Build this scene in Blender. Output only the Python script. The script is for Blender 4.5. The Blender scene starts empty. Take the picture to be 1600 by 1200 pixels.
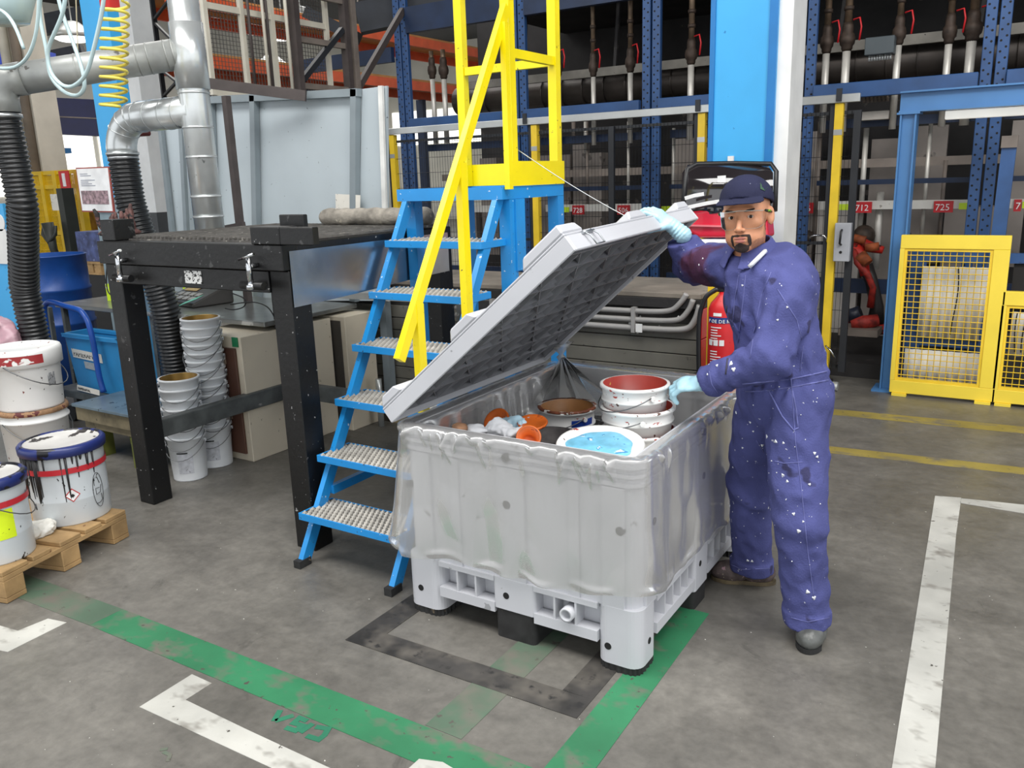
import bpy, bmesh, math, random
import numpy as np
from mathutils import Vector, Matrix
sc = bpy.context.scene
col = sc.collection
# ------------------------------------------------------------------ camera
CAM_H = 1.672; PITCH = .243; ROLL = -.033; YAW = .569; FPX = 1301.3
def _basis():
    cp, sp = math.cos(PITCH), math.sin(PITCH)
    f = np.array([0, cp, -sp]); r = np.array([1., 0, 0]); d = np.array([0, -sp, -cp])
    cr, sr = math.cos(ROLL), math.sin(ROLL)
    r2 = r*cr - d*sr; d2 = r*sr + d*cr
    c, s = math.cos(YAW), math.sin(YAW)
    Rz = np.array([[c, -s, 0], [s, c, 0], [0, 0, 1]])
    return Rz@r2, Rz@d2, Rz@f
RT, DN, FW = _basis()
CPOS = np.array([0, 0, CAM_H])
cd = bpy.data.cameras.new('camera'); cam = bpy.data.objects.new('camera', cd); col.objects.link(cam)
cam.matrix_world = Matrix(((RT[0], -DN[0], -FW[0], 0), (RT[1], -DN[1], -FW[1], 0), (RT[2], -DN[2], -FW[2], CAM_H), (0, 0, 0, 1)))
cd.sensor_width = 36; cd.lens = FPX/1600*36; cd.clip_start = .05; cd.clip_end = 200
sc.camera = cam
# ------------------------------------------------------------------ light and exposure
w = bpy.data.worlds.new('world'); sc.world = w; w.use_nodes = True
w.node_tree.nodes['Background'].inputs[0].default_value = (.94, .97, 1.0, 1)
w.node_tree.nodes['Background'].inputs[1].default_value = 1.45
def area(name, loc, target, sx, sy, power, colr=(1, 1, 1)):
    l = bpy.data.lights.new(name, 'AREA'); l.shape = 'RECTANGLE'; l.size = sx; l.size_y = sy; l.energy = power; l.color = colr
    o = bpy.data.objects.new(name, l); col.objects.link(o); o.location = loc
    o.rotation_euler = (Vector(target)-Vector(loc)).to_track_quat('-Z', 'Y').to_euler(); return o
area('rooflight', (-2.5, 0.2, 6.6), (-2.5, 1.2, 0), 9, 2.6, 640, (1, .99, .97))
area('rooflight', (3.0, 1.5, 6.6), (2.2, 2.5, 0), 2.6, 6, 400, (1, .99, .97))
area('rooflight', (-10, 8.0, 6.6), (-10, 8, 0), 7, 5, 420, (1, .98, .95))
area('rooflight', (-15, 17, 6.6), (-15, 17, 0), 8, 8, 750, (1, .98, .95))
sc.view_settings.view_transform = 'Standard'; sc.view_settings.look = 'None'
sc.view_settings.exposure = 0.0; sc.view_settings.gamma = 1; sc.view_settings.use_curve_mapping = False
# ------------------------------------------------------------------ measuring: a pixel of the 1600x1200 photograph met with a real plane
def _ray(u, v): return RT*((u-800)/FPX) + DN*((v-600)/FPX) + FW
def atz(u, v, z=0.): d = _ray(u, v); return CPOS + d*((z-CAM_H)/d[2])
def atx(u, v, x): d = _ray(u, v); return CPOS + d*(x/d[0])
def aty(u, v, y): d = _ray(u, v); return CPOS + d*(y/d[1])
def atd(u, v, t): return CPOS + _ray(u, v)*t
# ------------------------------------------------------------------ materials
MATS = {}
def lin(c): return tuple(((x/255+.055)/1.055)**2.4 if x > 10 else x/255/12.92 for x in c)
def M(name, c, rough=.5, metal=0., var=.12, vs=6., spots=None, spots2=None, bump=0., bs=40., coat=0., streak=None, trans=0., emit=0., spec=.5):
    """plain worn surface: colour c (sRGB 0-255) with soft variation, spots (colour, share, scale), optional bump"""
    if name in MATS: return MATS[name]
    m = bpy.data.materials.new(name); MATS[name] = m; m.use_nodes = True
    nt = m.node_tree; N = nt.nodes; L = nt.links; b = N['Principled BSDF']
    tc = N.new('ShaderNodeTexCoord')
    base = lin(c)
    rgb = N.new('ShaderNodeMix'); rgb.data_type = 'RGBA'
    no = N.new('ShaderNodeTexNoise'); no.inputs['Scale'].default_value = vs; no.inputs['Detail'].default_value = 6
    L.new(tc.outputs['Object'], no.inputs['Vector'])
    rp = N.new('ShaderNodeMapRange'); rp.inputs[1].default_value = .32; rp.inputs[2].default_value = .68
    L.new(no.outputs['Fac'], rp.inputs[0]); L.new(rp.outputs[0], rgb.inputs[0])
    rgb.inputs[6].default_value = tuple(x*(1-var*1.6) for x in base)+(1,)
    rgb.inputs[7].default_value = tuple(min(1, x*(1+var)) for x in base)+(1,)
    out = rgb.outputs[2]
    for k, sp in enumerate((spots, spots2)):
        if not sp: continue
        n2 = N.new('ShaderNodeTexNoise'); n2.inputs['Scale'].default_value = sp[2]; n2.inputs['Detail'].default_value = 3; n2.inputs['Roughness'].default_value = .6
        if len(sp) > 3:
            mp = N.new('ShaderNodeMapping'); mp.inputs['Scale'].default_value = sp[3]; mp.inputs['Location'].default_value = (3.1*k+.7, 1.3, .4)
            L.new(tc.outputs['Object'], mp.inputs[0]); L.new(mp.outputs[0], n2.inputs['Vector'])
        else: L.new(tc.outputs['Object'], n2.inputs['Vector'])
        th = .5+ (.5-sp[1])*.42
        r2 = N.new('ShaderNodeMapRange'); sf = sp[4] if len(sp) > 4 else .015; r2.inputs[1].default_value = th-sf/2; r2.inputs[2].default_value = th+sf
        L.new(n2.outputs['Fac'], r2.inputs[0])
        mx = N.new('ShaderNodeMix'); mx.data_type = 'RGBA'; L.new(r2.outputs[0], mx.inputs[0]); L.new(out, mx.inputs[6]); mx.inputs[7].default_value = lin(sp[0])+(1,)
        out = mx.outputs[2]
    L.new(out, b.inputs['Base Color'])
    b.inputs['Roughness'].default_value = rough; b.inputs['Metallic'].default_value = metal
    b.inputs['Specular IOR Level'].default_value = spec
    if coat: b.inputs['Coat Weight'].default_value = coat
    if trans: b.inputs['Transmission Weight'].default_value = trans
    if emit: b.inputs['Emission Color'].default_value = base+(1,); b.inputs['Emission Strength'].default_value = emit
    if bump:
        n3 = N.new('ShaderNodeTexNoise'); n3.inputs['Scale'].default_value = bs; n3.inputs['Detail'].default_value = 4
        L.new(tc.outputs['Object'], n3.inputs['Vector'])
        bp = N.new('ShaderNodeBump'); bp.inputs['Strength'].default_value = bump; bp.inputs['Distance'].default_value = .01
        L.new(n3.outputs['Fac'], bp.inputs['Height']); L.new(bp.outputs[0], b.inputs['Normal'])
    return m
# ------------------------------------------------------------------ mesh building
UP = np.array([0, 0, 1.])
def frame(a, b): d = np.array(b, float)-np.array(a, float); return d/np.linalg.norm(d)
def v3(p): return np.array([float(p[0]), float(p[1]), float(p[2])])
class MB:
    def __init__(s): s.v = []; s.f = []; s.sm = []
    def add(s, vs, fs, smooth=False):
        o = len(s.v); s.v.extend([tuple(map(float, x)) for x in vs]); s.f.extend([tuple(i+o for i in f) for f in fs]); s.sm.extend([smooth]*len(fs)); return s
    def box(s, a, b, rz=0.):
        x0, x1 = sorted((a[0], b[0])); y0, y1 = sorted((a[1], b[1])); z0, z1 = sorted((a[2], b[2]))
        p = [(x0, y0, z0), (x1, y0, z0), (x1, y1, z0), (x0, y1, z0), (x0, y0, z1), (x1, y0, z1), (x1, y1, z1), (x0, y1, z1)]
        if rz:
            cx, cy = (x0+x1)/2, (y0+y1)/2; c, q = math.cos(rz), math.sin(rz)
            p = [(cx+(x-cx)*c-(y-cy)*q, cy+(x-cx)*q+(y-cy)*c, z) for x, y, z in p]
        return s.add(p, [(0, 3, 2, 1), (4, 5, 6, 7), (0, 1, 5, 4), (1, 2, 6, 5), (2, 3, 7, 6), (3, 0, 4, 7)])
    def beam(s, p, q, w, h, up=(0, 0, 1), ext=0.):
        """rectangular bar from p to q; w across, h along up"""
        p, q = v3(p), v3(q); d = q-p; d /= np.linalg.norm(d); p = p-d*ext; q = q+d*ext
        up = v3(up); sd = np.cross(d, up)
        if np.linalg.norm(sd) < 1e-6: sd = np.cross(d, (0, 1, 0))
        sd /= np.linalg.norm(sd); u = np.cross(sd, d)
        vs = []
        for e in (p, q):
            for a, b in ((-1, -1), (1, -1), (1, 1), (-1, 1)): vs.append(e+sd*a*w/2+u*b*h/2)
        return s.add(vs, [(0, 1, 2, 3), (7, 6, 5, 4), (0, 4, 5, 1), (1, 5, 6, 2), (2, 6, 7, 3), (3, 7, 4, 0)])
    def tube(s, pts, r, n=10, closed=False, caps=True):
        """round tube through pts; r a number or one per point"""
        P = [v3(p) for p in pts]; k = len(P); R = r if hasattr(r, '__len__') else [r]*k
        T = []
        for i in range(k):
            a = P[(i-1) % k] if (i or closed) else P[0]; b = P[(i+1) % k] if (i < k-1 or closed) else P[-1]
            t = b-a; T.append(t/(np.linalg.norm(t)+1e-12))
        ref = np.array([0, 0, 1.]) if abs(T[0][2]) < .9 else np.array([1., 0, 0])
        nrm = np.cross(T[0], ref); nrm /= np.linalg.norm(nrm)
        vs = []
        for i in range(k):
            nrm = nrm - T[i]*(nrm@T[i]); nrm /= np.linalg.norm(nrm)+1e-12; bn = np.cross(T[i], nrm)
            for j in range(n):
                a = 2*math.pi*j/n; vs.append(P[i]+(nrm*math.cos(a)+bn*math.sin(a))*R[i])
        fs = []
        for i in range(k if closed else k-1):
            for j in range(n):
                a = i*n+j; b = i*n+(j+1) % n; c2 = ((i+1) % k)*n+(j+1) % n; d = ((i+1) % k)*n+j; fs.append((a, b, c2, d))
        s.add(vs, fs, True)
        if caps and not closed:
            o = len(s.v)-k*n; s.f.append(tuple(o+j for j in range(n))[::-1]); s.sm.append(False)
            s.f.append(tuple(o+(k-1)*n+j for j in range(n))); s.sm.append(False)
        return s
    def cyl(s, p, q, r, n=16, r2=None, caps=True): return s.tube([p, q], [r, r if r2 is None else r2], n, caps=caps)
    def lathe(s, prof, c=(0, 0, 0), n=32, axis=None, jit=None, cap=True):
        """profile of (radius, height) turned about z at c (or about axis)"""
        c = v3(c)
        if axis is None: X, Y, Z = np.eye(3)
        else:
            Z = v3(axis); Z /= np.linalg.norm(Z); X = np.cross(Z, (0, 0, 1.)) if abs(Z[2]) < .95 else np.cross(Z, (0, 1., 0)); X /= np.linalg.norm(X); Y = np.cross(Z, X)
        vs = []; fs = []
        for i, (r, h) in enumerate(prof):
            for j in range(n):
                a = 2*math.pi*j/n; rr = r*(1+(jit(a, h) if jit else 0)); vs.append(c+X*rr*math.cos(a)+Y*rr*math.sin(a)+Z*h)
        for i in range(len(prof)-1):
            for j in range(n): fs.append((i*n+j, i*n+(j+1) % n, (i+1)*n+(j+1) % n, (i+1)*n+j))
        s.add(vs, fs, True)
        o = len(s.v)-len(prof)*n
        if cap and prof[0][0] > 1e-4: s.f.append(tuple(o+j for j in range(n))[::-1]); s.sm.append(False)
        if cap and prof[-1][0] > 1e-4: s.f.append(tuple(o+(len(prof)-1)*n+j for j in range(n))); s.sm.append(False)
        return s
    def prism(s, poly, off):
        """closed outline poly (3-D points) pushed by off"""
        P = [v3(p) for p in poly]; o = v3(off); n = len(P)
        return s.add(P+[p+o for p in P], [tuple(range(n))[::-1], tuple(range(n, 2*n))]+[(i, (i+1) % n, n+(i+1) % n, n+i) for i in range(n)])
    def quad(s, *p): return s.add(p, [tuple(range(len(p)))])
    def ribbon(s, pts, wd, nrm=(0, 0, 1), th=.001):
        """flat painted stroke along pts"""
        P = [v3(p) for p in pts]; nr = v3(nrm)
        k = len(P)                                   # mitred, so that no two pieces overlap
        D = [(P[i+1]-P[i])/np.linalg.norm(P[i+1]-P[i]) for i in range(k-1)]; L_ = []; R_ = []
        for i in range(k):
            d0, d1 = D[max(i-1, 0)], D[min(i, k-2)]; t = d0+d1; t /= np.linalg.norm(t)+1e-9; sd = np.cross(nr, t)*wd/2/max(.5, abs(float(t@d0)))
            L_.append(P[i]-sd); R_.append(P[i]+sd)
        for i in range(k-1): s.prism([L_[i], L_[i+1], R_[i+1], R_[i]], nr*(th+.00015*(i % 2)))
        return s
def link(name, me, mat, parent=None):
    o = bpy.data.objects.new(name, me); col.objects.link(o)
    if mat and not me.materials: me.materials.append(mat)
    if parent is not None: o.parent = parent
    return o
def wloc(o):
    p = np.zeros(3)
    while o is not None: p += np.array(o.location); o = o.parent
    return p
def build(name, mb, mat, parent=None, bevel=0., seg=1, label=None, world=True, smooth=None, **pr):
    """mesh given in hall coordinates becomes one object (its origin moves with its parent)"""
    me = bpy.data.meshes.new(name)
    off = wloc(parent) if (parent is not None and world) else np.zeros(3)
    V = np.array(mb.v) if len(mb.v) else np.zeros((0, 3))
    V = V-off
    org = np.zeros(3)
    if parent is None and world and len(V):
        org = np.array([(V[:, 0].min()+V[:, 0].max())/2, (V[:, 1].min()+V[:, 1].max())/2, V[:, 2].min()]); V = V-org
    me.from_pydata(V.tolist(), [], mb.f)
    me.polygons.foreach_set('use_smooth', mb.sm if smooth is None else [smooth]*len(mb.f))
    me.update()
    o = link(name, me, mat, parent); o.location = org
    if bevel:
        bm = bmesh.new(); bm.from_mesh(me); bmesh.ops.remove_doubles(bm, verts=bm.verts, dist=1e-6)
        ed = [e for e in bm.edges if len(e.link_faces) == 2 and e.calc_face_angle(0) > .6]
        bmesh.ops.bevel(bm, geom=ed, offset=bevel, segments=seg, affect='EDGES', profile=.5, clamp_overlap=True)
        bm.to_mesh(me); bm.free()
    if label: o['label'] = label
    for k, val in pr.items(): o[k] = val
    return o
def tag(o, label, cat, group=None):
    o['label'] = label; o['category'] = cat
    if group: o['group'] = group
    return o
def thing(name, label, cat, loc=(0, 0, 0), rz=0., group=None):
    o = bpy.data.objects.new(name, None); col.objects.link(o); o.location = loc; o.rotation_euler = (0, 0, rz); o.empty_display_size = .1
    return tag(o, label, cat, group)
def struct(name, mb, mat, parent=None, **k):
    o = build(name, mb, mat, parent, **k)
    if parent is None: o['kind'] = 'structure'
    return o
def kids(o): return [c for c in bpy.data.objects if c.parent == o]
def dup(root, loc, rz=0., label=None, group=None, sc_=None):
    def cp(o, par):
        c = o.copy(); col.objects.link(c)
        if par is not None: c.parent = par
        for ch in CH.get(o.name, []): cp(ch, c)
        return c
    CH = {}
    for ob in bpy.data.objects:
        if ob.parent is not None: CH.setdefault(ob.parent.name, []).append(ob)
    r = cp(root, None); r.location = loc; r.rotation_euler = (0, 0, rz)
    if sc_: r.scale = (sc_,)*3
    if label: r['label'] = label
    if group: r['group'] = group
    return r
# ------------------------------------------------------------------ implicit surfaces (bodies, cloth, gloves)
def fbm(P, s, seed=0):
    """cheap smooth pseudo noise in -1..1 from rotated sines"""
    r = np.random.RandomState(seed); out = np.zeros(P.shape[:-1]); amp = 1.; tot = 0
    for o in range(3):
        for _ in range(3):
            k = r.normal(size=3); k /= np.linalg.norm(k); ph = r.uniform(0, 6.28)
            out += amp*np.sin((P@k)*s*(2**o)*6.28+ph+1.3*np.sin((P@np.roll(k, 1))*s*(2**o)*4+ph)); tot += amp
        amp *= .5
    return out/tot
def sd_cone(P, a, b, ra, rb):
    a, b = v3(a), v3(b); ab = b-a; t = np.clip(((P-a)@ab)/(ab@ab), 0, 1); return np.linalg.norm(P-a-t[..., None]*ab, axis=-1)-(ra+(rb-ra)*t)
def sd_ell(P, c, r, rot=None):
    q = P-v3(c)
    if rot is not None: q = q@np.array(rot)      # columns of rot = local axes
    r = np.array(r, float); k0 = np.linalg.norm(q/r, axis=-1); k1 = np.linalg.norm(q/(r*r), axis=-1)+1e-9
    return k0*(k0-1)/k1
def smin(a, b, k):
    h = np.clip(.5+.5*(b-a)/k, 0, 1); return b+(a-b)*h-k*h*(1-h)
def nets(fn, lo, hi, h):
    """surface nets of fn(P) < 0 on a grid of step h: vertices and quads"""
    lo, hi = np.array(lo, float), np.array(hi, float); n = np.ceil((hi-lo)/h).astype(int)+1
    ax = [lo[i]+h*np.arange(n[i]) for i in range(3)]
    P = np.stack(np.meshgrid(*ax, indexing='ij'), -1)
    F = np.empty(n)
    for i in range(0, n[0], 24): F[i:i+24] = fn(P[i:i+24])
    S = F < 0
    cnt = np.zeros(n-1); acc = np.zeros(tuple(n-1)+(3,))
    corners = [(i, j, k) for i in (0, 1) for j in (0, 1) for k in (0, 1)]
    def sub(A, c): return A[c[0]:c[0]+n[0]-1, c[1]:c[1]+n[1]-1, c[2]:c[2]+n[2]-1]
    for a in corners:
        for d in range(3):
            if a[d]: continue
            b = list(a); b[d] = 1
            fa, fb = sub(F, a), sub(F, b); x = (fa < 0) != (fb < 0)
            t = np.where(x, fa/np.where(x, fa-fb, 1), 0)
            cnt += x
            for e in range(3): acc[..., e] += np.where(x, a[e]+(t if e == d else 0), 0)
    act = cnt > 0; idx = -np.ones(n-1, int); idx[act] = np.arange(act.sum())
    ci = np.argwhere(act); V = lo+h*(ci+acc[act]/cnt[act][:, None])
    faces = []
    for d in range(3):
        e, g = (d+1) % 3, (d+2) % 3
        A = S; sl = [slice(None)]*3; sl[d] = slice(0, -1); s2 = [slice(None)]*3; s2[d] = slice(1, None)
        x = A[tuple(sl)] != A[tuple(s2)]
        q = np.argwhere(x); q = q[(q[:, e] > 0) & (q[:, g] > 0) & (q[:, e] < n[e]-1) & (q[:, g] < n[g]-1)]
        de = np.zeros(3, int); de[e] = 1; dg = np.zeros(3, int); dg[g] = 1
        i0 = idx[tuple((q).T)]; i1 = idx[tuple((q-de).T)]; i2 = idx[tuple((q-de-dg).T)]; i3 = idx[tuple((q-dg).T)]
        ins = A[tuple(q.T)]
        Q = np.stack([i0, i1, i2, i3], 1); Q[~ins] = Q[~ins][:, ::-1]; faces.append(Q)
    return V, np.concatenate(faces)
def snet(name, fn, lo, hi, h, mat, parent=None, relax=1, extra=None, **k):
    V, Fc = nets(fn, lo, hi, h)
    for _ in range(relax):
        A = np.zeros_like(V); C = np.zeros(len(V))
        for a, b in ((0, 1), (1, 2), (2, 3), (3, 0)):
            np.add.at(A, Fc[:, a], V[Fc[:, b]]); np.add.at(C, Fc[:, a], 1); np.add.at(A, Fc[:, b], V[Fc[:, a]]); np.add.at(C, Fc[:, b], 1)
        V = .5*V+.5*A/np.maximum(C, 1)[:, None]
    mb = MB(); mb.v = V.tolist(); mb.f = [tuple(q) for q in Fc.tolist()]; mb.sm = [True]*len(mb.f)
    if extra: mb.add(*extra, smooth=True)
    return build(name, mb, mat, parent, **k)
# ================================================================== setting
concrete = M('worn_concrete', (110, 107, 101), .55, var=.10, vs=1.1, bump=.1, bs=30)
def _floor_mat():
    """brown-grey power-floated concrete: broad grime, streaks along the aisle, fine mottling, a few pale specks"""
    nt = concrete.node_tree; N = nt.nodes; L = nt.links; b = N['Principled BSDF']; tc = N['Texture Coordinate']
    cur = b.inputs['Base Color'].links[0].from_socket
    def layer(cur, scale, lo, hi, v0, v1, mp=None, detail=8, rough=.65, dist=0.):
        n = N.new('ShaderNodeTexNoise'); n.inputs['Scale'].default_value = scale; n.inputs['Detail'].default_value = detail; n.inputs['Roughness'].default_value = rough; n.inputs['Distortion'].default_value = dist
        if mp: q = N.new('ShaderNodeMapping'); q.inputs['Scale'].default_value = mp; q.inputs['Rotation'].default_value = (0, 0, .5); L.new(tc.outputs['Object'], q.inputs[0]); L.new(q.outputs[0], n.inputs['Vector'])
        else: L.new(tc.outputs['Object'], n.inputs['Vector'])
        r = N.new('ShaderNodeMapRange'); r.inputs[1].default_value = lo; r.inputs[2].default_value = hi; r.inputs[3].default_value = v0; r.inputs[4].default_value = v1; L.new(n.outputs['Fac'], r.inputs[0])
        x = N.new('ShaderNodeVectorMath'); x.operation = 'SCALE'; L.new(cur, x.inputs[0]); L.new(r.outputs[0], x.inputs['Scale']); return x.outputs[0], n
    cur, _ = layer(cur, 26, .32, .68, .84, 1.14)
    cur, _ = layer(cur, 5, .3, .7, .82, 1.14, dist=.8)
    cur, _ = layer(cur, 1.6, .3, .7, .84, 1.12, (1, 4, 1))
    cur, n2 = layer(cur, .8, .36, .60, .74, 1.10, dist=1.0)
    cur, _ = layer(cur, 3.0, .27, .40, .55, 1.0, dist=1.5, rough=.75)
    v = N.new('ShaderNodeTexNoise'); v.inputs['Scale'].default_value = 60; v.inputs['Detail'].default_value = 1; L.new(tc.outputs['Object'], v.inputs['Vector'])
    r3 = N.new('ShaderNodeMapRange'); r3.inputs[1].default_value = .79; r3.inputs[2].default_value = .81; L.new(v.outputs['Fac'], r3.inputs[0])
    m3 = N.new('ShaderNodeMix'); m3.data_type = 'RGBA'; L.new(r3.outputs[0], m3.inputs[0]); L.new(cur, m3.inputs[6]); m3.inputs[7].default_value = lin((205, 203, 196))+(1,)
    L.new(m3.outputs[2], b.inputs['Base Color'])
    r4 = N.new('ShaderNodeMapRange'); r4.inputs[1].default_value = .35; r4.inputs[2].default_value = .65; r4.inputs[3].default_value = .30; r4.inputs[4].default_value = .56
    L.new(n2.outputs['Fac'], r4.inputs[0]); L.new(r4.outputs[0], b.inputs['Roughness'])
_floor_mat()
floor = struct('floor', MB().box((-26, -6, -.1), (8, 30, 0)), concrete)
def worn(name, c, amount):
    return M(name, c, .6, var=.16, vs=3, spots=((104, 99, 91), amount+.12, 6, (1, 1.5, 1), .12), spots2=((74, 70, 64), amount*.5, 28, (1, 1, 1), .03), bump=.06, bs=60)
P_green = worn('green_floor_paint', (46, 118, 80), .20)
P_faint = M('faded_green_paint', (82, 104, 86), .6, var=.15, vs=3, spots=((106, 101, 93), .45, 5, (1, 1, 1), .16), spots2=((80, 76, 70), .12, 20, (1, 1, 1), .04))
P_white = worn('white_floor_paint', (188, 187, 180), .12)
P_black = M('black_floor_tape', (56, 54, 52), .55, var=.3, vs=7, spots=((88, 84, 78), .40, 5, (1, 1, 1), .12), spots2=((34, 33, 33), .25, 16, (1, 1, 1), .06))
P_yell = worn('yellow_floor_paint', (150, 134, 66), .22)
P_dkgr = worn('dark_green_paint', (40, 112, 84), .05)
def mark(name, polys, mat, z=.0015, label=None):
    mb = MB()
    for p in polys: mb.prism([(q[0], q[1], .0002) for q in p], (0, 0, z))
    o = build(name, mb, mat, floor)
    if label: o['label'] = label
    return o
px = lambda *uv: [atz(u, v) for u, v in uv]
mark('painted_line', [[(-1.075, .5), (-.93, .5), (-.955, 2.86), (-1.075, 2.86)]], P_green, label='green painted line running under the crate')
mark('painted_line', [[(-3.05, 1.60), (-1.0745, 1.62), (-1.0745, 1.77), (-3.05, 1.745)]], P_green)
mark('painted_line', [[(-3.75, 1.575), (-3.0505, 1.60), (-3.0505, 1.745), (-3.75, 1.72)]], P_faint, label='worn away end of the green line')
mark('painted_line', [[(-1.50, 1.7705), (-1.36, 1.7705), (-1.36, 2.9), (-1.50, 2.9)]], P_faint, .0012)
mark('floor_tape', [[(-2.075, 2.02), (-1.965, 2.13), (-1.965, 2.42), (-2.075, 2.42)], [(-2.075, 2.02), (-1.10, 2.035), (-1.10, 2.145), (-1.965, 2.13)], [(-1.21, 2.145), (-1.10, 2.145), (-1.10, 2.42), (-1.21, 2.42)]], P_black, .0022, 'black tape corner marks')
mark('painted_line', [px((218, 1105), (300, 1054), (331, 1068), (290, 1094), (385, 1140), (523, 1204), (432, 1204))], P_white, label='white bay corner line')
mark('painted_line', [px((-3, 975), (0, 978), (28, 986), (75, 967), (104, 973), (12, 1019), (-3, 1016))], P_white)
mark('painted_line', [px((636, 1204), (655, 1187), (692, 1192), (712, 1204))], P_white, .003)
mark('painted_line', [px((1393, 1204), (1461, 775), (1502, 778), (1494, 835), (1461, 1204))], P_white)
mark('painted_line', [px((1502.5, 779), (1610, 790), (1610, 804), (1500, 786))], P_white)
mark('painted_line', [px((1180, 628), (1610, 668), (1610, 679), (1180, 636))], P_yell)
mark('painted_line', [px((1200, 687), (1610, 732), (1610, 743), (1200, 697))], P_yell)
lt = MB()
for pl in (((438, 1110), (428, 1127)), ((430, 1127), (459, 1118)), ((480, 1127), (468, 1122), (459, 1130), (473, 1134), (462, 1142), (446, 1137)), ((489, 1131), (469, 1145)), ((493, 1136), (513, 1139), (507, 1149), (498, 1156), (479, 1150))):
    lt.ribbon([p+np.array([0, 0, .0003]) for p in px(*pl)], .02, th=.0012)
build('painted_lettering', lt, P_dkgr, floor, label='green letters sprayed on the floor')
mk = MB(); 
for pl in (((255, 1175), (266, 1180), (262, 1190)), ((250, 1172), (262, 1170))): mk.ribbon([p+np.array([0, 0, .0003]) for p in px(*pl)], .012)
build('paint_mark', mk, P_faint, floor)
# black stains round the ladder
# ------------------------------------------------------------------ hall shell
ceil_m = M('dark_ceiling', (54, 54, 56), .8, var=.1)
struct('ceiling', MB().box((-26, -6, 7.2), (8, 30, 7.4)), ceil_m)
wallm = M('white_hall_wall', (225, 222, 212), .7, var=.05, vs=1.)
struct('wall_left', MB().box((-26.2, -6, 0), (-26, 30, 7.2)), wallm)
struct('wall_back', MB().box((-26, 30, 0), (8, 30.2, 7.2)), wallm)
# ================================================================== pallet crate with lid
BX0, BX1, BY0, BY1, BH = -2.011, -1.011, 2.325, 3.525, .776
g_plast = M('light_grey_plastic', (194, 195, 200), .42, var=.04, vs=3, spots=((150, 151, 154), .012, 14), spec=.4)
g_dark = M('shade_darkened_plastic', (130, 131, 135), .5, var=.1, vs=5)  # partly a darker plastic, partly shade put into the colour
rub = M('black_rubber', (38, 38, 38), .75, var=.25, vs=20, spots=((110, 98, 80), .05, 30))
holem = M('black_hole', (20, 20, 20), .8)
crate = thing('pallet_crate', 'large grey plastic pallet crate with its ribbed lid propped open', 'crate', ((BX0+BX1)/2, (BY0+BY1)/2, 0))
def rrect(x0, x1, y0, y1, r, n=6):
    out = []
    for cx, cy, a0 in ((x1-r, y0+r, -90), (x1-r, y1-r, 0), (x0+r, y1-r, 90), (x0+r, y0+r, 180)):
        for i in range(n+1):
            a = math.radians(a0+90*i/n); out.append((cx+r*math.cos(a), cy+r*math.sin(a)))
    return out
def shell(outer, inner, z0, z1, mb):
    n = len(outer); vs = [(x, y, z0) for x, y in outer]+[(x, y, z1) for x, y in outer]+[(x, y, z0) for x, y in inner]+[(x, y, z1) for x, y in inner]
    fs = []
    for i in range(n):
        j = (i+1) % n; fs += [(i, j, n+j, n+i), (2*n+j, 2*n+i, 3*n+i, 3*n+j), (n+i, n+j, 3*n+j, 3*n+i), (j, i, 2*n+i, 2*n+j)]
    mb.add(vs, fs, False)
b = MB()
shell(rrect(BX0+.012, BX1-.012, BY0+.012, BY1-.012, .055), rrect(BX0+.045, BX1-.045, BY0+.045, BY1-.045, .03), .24, BH-.002, b)
for z0, z1, e in ((BH-.03, BH, 0), (BH-.062, BH-.05, .003), (BH-.095, BH-.082, .005)):
    shell(rrect(BX0+e, BX1-e, BY0+e, BY1-e, .06), rrect(BX0+.05, BX1-.05, BY0+.05, BY1-.05, .03), z0, z1, b)
build('container_wall', b, g_plast, crate)
b = MB().box((BX0+.046, BY0+.046, .245), (BX1-.046, BY1-.046, .265)); build('container_base', b, g_plast, crate)
b = MB()    # corner and middle posts with recessed wall panels between
mx, my = (BX0+BX1)/2, (BY0+BY1)/2
for a0, a1 in ((BX0+.06, BX0+.14), (mx-.055, mx+.055), (BX1-.14, BX1-.06)): b.box((a0, BY0+.001, .24), (a1, BY0+.02, BH-.1)); b.box((a0, BY1-.02, .24), (a1, BY1-.001, BH-.1))
for a0, a1 in ((BY0+.06, BY0+.14), (my-.06, my+.06), (BY1-.14, BY1-.06)): b.box((BX1-.02, a0, .24), (BX1-.001, a1, BH-.1)); b.box((BX0+.001, a0, .24), (BX0+.02, a1, BH-.1))
for x in (BX0+.25, BX1-.25): b.box((x-.02, BY0+.006, .24), (x+.02, BY0+.02, BH-.1))
build('wall_rib', b, g_plast, crate, kind='stuff')
b = MB()    # lower frame: rails and the dividers of the open pockets
def skirt(mb, a0, a1, face):
    """open pockets between two rails along a0..a1 of one face"""
    def bx(p0, p1, z0, z1, d0, d1):
        if face == 'f': mb.box((p0, BY0+d0, z0), (p1, BY0+d1, z1))
        elif face == 'b': mb.box((p0, BY1-d1, z0), (p1, BY1-d0, z1))
        elif face == 'r': mb.box((BX1-d1, p0, z0), (BX1-d0, p1, z1))
        else: mb.box((BX0+d0, p0, z0), (BX0+d1, p1, z1))
    bx(a0, a1, .225, .245, 0, .05); bx(a0, a1, .098, .138, 0, .05); bx(a0, a1, .098, .245, .062, .067)
    n = max(2, round((a1-a0)/.082))
    for i in range(1, n): p = a0+(a1-a0)*i/n; bx(p-.004, p+.004, .138, .225, .002, .062)
for a0, a1 in ((BX0+.16, mx-.085), (mx+.085, BX1-.16)): skirt(b, a0, a1, 'f'); skirt(b, a0, a1, 'b')
for a0, a1 in ((BY0+.15, my-.075), (my+.075, BY1-.15)): skirt(b, a0, a1, 'r'); skirt(b, a0, a1, 'l')
build('lower_frame', b, g_plast, crate, kind='stuff')
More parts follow.
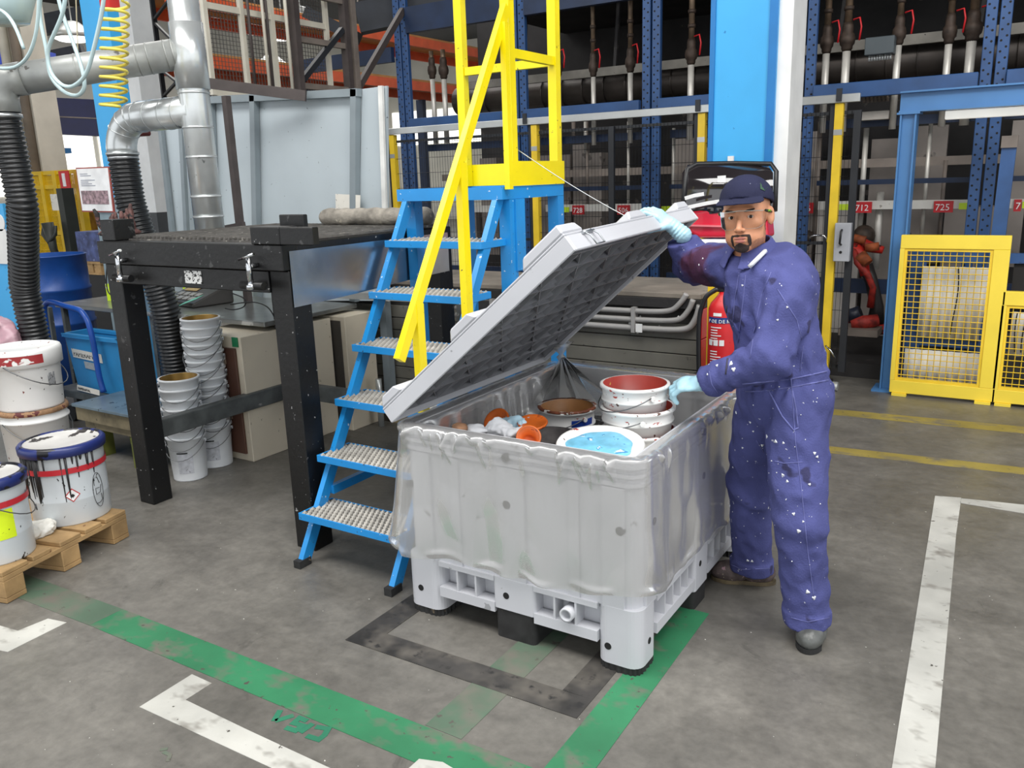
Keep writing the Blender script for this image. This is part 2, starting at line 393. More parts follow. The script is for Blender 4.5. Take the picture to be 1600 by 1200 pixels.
def foot(x0, x1, y0, y1, outer, pad):
    m = MB(); r = .045
    pts = rrect(x0, x1, y0, y1, r if outer else .02)
    m.prism([(x, y, .03) for x, y in pts], (0, 0, .216)); o = build('foot', m, g_plast, crate, smooth=False)
    if pad:
        m = MB(); pts = rrect(x0+.004, x1-.004, y0+.004, y1-.004, r-.005, 8)
        q = []
        for i in range(len(pts)):
            a, c2 = np.array(pts[i]), np.array(pts[(i+1) % len(pts)]); k = max(1, int(np.linalg.norm(c2-a)/.012))
            for j in range(k): q.append(a+(c2-a)*j/k)
        cc = np.mean(q, 0); m.prism([(*(p+(p-cc)/np.linalg.norm(p-cc)*(.003 if i % 2 else -.003)), 0) for i, p in enumerate(q)], (0, 0, .031))
        build('foot_pad', m, rub, crate)
for x0, x1 in ((BX0, BX0+.165), (BX1-.165, BX1)):
    for y0, y1 in ((BY0, BY0+.155), (BY1-.155, BY1)): foot(x0, x1, y0, y1, True, True)
for x0, x1 in ((mx-.09, mx+.09),):
    for y0, y1 in ((BY0, BY0+.15), (BY1-.15, BY1), (my-.075, my+.075)):
        m = MB().prism([(x, y, .12) for x, y in rrect(x0, x1, y0, y1, .015)], (0, 0, .126)); build('foot', m, g_plast, crate)
        m = MB().prism([(x, y, 0) for x, y in rrect(x0+.004, x1-.004, y0+.004, y1-.004, .02)], (0, 0, .122)); build('foot_block', m, rub, crate)
for x0, x1 in ((BX0, BX0+.15), (BX1-.15, BX1)):
    m = MB().prism([(x, y, .08) for x, y in rrect(x0, x1, my-.075, my+.075, .015)], (0, 0, .166)); build('foot', m, g_plast, crate)
    m = MB().prism([(x, y, 0) for x, y in rrect(x0+.004, x1-.004, my-.07, my+.07, .02)], (0, 0, .082)); build('foot_block', m, rub, crate)
def hole(c, ax, r=.011, name='bolt_hole'):
    c = v3(c); ax = v3(ax); build(name, MB().cyl(c-ax*.012, c+ax*.0015, r, 14), holem, crate)
for x, z in ((-1.945, .11), (-1.543, .178), (-1.130, .094)): hole((x, BY0, z), (0, -1, 0), .013)
for x, z in ((-1.975, .537), (-1.526, .715), (-1.528, .538), (-1.085, .529)): hole((x, BY0 if z > .7 else BY0+.002, z), (0, -1, 0), .016)
for y, z in ((2.405, .108), (2.905, .182), (3.45, .108)): hole((BX1, y, z), (1, 0, 0), .012)
for y, z in ((2.44, .537), (2.925, .715), (2.925, .54), (3.41, .537)): hole((BX1, y, z), (1, 0, 0), .014)
m = MB(); m.lathe([(.026, 0), (.026, .07), (.018, .07), (.018, .004)], (-1.283, BY0+.05, .178), 24, axis=(0, -1, 0)); build('drain_pipe', m, g_plast, crate)
# ---- lid: local a (from hinge to free edge), y, c (outwards from the closed top)
LO = np.array([BX0-.035, 0, BH+.028])
LY0, LY1, LW = BY0-.015, BY1-.045, 1.04
def LP(a, y, c):
    t = math.radians(39.8+2.2*(y-LY0)/(LY1-LY0)); return LO+np.array([math.cos(t)*a-math.sin(t)*c, y, math.sin(t)*a+math.cos(t)*c])
def lbox(mb, a0, a1, y0, y1, c0, c1):
    return mb.add([LP(a0, y0, c0), LP(a1, y0, c0), LP(a1, y1, c0), LP(a0, y1, c0), LP(a0, y0, c1), LP(a1, y0, c1), LP(a1, y1, c1), LP(a0, y1, c1)],
                  [(0, 3, 2, 1), (4, 5, 6, 7), (0, 1, 5, 4), (1, 2, 6, 5), (2, 3, 7, 6), (3, 0, 4, 7)])
lid = MB()
lbox(lid, 0, LW, LY0, LY1, .028, .036)
lbox(lid, 0, LW, LY0, LY0+.012, -.03, .0275); lbox(lid, 0, LW, LY1-.012, LY1, -.03, .0275)
lbox(lid, 0, .012, LY0+.0125, LY1-.0125, -.03, .0275); lbox(lid, LW-.012, LW, LY0+.0125, LY1-.0125, -.03, .0275)
lid_o = build('lid', lid, g_plast, crate, bevel=.003)
def lblock(a0, a1, y0, y1, h=.036, tp=.030, side='near'):
    m = MB(); t = tp
    ya, yb = (y0, y1-t) if side == 'near' else (y0+t, y1) if side == 'far' else (y0+t, y1-t)
    m.add([LP(a0, y0, .0362), LP(a1, y0, .0362), LP(a1, y1, .0362), LP(a0, y1, .0362), LP(a0+t, ya, .036+h), LP(a1-t*(a1 < LW-.01), ya, .036+h), LP(a1-t*(a1 < LW-.01), yb, .036+h), LP(a0+t, yb, .036+h)],
          [(0, 3, 2, 1), (4, 5, 6, 7), (0, 1, 5, 4), (1, 2, 6, 5), (2, 3, 7, 6), (3, 0, 4, 7)])
    build('lid_block', m, g_plast, lid_o, bevel=.006)
for a0, a1 in ((0, .14), (.44, .60), (.84, LW)):
    lblock(a0, a1, LY0, LY0+.15); lblock(a0, a1, LY1-.14, LY1, side='far')
lblock(.86, LW, LY0+.53, LY0+.70, side='mid'); lblock(0, .14, LY0+.53, LY0+.70, side='mid')
# ribbed underside of recycled plastic, its grey darkened further for shade
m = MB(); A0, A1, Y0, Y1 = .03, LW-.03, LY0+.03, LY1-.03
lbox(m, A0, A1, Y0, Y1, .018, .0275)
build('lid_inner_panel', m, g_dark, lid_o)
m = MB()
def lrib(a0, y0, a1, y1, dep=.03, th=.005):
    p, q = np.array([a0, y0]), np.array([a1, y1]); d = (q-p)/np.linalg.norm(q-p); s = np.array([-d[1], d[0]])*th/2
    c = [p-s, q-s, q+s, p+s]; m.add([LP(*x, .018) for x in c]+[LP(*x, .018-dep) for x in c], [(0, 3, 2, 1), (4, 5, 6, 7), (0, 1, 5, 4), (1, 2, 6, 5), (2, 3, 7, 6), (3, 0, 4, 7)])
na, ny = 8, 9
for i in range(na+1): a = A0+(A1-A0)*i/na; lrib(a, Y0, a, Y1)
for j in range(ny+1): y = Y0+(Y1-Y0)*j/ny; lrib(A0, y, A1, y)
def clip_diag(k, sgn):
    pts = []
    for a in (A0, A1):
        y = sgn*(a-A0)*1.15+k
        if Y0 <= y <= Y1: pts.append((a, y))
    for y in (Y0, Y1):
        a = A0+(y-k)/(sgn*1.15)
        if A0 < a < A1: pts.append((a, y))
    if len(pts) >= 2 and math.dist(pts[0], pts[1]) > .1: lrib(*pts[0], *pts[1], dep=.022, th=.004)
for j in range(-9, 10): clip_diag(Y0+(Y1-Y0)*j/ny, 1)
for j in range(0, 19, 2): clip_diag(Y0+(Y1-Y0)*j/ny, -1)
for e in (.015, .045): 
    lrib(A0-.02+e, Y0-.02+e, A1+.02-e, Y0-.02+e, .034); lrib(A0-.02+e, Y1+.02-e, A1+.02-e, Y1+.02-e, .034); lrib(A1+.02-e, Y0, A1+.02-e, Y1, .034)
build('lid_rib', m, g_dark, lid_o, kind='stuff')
steel = M('galvanised_steel', (176, 180, 183), .35, .9, var=.12, vs=6)
m = MB(); yk = LY0+.15
m.tube([LP(LW+.004, yk-.03, .03), LP(LW+.018, yk-.03, .0), LP(LW+.018, yk-.03, -.035), LP(LW+.018, yk+.03, -.035), LP(LW+.018, yk+.03, 0), LP(LW+.004, yk+.03, .03)], .0028, 6)
m.tube([LP(LW+.006, yk-.04, .022), LP(LW+.006, yk+.04, .022)], .005, 8)
build('latch', m, steel, lid_o)
# ------------------------------------------------------------------ clear liner
film = bpy.data.materials.new('clear_plastic_film'); film.use_nodes = True
nt = film.node_tree; N = nt.nodes; L = nt.links; N.clear()
o_ = N.new('ShaderNodeOutputMaterial'); tr = N.new('ShaderNodeBsdfTransparent'); tr.inputs[0].default_value = (.97, .97, .965, 1)
gl = N.new('ShaderNodeBsdfGlossy'); gl.inputs['Roughness'].default_value = .24; gl.inputs[0].default_value = (1, 1, 1, 1)
df = N.new('ShaderNodeBsdfDiffuse'); df.inputs[0].default_value = (.66, .65, .63, 1)
tl = N.new('ShaderNodeBsdfTranslucent'); tl.inputs[0].default_value = (.62, .61, .6, 1)
md = N.new('ShaderNodeMixShader'); md.inputs[0].default_value = .4; L.new(df.outputs[0], md.inputs[1]); L.new(tl.outputs[0], md.inputs[2])
m1 = N.new('ShaderNodeMixShader'); m1.inputs[0].default_value = .46; L.new(tr.outputs[0], m1.inputs[1]); L.new(md.outputs[0], m1.inputs[2])
fr = N.new('ShaderNodeFresnel'); fr.inputs[0].default_value = 1.45
mm = N.new('ShaderNodeMath'); mm.operation = 'MULTIPLY_ADD'; mm.inputs[1].default_value = .5; mm.inputs[2].default_value = .035; L.new(fr.outputs[0], mm.inputs[0])
m2 = N.new('ShaderNodeMixShader'); L.new(mm.outputs[0], m2.inputs[0]); L.new(m1.outputs[0], m2.inputs[1]); L.new(gl.outputs[0], m2.inputs[2])
tcf = N.new('ShaderNodeTexCoord'); nf = N.new('ShaderNodeTexNoise'); nf.noise_type = 'RIDGED_MULTIFRACTAL'; nf.inputs['Scale'].default_value = 5; nf.inputs['Detail'].default_value = 3; nf.inputs['Distortion'].default_value = .6; L.new(tcf.outputs['Object'], nf.inputs['Vector'])
bf = N.new('ShaderNodeBump'); bf.inputs['Strength'].default_value = .5; bf.inputs['Distance'].default_value = .012; L.new(nf.outputs['Fac'], bf.inputs['Height']); L.new(bf.outputs[0], gl.inputs['Normal']); L.new(bf.outputs[0], fr.inputs['Normal'])
L.new(m2.outputs[0], o_.inputs[0])
def perim(d, n=360):
    """points of the crate rim pushed out by d, with outward normals, starting at the middle of the left side"""
    x0, x1, y0, y1, r = BX0-d, BX1+d, BY0-d, BY1+d, .06+max(d, -.03)
    seg = []
    q = rrect(x0, x1, y0, y1, r, 8); q = [np.array(p) for p in q]+[np.array(q[0])]
    Ls = np.cumsum([0]+[np.linalg.norm(b-a) for a, b in zip(q[:-1], q[1:])]); T = Ls[-1]
    P = []
    for i in range(n):
        s = T*i/n; k = min(np.searchsorted(Ls, s, 'right')-1, len(q)-2); t = (s-Ls[k])/(Ls[k+1]-Ls[k]+1e-9); P.append(q[k]+(q[k+1]-q[k])*t)
    P = np.array(P); T_ = np.roll(P, -1, 0)-np.roll(P, 1, 0); T_ /= np.linalg.norm(T_, axis=1)[:, None]
    return P, np.stack([T_[:, 1], -T_[:, 0]], 1)
def liner():
    n = 1300; rs = np.random.RandomState(4)
    P, Nn = perim(0, n)
    s = np.arange(n)/n
    def per(k, seed, amp=1):      # periodic noise round the rim
        r = np.random.RandomState(seed); o = np.zeros(n)
        for f in range(k, k*2+3): o += np.sin(2*math.pi*(f*s+r.rand()))*r.uniform(.4, 1)
        return amp*o/math.sqrt(k+3)
    # hem height by side: front ~.27, right ~.30, left flares
    hem = .275+.012*per(5, 2)+.006*per(14, 3)
    hem = hem+.03*np.exp(-((P[:, 0]-BX1)**2+(P[:, 1]-BY0)**2)/.02)
    hem = hem+np.where((P[:, 0] < BX0+.05), .02, 0)
    rows = []
    M_ = 64
    ins = 14
    for i in range(ins):       # inside from low up to the rim
        t = i/(ins-1); z = .50+(BH-.005-.50)*t
        d = -.055-.012*(1+per(7, 11))*(1-t)*2-.01*per(20, 12)*math.sin(math.pi*t)
        rows.append((z+0*s, d))
    rows.append((BH+.006+0*s, -.03+0*s)); rows.append((BH+.009+.002*per(40, 5), -.005+0*s))
    tuck = np.clip(per(9, 21), 0, 1.2)+.35*np.clip(per(17, 22), 0, 1)      # gathers hanging from the rim
    rg = np.random.RandomState(17); GA = [(rg.rand(), rg.uniform(.004, .009), rg.uniform(.07, .30)*rg.uniform(.4, 1), rg.uniform(-.05, .05), rg.uniform(.010, .022)) for _ in range(74)]
    for i in range(M_):
        t = i/(M_-1); z = BH+.004-(BH+.004-hem)*t
        vf = per(6, 31)*.008+per(13, 32)*.004
        g = np.maximum(0, np.sin(2*math.pi*(30*s+.25*per(3, 8)+.35*t*np.sign(np.sin(9*s*6.28)))))**2*.006*np.exp(-((t-.12-.05*per(11, 77))/.07)**2)*(tuck+.05)
        for s0, w0, ln, sl, am in GA:
            if t < ln*1.05: g = g+am*np.maximum(0, 1-np.abs(((s-s0-sl*t+.5) % 1)-.5)/(w0*(1.15-t/ln*.9)))*math.sin(math.pi*min(1, t/ln)**.8)
        diag = .0035*np.sin(2*math.pi*(9*s+1.1*t+.3*per(4, 9)))+.0015*np.sin(2*math.pi*(17*s-1.6*t+.3*per(5, 10)))
        d = .007+.009*t+np.maximum(0, vf*(.3+t)+.006)+g+np.maximum(0, diag)*(.4+t)
        cr = .007*np.exp(-((t-.965-.02*per(9, 41))/.022)**2)*np.maximum(0, per(16, 40)+.6)      # rolled hem
        fl = np.exp(-((P[:, 0]-BX0)**2+(P[:, 1]-BY0)**2)/.012)*.06*t
        d = d+cr+fl
        rows.append((z, d))
    V = []
    for z, d in rows:
        Q = P+Nn*d[:, None]; V.append(np.stack([Q[:, 0], Q[:, 1], np.broadcast_to(z, (n,))], 1))
    R = len(rows); V = np.array(V).reshape(-1, 3)
    mb = MB(); mb.v = V.tolist()
    for i in range(R-1):
        for j in range(n): mb.f.append((i*n+j, i*n+(j+1) % n, (i+1)*n+(j+1) % n, (i+1)*n+j))
    mb.sm = [True]*len(mb.f)
    o = build('crate_liner', mb, film); tag(o, 'clear plastic liner bag draped over the rim of the grey crate', 'plastic bag'); return o
liner_o = liner()
# film gathered up to a knot at the back left corner
m = MB(); kc = np.array([-1.93, 3.47, .83]); r2 = np.random.RandomState(3)
for k in range(9):
    a = k/9*math.pi*.9-.2; e = np.array([kc[0]+.34*math.cos(a-.9), kc[1]+.02-.34*abs(math.sin(a-.9))-.03, .60+.03*r2.rand()])
    e[0] = max(e[0], BX0+.07); e[1] = min(e[1], BY1-.07)
    a2 = (k+1)/9*math.pi*.9-.2; f = np.array([kc[0]+.34*math.cos(a2-.9), kc[1]+.02-.34*abs(math.sin(a2-.9))-.03, .60]); f[0] = max(f[0], BX0+.07); f[1] = min(f[1], BY1-.07)
    md_ = (e+f)/2*.6+kc*.4+np.array([.02, -.02, -.03])
    m.add([kc, kc+np.array([.012*k/9, .01, 0]), md_, e, f], [(0, 3, 2), (0, 2, 1), (1, 2, 4), (2, 3, 4)], True)
m.lathe([(.012, -.03), (.02, -.01), (.008, .0), (.03, .03), (.05, .06), (.02, .05)], kc, 11, jit=lambda a, h: .3*math.sin(5*a))
build('liner_knot', m, film, liner_o)
# ================================================================== blue and yellow platform ladder
blue = M('bright_blue_paint', (32, 138, 208), .32, var=.07, vs=4, spots=((214, 222, 226), .03, 38), spots2=((60, 58, 54), .03, 60), spec=.5)
yel = M('yellow_paint', (240, 218, 6), .3, var=.06, vs=4, spots=((72, 62, 40), .025, 34), spec=.5)
tread_d = M('tread_groove', (70, 66, 62), .6, .2, var=.2, vs=12)
tread_m = M('studded_tread', (176, 172, 164), .5, .25, var=.2, vs=12)
LX0, LX1 = -2.70, -2.14
lad = thing('platform_ladder', 'blue and yellow steel platform ladder with studded treads', 'ladder', ((LX0+LX1)/2, 3.0, 0))
RISE, RUN = .2298, .1415; TZ0, TY0 = .245, 2.425
def rail_y(z): return 2.395+.575*z
W_ = .028
for x in (LX0+.015, LX1-.015):
    m = MB(); z1 = 1.60; m.beam((x, rail_y(.0), .0), (x, rail_y(z1), z1), W_, .052, up=(0, -.85, .5))
    build('side_rail', m, blue, lad)
    m = MB().box((x-.02, rail_y(0)-.035, 0), (x+.02, rail_y(0)+.035, .035)); build('rail_shoe', m, rub, lad)
for i in range(6):
    z = TZ0+RISE*i; y = TY0+RUN*i
    fr_ = MB(); fr_.box((LX0-.002, y-.012, z-.032), (LX1+.002, y-.006, z+.001))
    fr_.box((LX0-.002, y-.006, z-.032), (LX0+.004, y+.2, z)); fr_.box((LX1-.004, y-.006, z-.032), (LX1+.002, y+.2, z)); fr_.box((LX0, y+.194, z-.032), (LX1, y+.2, z))
    t = build('tread', fr_, blue, lad, bevel=.0015)
    build('tread_base', MB().box((LX0+.004, y-.006, z-.012), (LX1-.004, y+.194, z-.0045)), tread_d, t); g = MB()
    nx, ny_ = 20, 8; dx = (LX1-LX0-.02)/nx; dy = .196/ny_
    for a in range(nx):
        for c in range(ny_):
            cx = LX0+.010+dx*(a+.5+(.25 if c % 2 else -.25)); cy = y-.004+dy*(c+.5); q = .42
            g.add([(cx-dx*q, cy-dy*.38, z-.004), (cx+dx*q, cy-dy*.38, z-.004), (cx+dx*q*.9, cy+dy*.30, z-.004), (cx-dx*q*.9, cy+dy*.30, z-.004), (cx-dx*.04, cy+dy*.22, z+.006), (cx+dx*.04, cy+dy*.22, z+.006)],
                  [(0, 1, 5, 4), (1, 2, 5), (2, 3, 4, 5), (3, 0, 4)])
    build('tread_stud', g, tread_m, t, kind='stuff')
PZ = 1.62; PY0, PY1 = 3.30, 3.82
m = MB(); m.box((LX0-.03, PY0-.03, PZ-.045), (LX1+.03, PY0-.02, PZ+.012)); m.box((LX1+.02, PY0-.02, PZ-.045), (LX1+.03, PY1+.03, PZ+.012)); m.box((LX0-.03, PY0-.02, PZ-.045), (LX0-.02, PY1+.03, PZ+.012)); m.box((LX0-.02, PY1+.02, PZ-.045), (LX1+.02, PY1+.03, PZ+.012))
m.box((LX0-.02, PY0-.02, PZ-.02), (LX1+.02, PY1+.02, PZ-.004)); build('platform', m, blue, lad)
for x in (LX0, LX1):
    for y, n in ((PY0+.06, 0), (PY1-.0, 1)):
        m = MB().box((x-.03, y-.03, 0), (x+.03, y+.03, PZ-.046)); build('post', m, blue, lad)
m = MB(); 
for x in (LX0, LX1): build('brace', MB().beam((x, PY0+.10, .30), (x, PY1-.035, .30), .03, .04), blue, lad)
for x in (LX0+.03, LX1-.03): build('brace', MB().beam((x, rail_y(.30)+.03, .30), (x, PY0+.025, .30), .028, .04), blue, lad)
build('gusset_plate', MB().box((LX1+.031, PY0+.07, 1.24), (LX1+.039, PY0+.15, PZ-.046)), blue, lad)
# yellow guard: toe boards, posts, rails
m = MB(); m.box((LX0-.02, PY1+.031, PZ+.013), (LX1+.03, PY1+.037, PZ+.125)); build('toe_board', m, yel, lad); build('toe_board', MB().box((LX1+.031, PY0+.05, PZ+.013), (LX1+.037, PY1+.03, PZ+.125)), yel, lad)
def ypost(x, y, z0, z1, wd=.046): return build('guard_post', MB().box((x-wd/2, y-wd/2, z0), (x+wd/2, y+wd/2, z1)), yel, lad)
ypost(LX0+.005, PY1+.005, PZ+.013, 2.72); ypost(LX1+.003, PY1+.003, PZ+.013, 2.72); ypost(LX1+.003, PY0+.10, PZ+.013, 2.72); ypost(LX0+.005, PY0+.10, PZ+.013, 2.72) if False else None
m = MB(); 
for z in (2.22, 2.66):
    build('guard_rail', MB().beam((LX0+.03, PY1+.005, z), (LX1-.022, PY1+.005, z), .03, .04), yel, lad); build('guard_rail', MB().beam((LX1+.003, PY0+.125, z), (LX1+.003, PY1-.022, z), .03, .04), yel, lad)
# handrail along the right side
hx = LX1+.032
h0, h1 = aty(622, 556, 2.50), None
p0 = np.array([hx, 2.475, .985]); p1 = np.array([hx, 3.345, 2.40])
m = MB().beam(p0, p1, .028, .044, up=(0, -.85, .5)); build('handrail', m, yel, lad)
def hy(z): return p0[1]+(z-p0[2])*(p1[1]-p0[1])/(p1[2]-p0[2])
m = MB().box((hx-.016, 2.585, .74), (hx+.016, 2.630, 1.19)); build('rail_support', m, yel, lad)
m = MB().box((hx-.016, 2.93, .94), (hx+.016, 2.975, 1.74)); build('rail_support', m, yel, lad)
build('rail_support', MB().box((hx+.003, 3.285, PZ), (hx+.031, 3.315, 2.33)), yel, lad)
# ================================================================== black grating table
blk = M('black_paint', (9, 9, 10), .45, var=.2, vs=5, spots=((150, 150, 150), .012, 45), spots2=((60, 60, 60), .05, 14), bump=.15, bs=40)
grate = M('crusted_grating', (98, 95, 91), .7, .2, var=.3, vs=20, spots=((150, 146, 138), .14, 18), bump=.4, bs=60)
TX0, TX1, TY_0, TY_1 = -4.08, -2.742, 2.50, 3.72
tab = thing('work_table', 'heavy black steel work table with a crusted grating top', 'table', ((TX0+TX1)/2, 3.1, 0))
for x in (TX0, TX1-.12):
    for y in (TY_0+.03, TY_1-.12): build('leg', MB().box((x, y, 0), (x+.12, y+.12, 1.31)), blk, tab, bevel=.004)
def bar(name, a, b, mat=blk, par=None, bev=.004, **k): return build(name, MB().box(a, b), mat, par if par is not None else tab, bevel=bev, **k)
bar('top_beam', (TX0, TY_0, 1.312), (TX1, TY_0+.09, 1.425)); bar('top_beam', (TX0, TY_1-.09, 1.312), (TX1, TY_1, 1.425))
bar('top_beam', (TX0, TY_0+.091, 1.312), (TX0+.09, TY_1-.091, 1.425)); bar('top_beam', (TX1-.09, TY_0+.091, 1.312), (TX1, TY_1-.091, 1.425))
bar('front_beam', (TX0+.121, TY_0+.02, 1.212), (TX1-.121, TY_0+.08, 1.309))
scuff = M('scuffed_grey_steel', (92, 96, 96), .5, .2, var=.25, vs=9, spots=((150, 150, 148), .06, 16))
bar('stretcher', (TX0+.02, TY_0+.151, .34), (TX0+.08, TY_1-.121, .44), scuff); bar('stretcher', (TX0+.121, TY_1-.10, .34), (TX1-.121, TY_1-.05, .44), scuff)
m = MB(); nb = 34
for i in range(nb): y = TY_0+.10+(TY_1-TY_0-.2)*i/(nb-1); m.box((TX0+.085, y-.003, 1.40), (TX1-.085, y+.003, 1.432))
for i in range(12): x = TX0+.12+(TX1-TX0-.24)*i/11; m.box((x-.003, TY_0+.09, 1.402), (x+.003, TY_1-.09, 1.424))
build('grating', m, grate, tab, kind='stuff')
m = MB(); nb = 42
for i in range(nb):
    x = TX0+.02+(TX1-TX0-.04)*i/(nb-1); m.beam((x-.01, TY_0+.12, 1.438), (x+.02, TY_1-.05, 1.438), .012, .010)
build('ridged_mat', m, grate, tab, kind='stuff')
bar('corner_block', (-4.06, TY_0+.02, 1.426), (-3.95, TY_0+.14, 1.53)); bar('corner_block', (-2.915, TY_0-.01, 1.426), (-2.735, TY_0+.10, 1.50)); bar('corner_block', (-2.733, TY_0-.01, 1.426), (-2.54, TY_0+.03, 1.50)); bar('corner_block', (-2.88, TY_0+.13, 1.445), (-2.73, TY_0+.16, 1.545))
alu = M('scratched_aluminium_sheet', (178, 180, 182), .24, .95, var=.1, vs=5, bump=.1, bs=9)
m = MB(); ys = np.linspace(2.54, 3.68, 24)
for y in ys:
    w_ = .002*math.sin(y*7); m.v += [(-2.736+w_, y, 1.19+.02*math.sin(y*2)-.02), (-2.736+w_, y, 1.395)]
for i in range(23): m.f.append((2*i, 2*i+2, 2*i+3, 2*i+1)); m.sm.append(True)
build('side_sheet', m, alu, tab)
chrome = M('chrome', (205, 207, 210), .12, 1., var=.03)
for x, k in ((-3.845, 0), (-2.90, 1)):
    m = MB(); c = np.array([x, TY_0-.035, 1.335]); m.cyl(c+(0, .03, 0), c-(0, .02, 0), .012, 10); m.cyl(c-(0, .012, -.045), c-(0, .012, .075), .013, 10); m.cyl(c+(-.05, -.02, .03), c+(.06, -.03, .055), .007, 8); m.lathe([(.022, 0), (.02, .02), (.01, .03)], c-(0, .012, .10), 12)
    build('clamp', m, chrome, tab)
    build('pipe_stub', MB().cyl(c-(.07, .0, .085), c+(.07, .0, -.085), .018, 10), blk, tab)
build('sticker', MB().box((-3.43, TY_0+.016, 1.235), (-3.31, TY_0+.0195, 1.295)), M('flecked_sticker', (206, 206, 204), .6, spots=((30, 30, 30), .4, 60), var=.1), tab)
wrap = M('dusty_grey_wrap', (142, 136, 126), .8, var=.3, vs=12, spots=((186, 178, 160), .1, 20), bump=.6, bs=35)
o = snet('wrapped_bundle', lambda P: np.maximum(sd_cone(P, (-3.50, 3.56, 1.485), (-2.78, 3.56, 1.49), .048, .045), -(P[..., 2]-1.444))+.006*fbm(P, 9, 3), (-3.58, 3.48, 1.42), (-2.70, 3.64, 1.56), .008, wrap)
tag(o, 'long grey dusty wrapped bundle lying on the black table', 'bundle')
# ================================================================== grey screens behind the table
gry = M('blue_grey_sheet', (182, 192, 197), .38, .05, var=.06, vs=1.5, spots=((90, 96, 100), .006, 30))
gry2 = M('blue_grey_frame', (134, 144, 149), .45, .05, var=.06)
scr = thing('spray_booth_screen', 'tall blue-grey sheet metal screen with framed panels', 'screen', (-4.9, 4.45, 0))
def sxz(u, v, y=4.45): return aty(u, v, y)
build('back_sheet', MB().prism([sxz(330, 152), sxz(565, 139), sxz(556, 470), sxz(345, 470)], (0, .02, 0)), gry, scr)
for (a, b) in (((331, 157), (566, 145)), ((402, 150), (408, 470)), ((560, 140), (558, 470)), ((334, 157), (345, 470))):
    p, q = sxz(*a), sxz(*b); build('frame_bar', MB().beam(p+(0, -.03, 0), q+(0, -.03, 0), .05, .05, up=(0, 1, 0)), gry2, scr)
build('side_leaf', MB().prism([sxz(566, 139), sxz(604, 134), sxz(606, 470), sxz(558, 470)], (0, .02, 0)), gry, scr)
build('edge_strip', MB().beam(sxz(595, 134, 4.43), sxz(606, 470, 4.43), .035, .02, up=(0, 1, 0)), M('white_edge', (226, 226, 222), .5), scr)
build('left_leaf', MB().prism([sxz(247, 195, 4.4), sxz(331, 157, 4.5), sxz(345, 470, 4.5), sxz(275, 470, 4.4)], (0, .02, 0)), gry, scr)
for u0, u1 in ((250, 278), (283, 296)): build('frame_bar', MB().beam(sxz(u0, 190, 4.38), sxz(u1, 440, 4.38), .04, .03, up=(0, 1, 0)), gry2, scr)
for x_ in (-5.9, -4.6, -3.9): build('foot_post', MB().box((x_-.03, 4.43, 0), (x_+.03, 4.49, 1.0)), gry2, scr)
pap = M('paper', (226, 222, 212), .7, var=.05, spots=((120, 116, 108), .12, 40))
tag(build('paper_sheet', MB().prism([aty(524, 303, 4.40), aty(563, 305, 4.40), aty(562, 338, 4.40), aty(525, 337, 4.40)], (0, .003, 0)), pap), 'printed white paper sheet fixed to the grey screen', 'paper')
# brown stand in front of the screen
brn = M('dark_brown_steel', (74, 66, 64), .6, var=.15, vs=8)
st = thing('angle_iron_stand', 'dark brown angle iron stand in front of the grey screen', 'stand', tuple(aty(360, 300, 4.05)[:2])+(0,))
a, b = aty(325, 130, 4.05), aty(478, 150, 4.35); build('top_rail', MB().beam(a, b, .03, .07), brn, st)
a = aty(353, 150, 4.05); build('upright', MB().box((a[0]-.022, a[1]-.022, .851), (a[0]+.022, a[1]+.022, a[2])), brn, st)
a, b = aty(345, 357, 4.0), aty(381, 350, 4.0); build('foot_rail', MB().beam(a, b, .03, .03), brn, st)
# ================================================================== ducts and hoses at the left
galv = M('galvanised_duct', (214, 218, 218), .26, .6, var=.12, vs=5, spots=((140, 144, 144), .08, 9), bump=.12, bs=8)
galv2 = M('dull_galvanised_duct', (166, 168, 165), .42, .35, var=.15, vs=6, spots=((110, 108, 104), .08, 10), bump=.15, bs=10)
def collarr(mb, p, d, r, wd=.012): d = frame(v3(p)*0, v3(d)); mb.cyl(v3(p)-d*wd/2, v3(p)+d*wd/2, r, 28)
DX, DY = -4.335, 3.4
dt = thing('vertical_duct', 'shiny galvanised vertical duct with an elbow branch', 'duct', (DX, DY, 1.2))
m = MB(); m.cyl((DX, DY, 1.22), (DX, DY, 3.2), .088, 32); build('pipe', m, galv, dt)
m = MB()
for z in (1.30, 1.50, 1.62, 1.85, 2.02, 2.215, 2.60, 2.75): collarr(m, (DX, DY, z), (0, 0, 1), .0915)
build('joint_band', m, galv, dt, kind='stuff')
m = MB(); m.cyl((DX, DY, 2.235), (DX, DY, 2.60), .096, 32); build('tee_sleeve', m, galv, dt)
m = MB(); pts = [(DX+.02, DY, 2.115)]+[(DX-.55-.18*math.sin(t), DY-.02*t, 2.115-.18*(1-math.cos(t))) for t in np.linspace(0, math.pi/2, 9)]+[(DX-.73, DY-.03, 1.90)]
m.tube(pts, .092, 28); build('elbow', m, galv, dt)
m = MB()
for i, t in enumerate((.12, .25, .40, .52)): collarr(m, (DX-t, DY, 2.115), (1, 0, 0), .0955, .006)
for k in (2, 4, 6): d = np.array(pts[k+1])-np.array(pts[k]); collarr(m, pts[k], d, .0955, .005)
collarr(m, pts[-1], (0, 0, 1), .100, .016); build('joint_band', m, galv, dt, kind='stuff')
hd = thing('horizontal_duct', 'dull grey horizontal duct branching left from the vertical one', 'duct', (-4.9, 3.0, 2.3))
P0, P1 = np.array([DX-.05, DY-.04, 2.432]), aty(2, 128, 2.66)
m = MB(); m.cyl(P0, P1, .086, 28); build('pipe', m, galv2, hd)
m = MB(); dd = frame(P0, P1)
for t in (.02, .06, .16, .22, .55, .9): collarr(m, P0+dd*t, dd, .0885, .007)
build('joint_band', m, galv2, hd, kind='stuff')
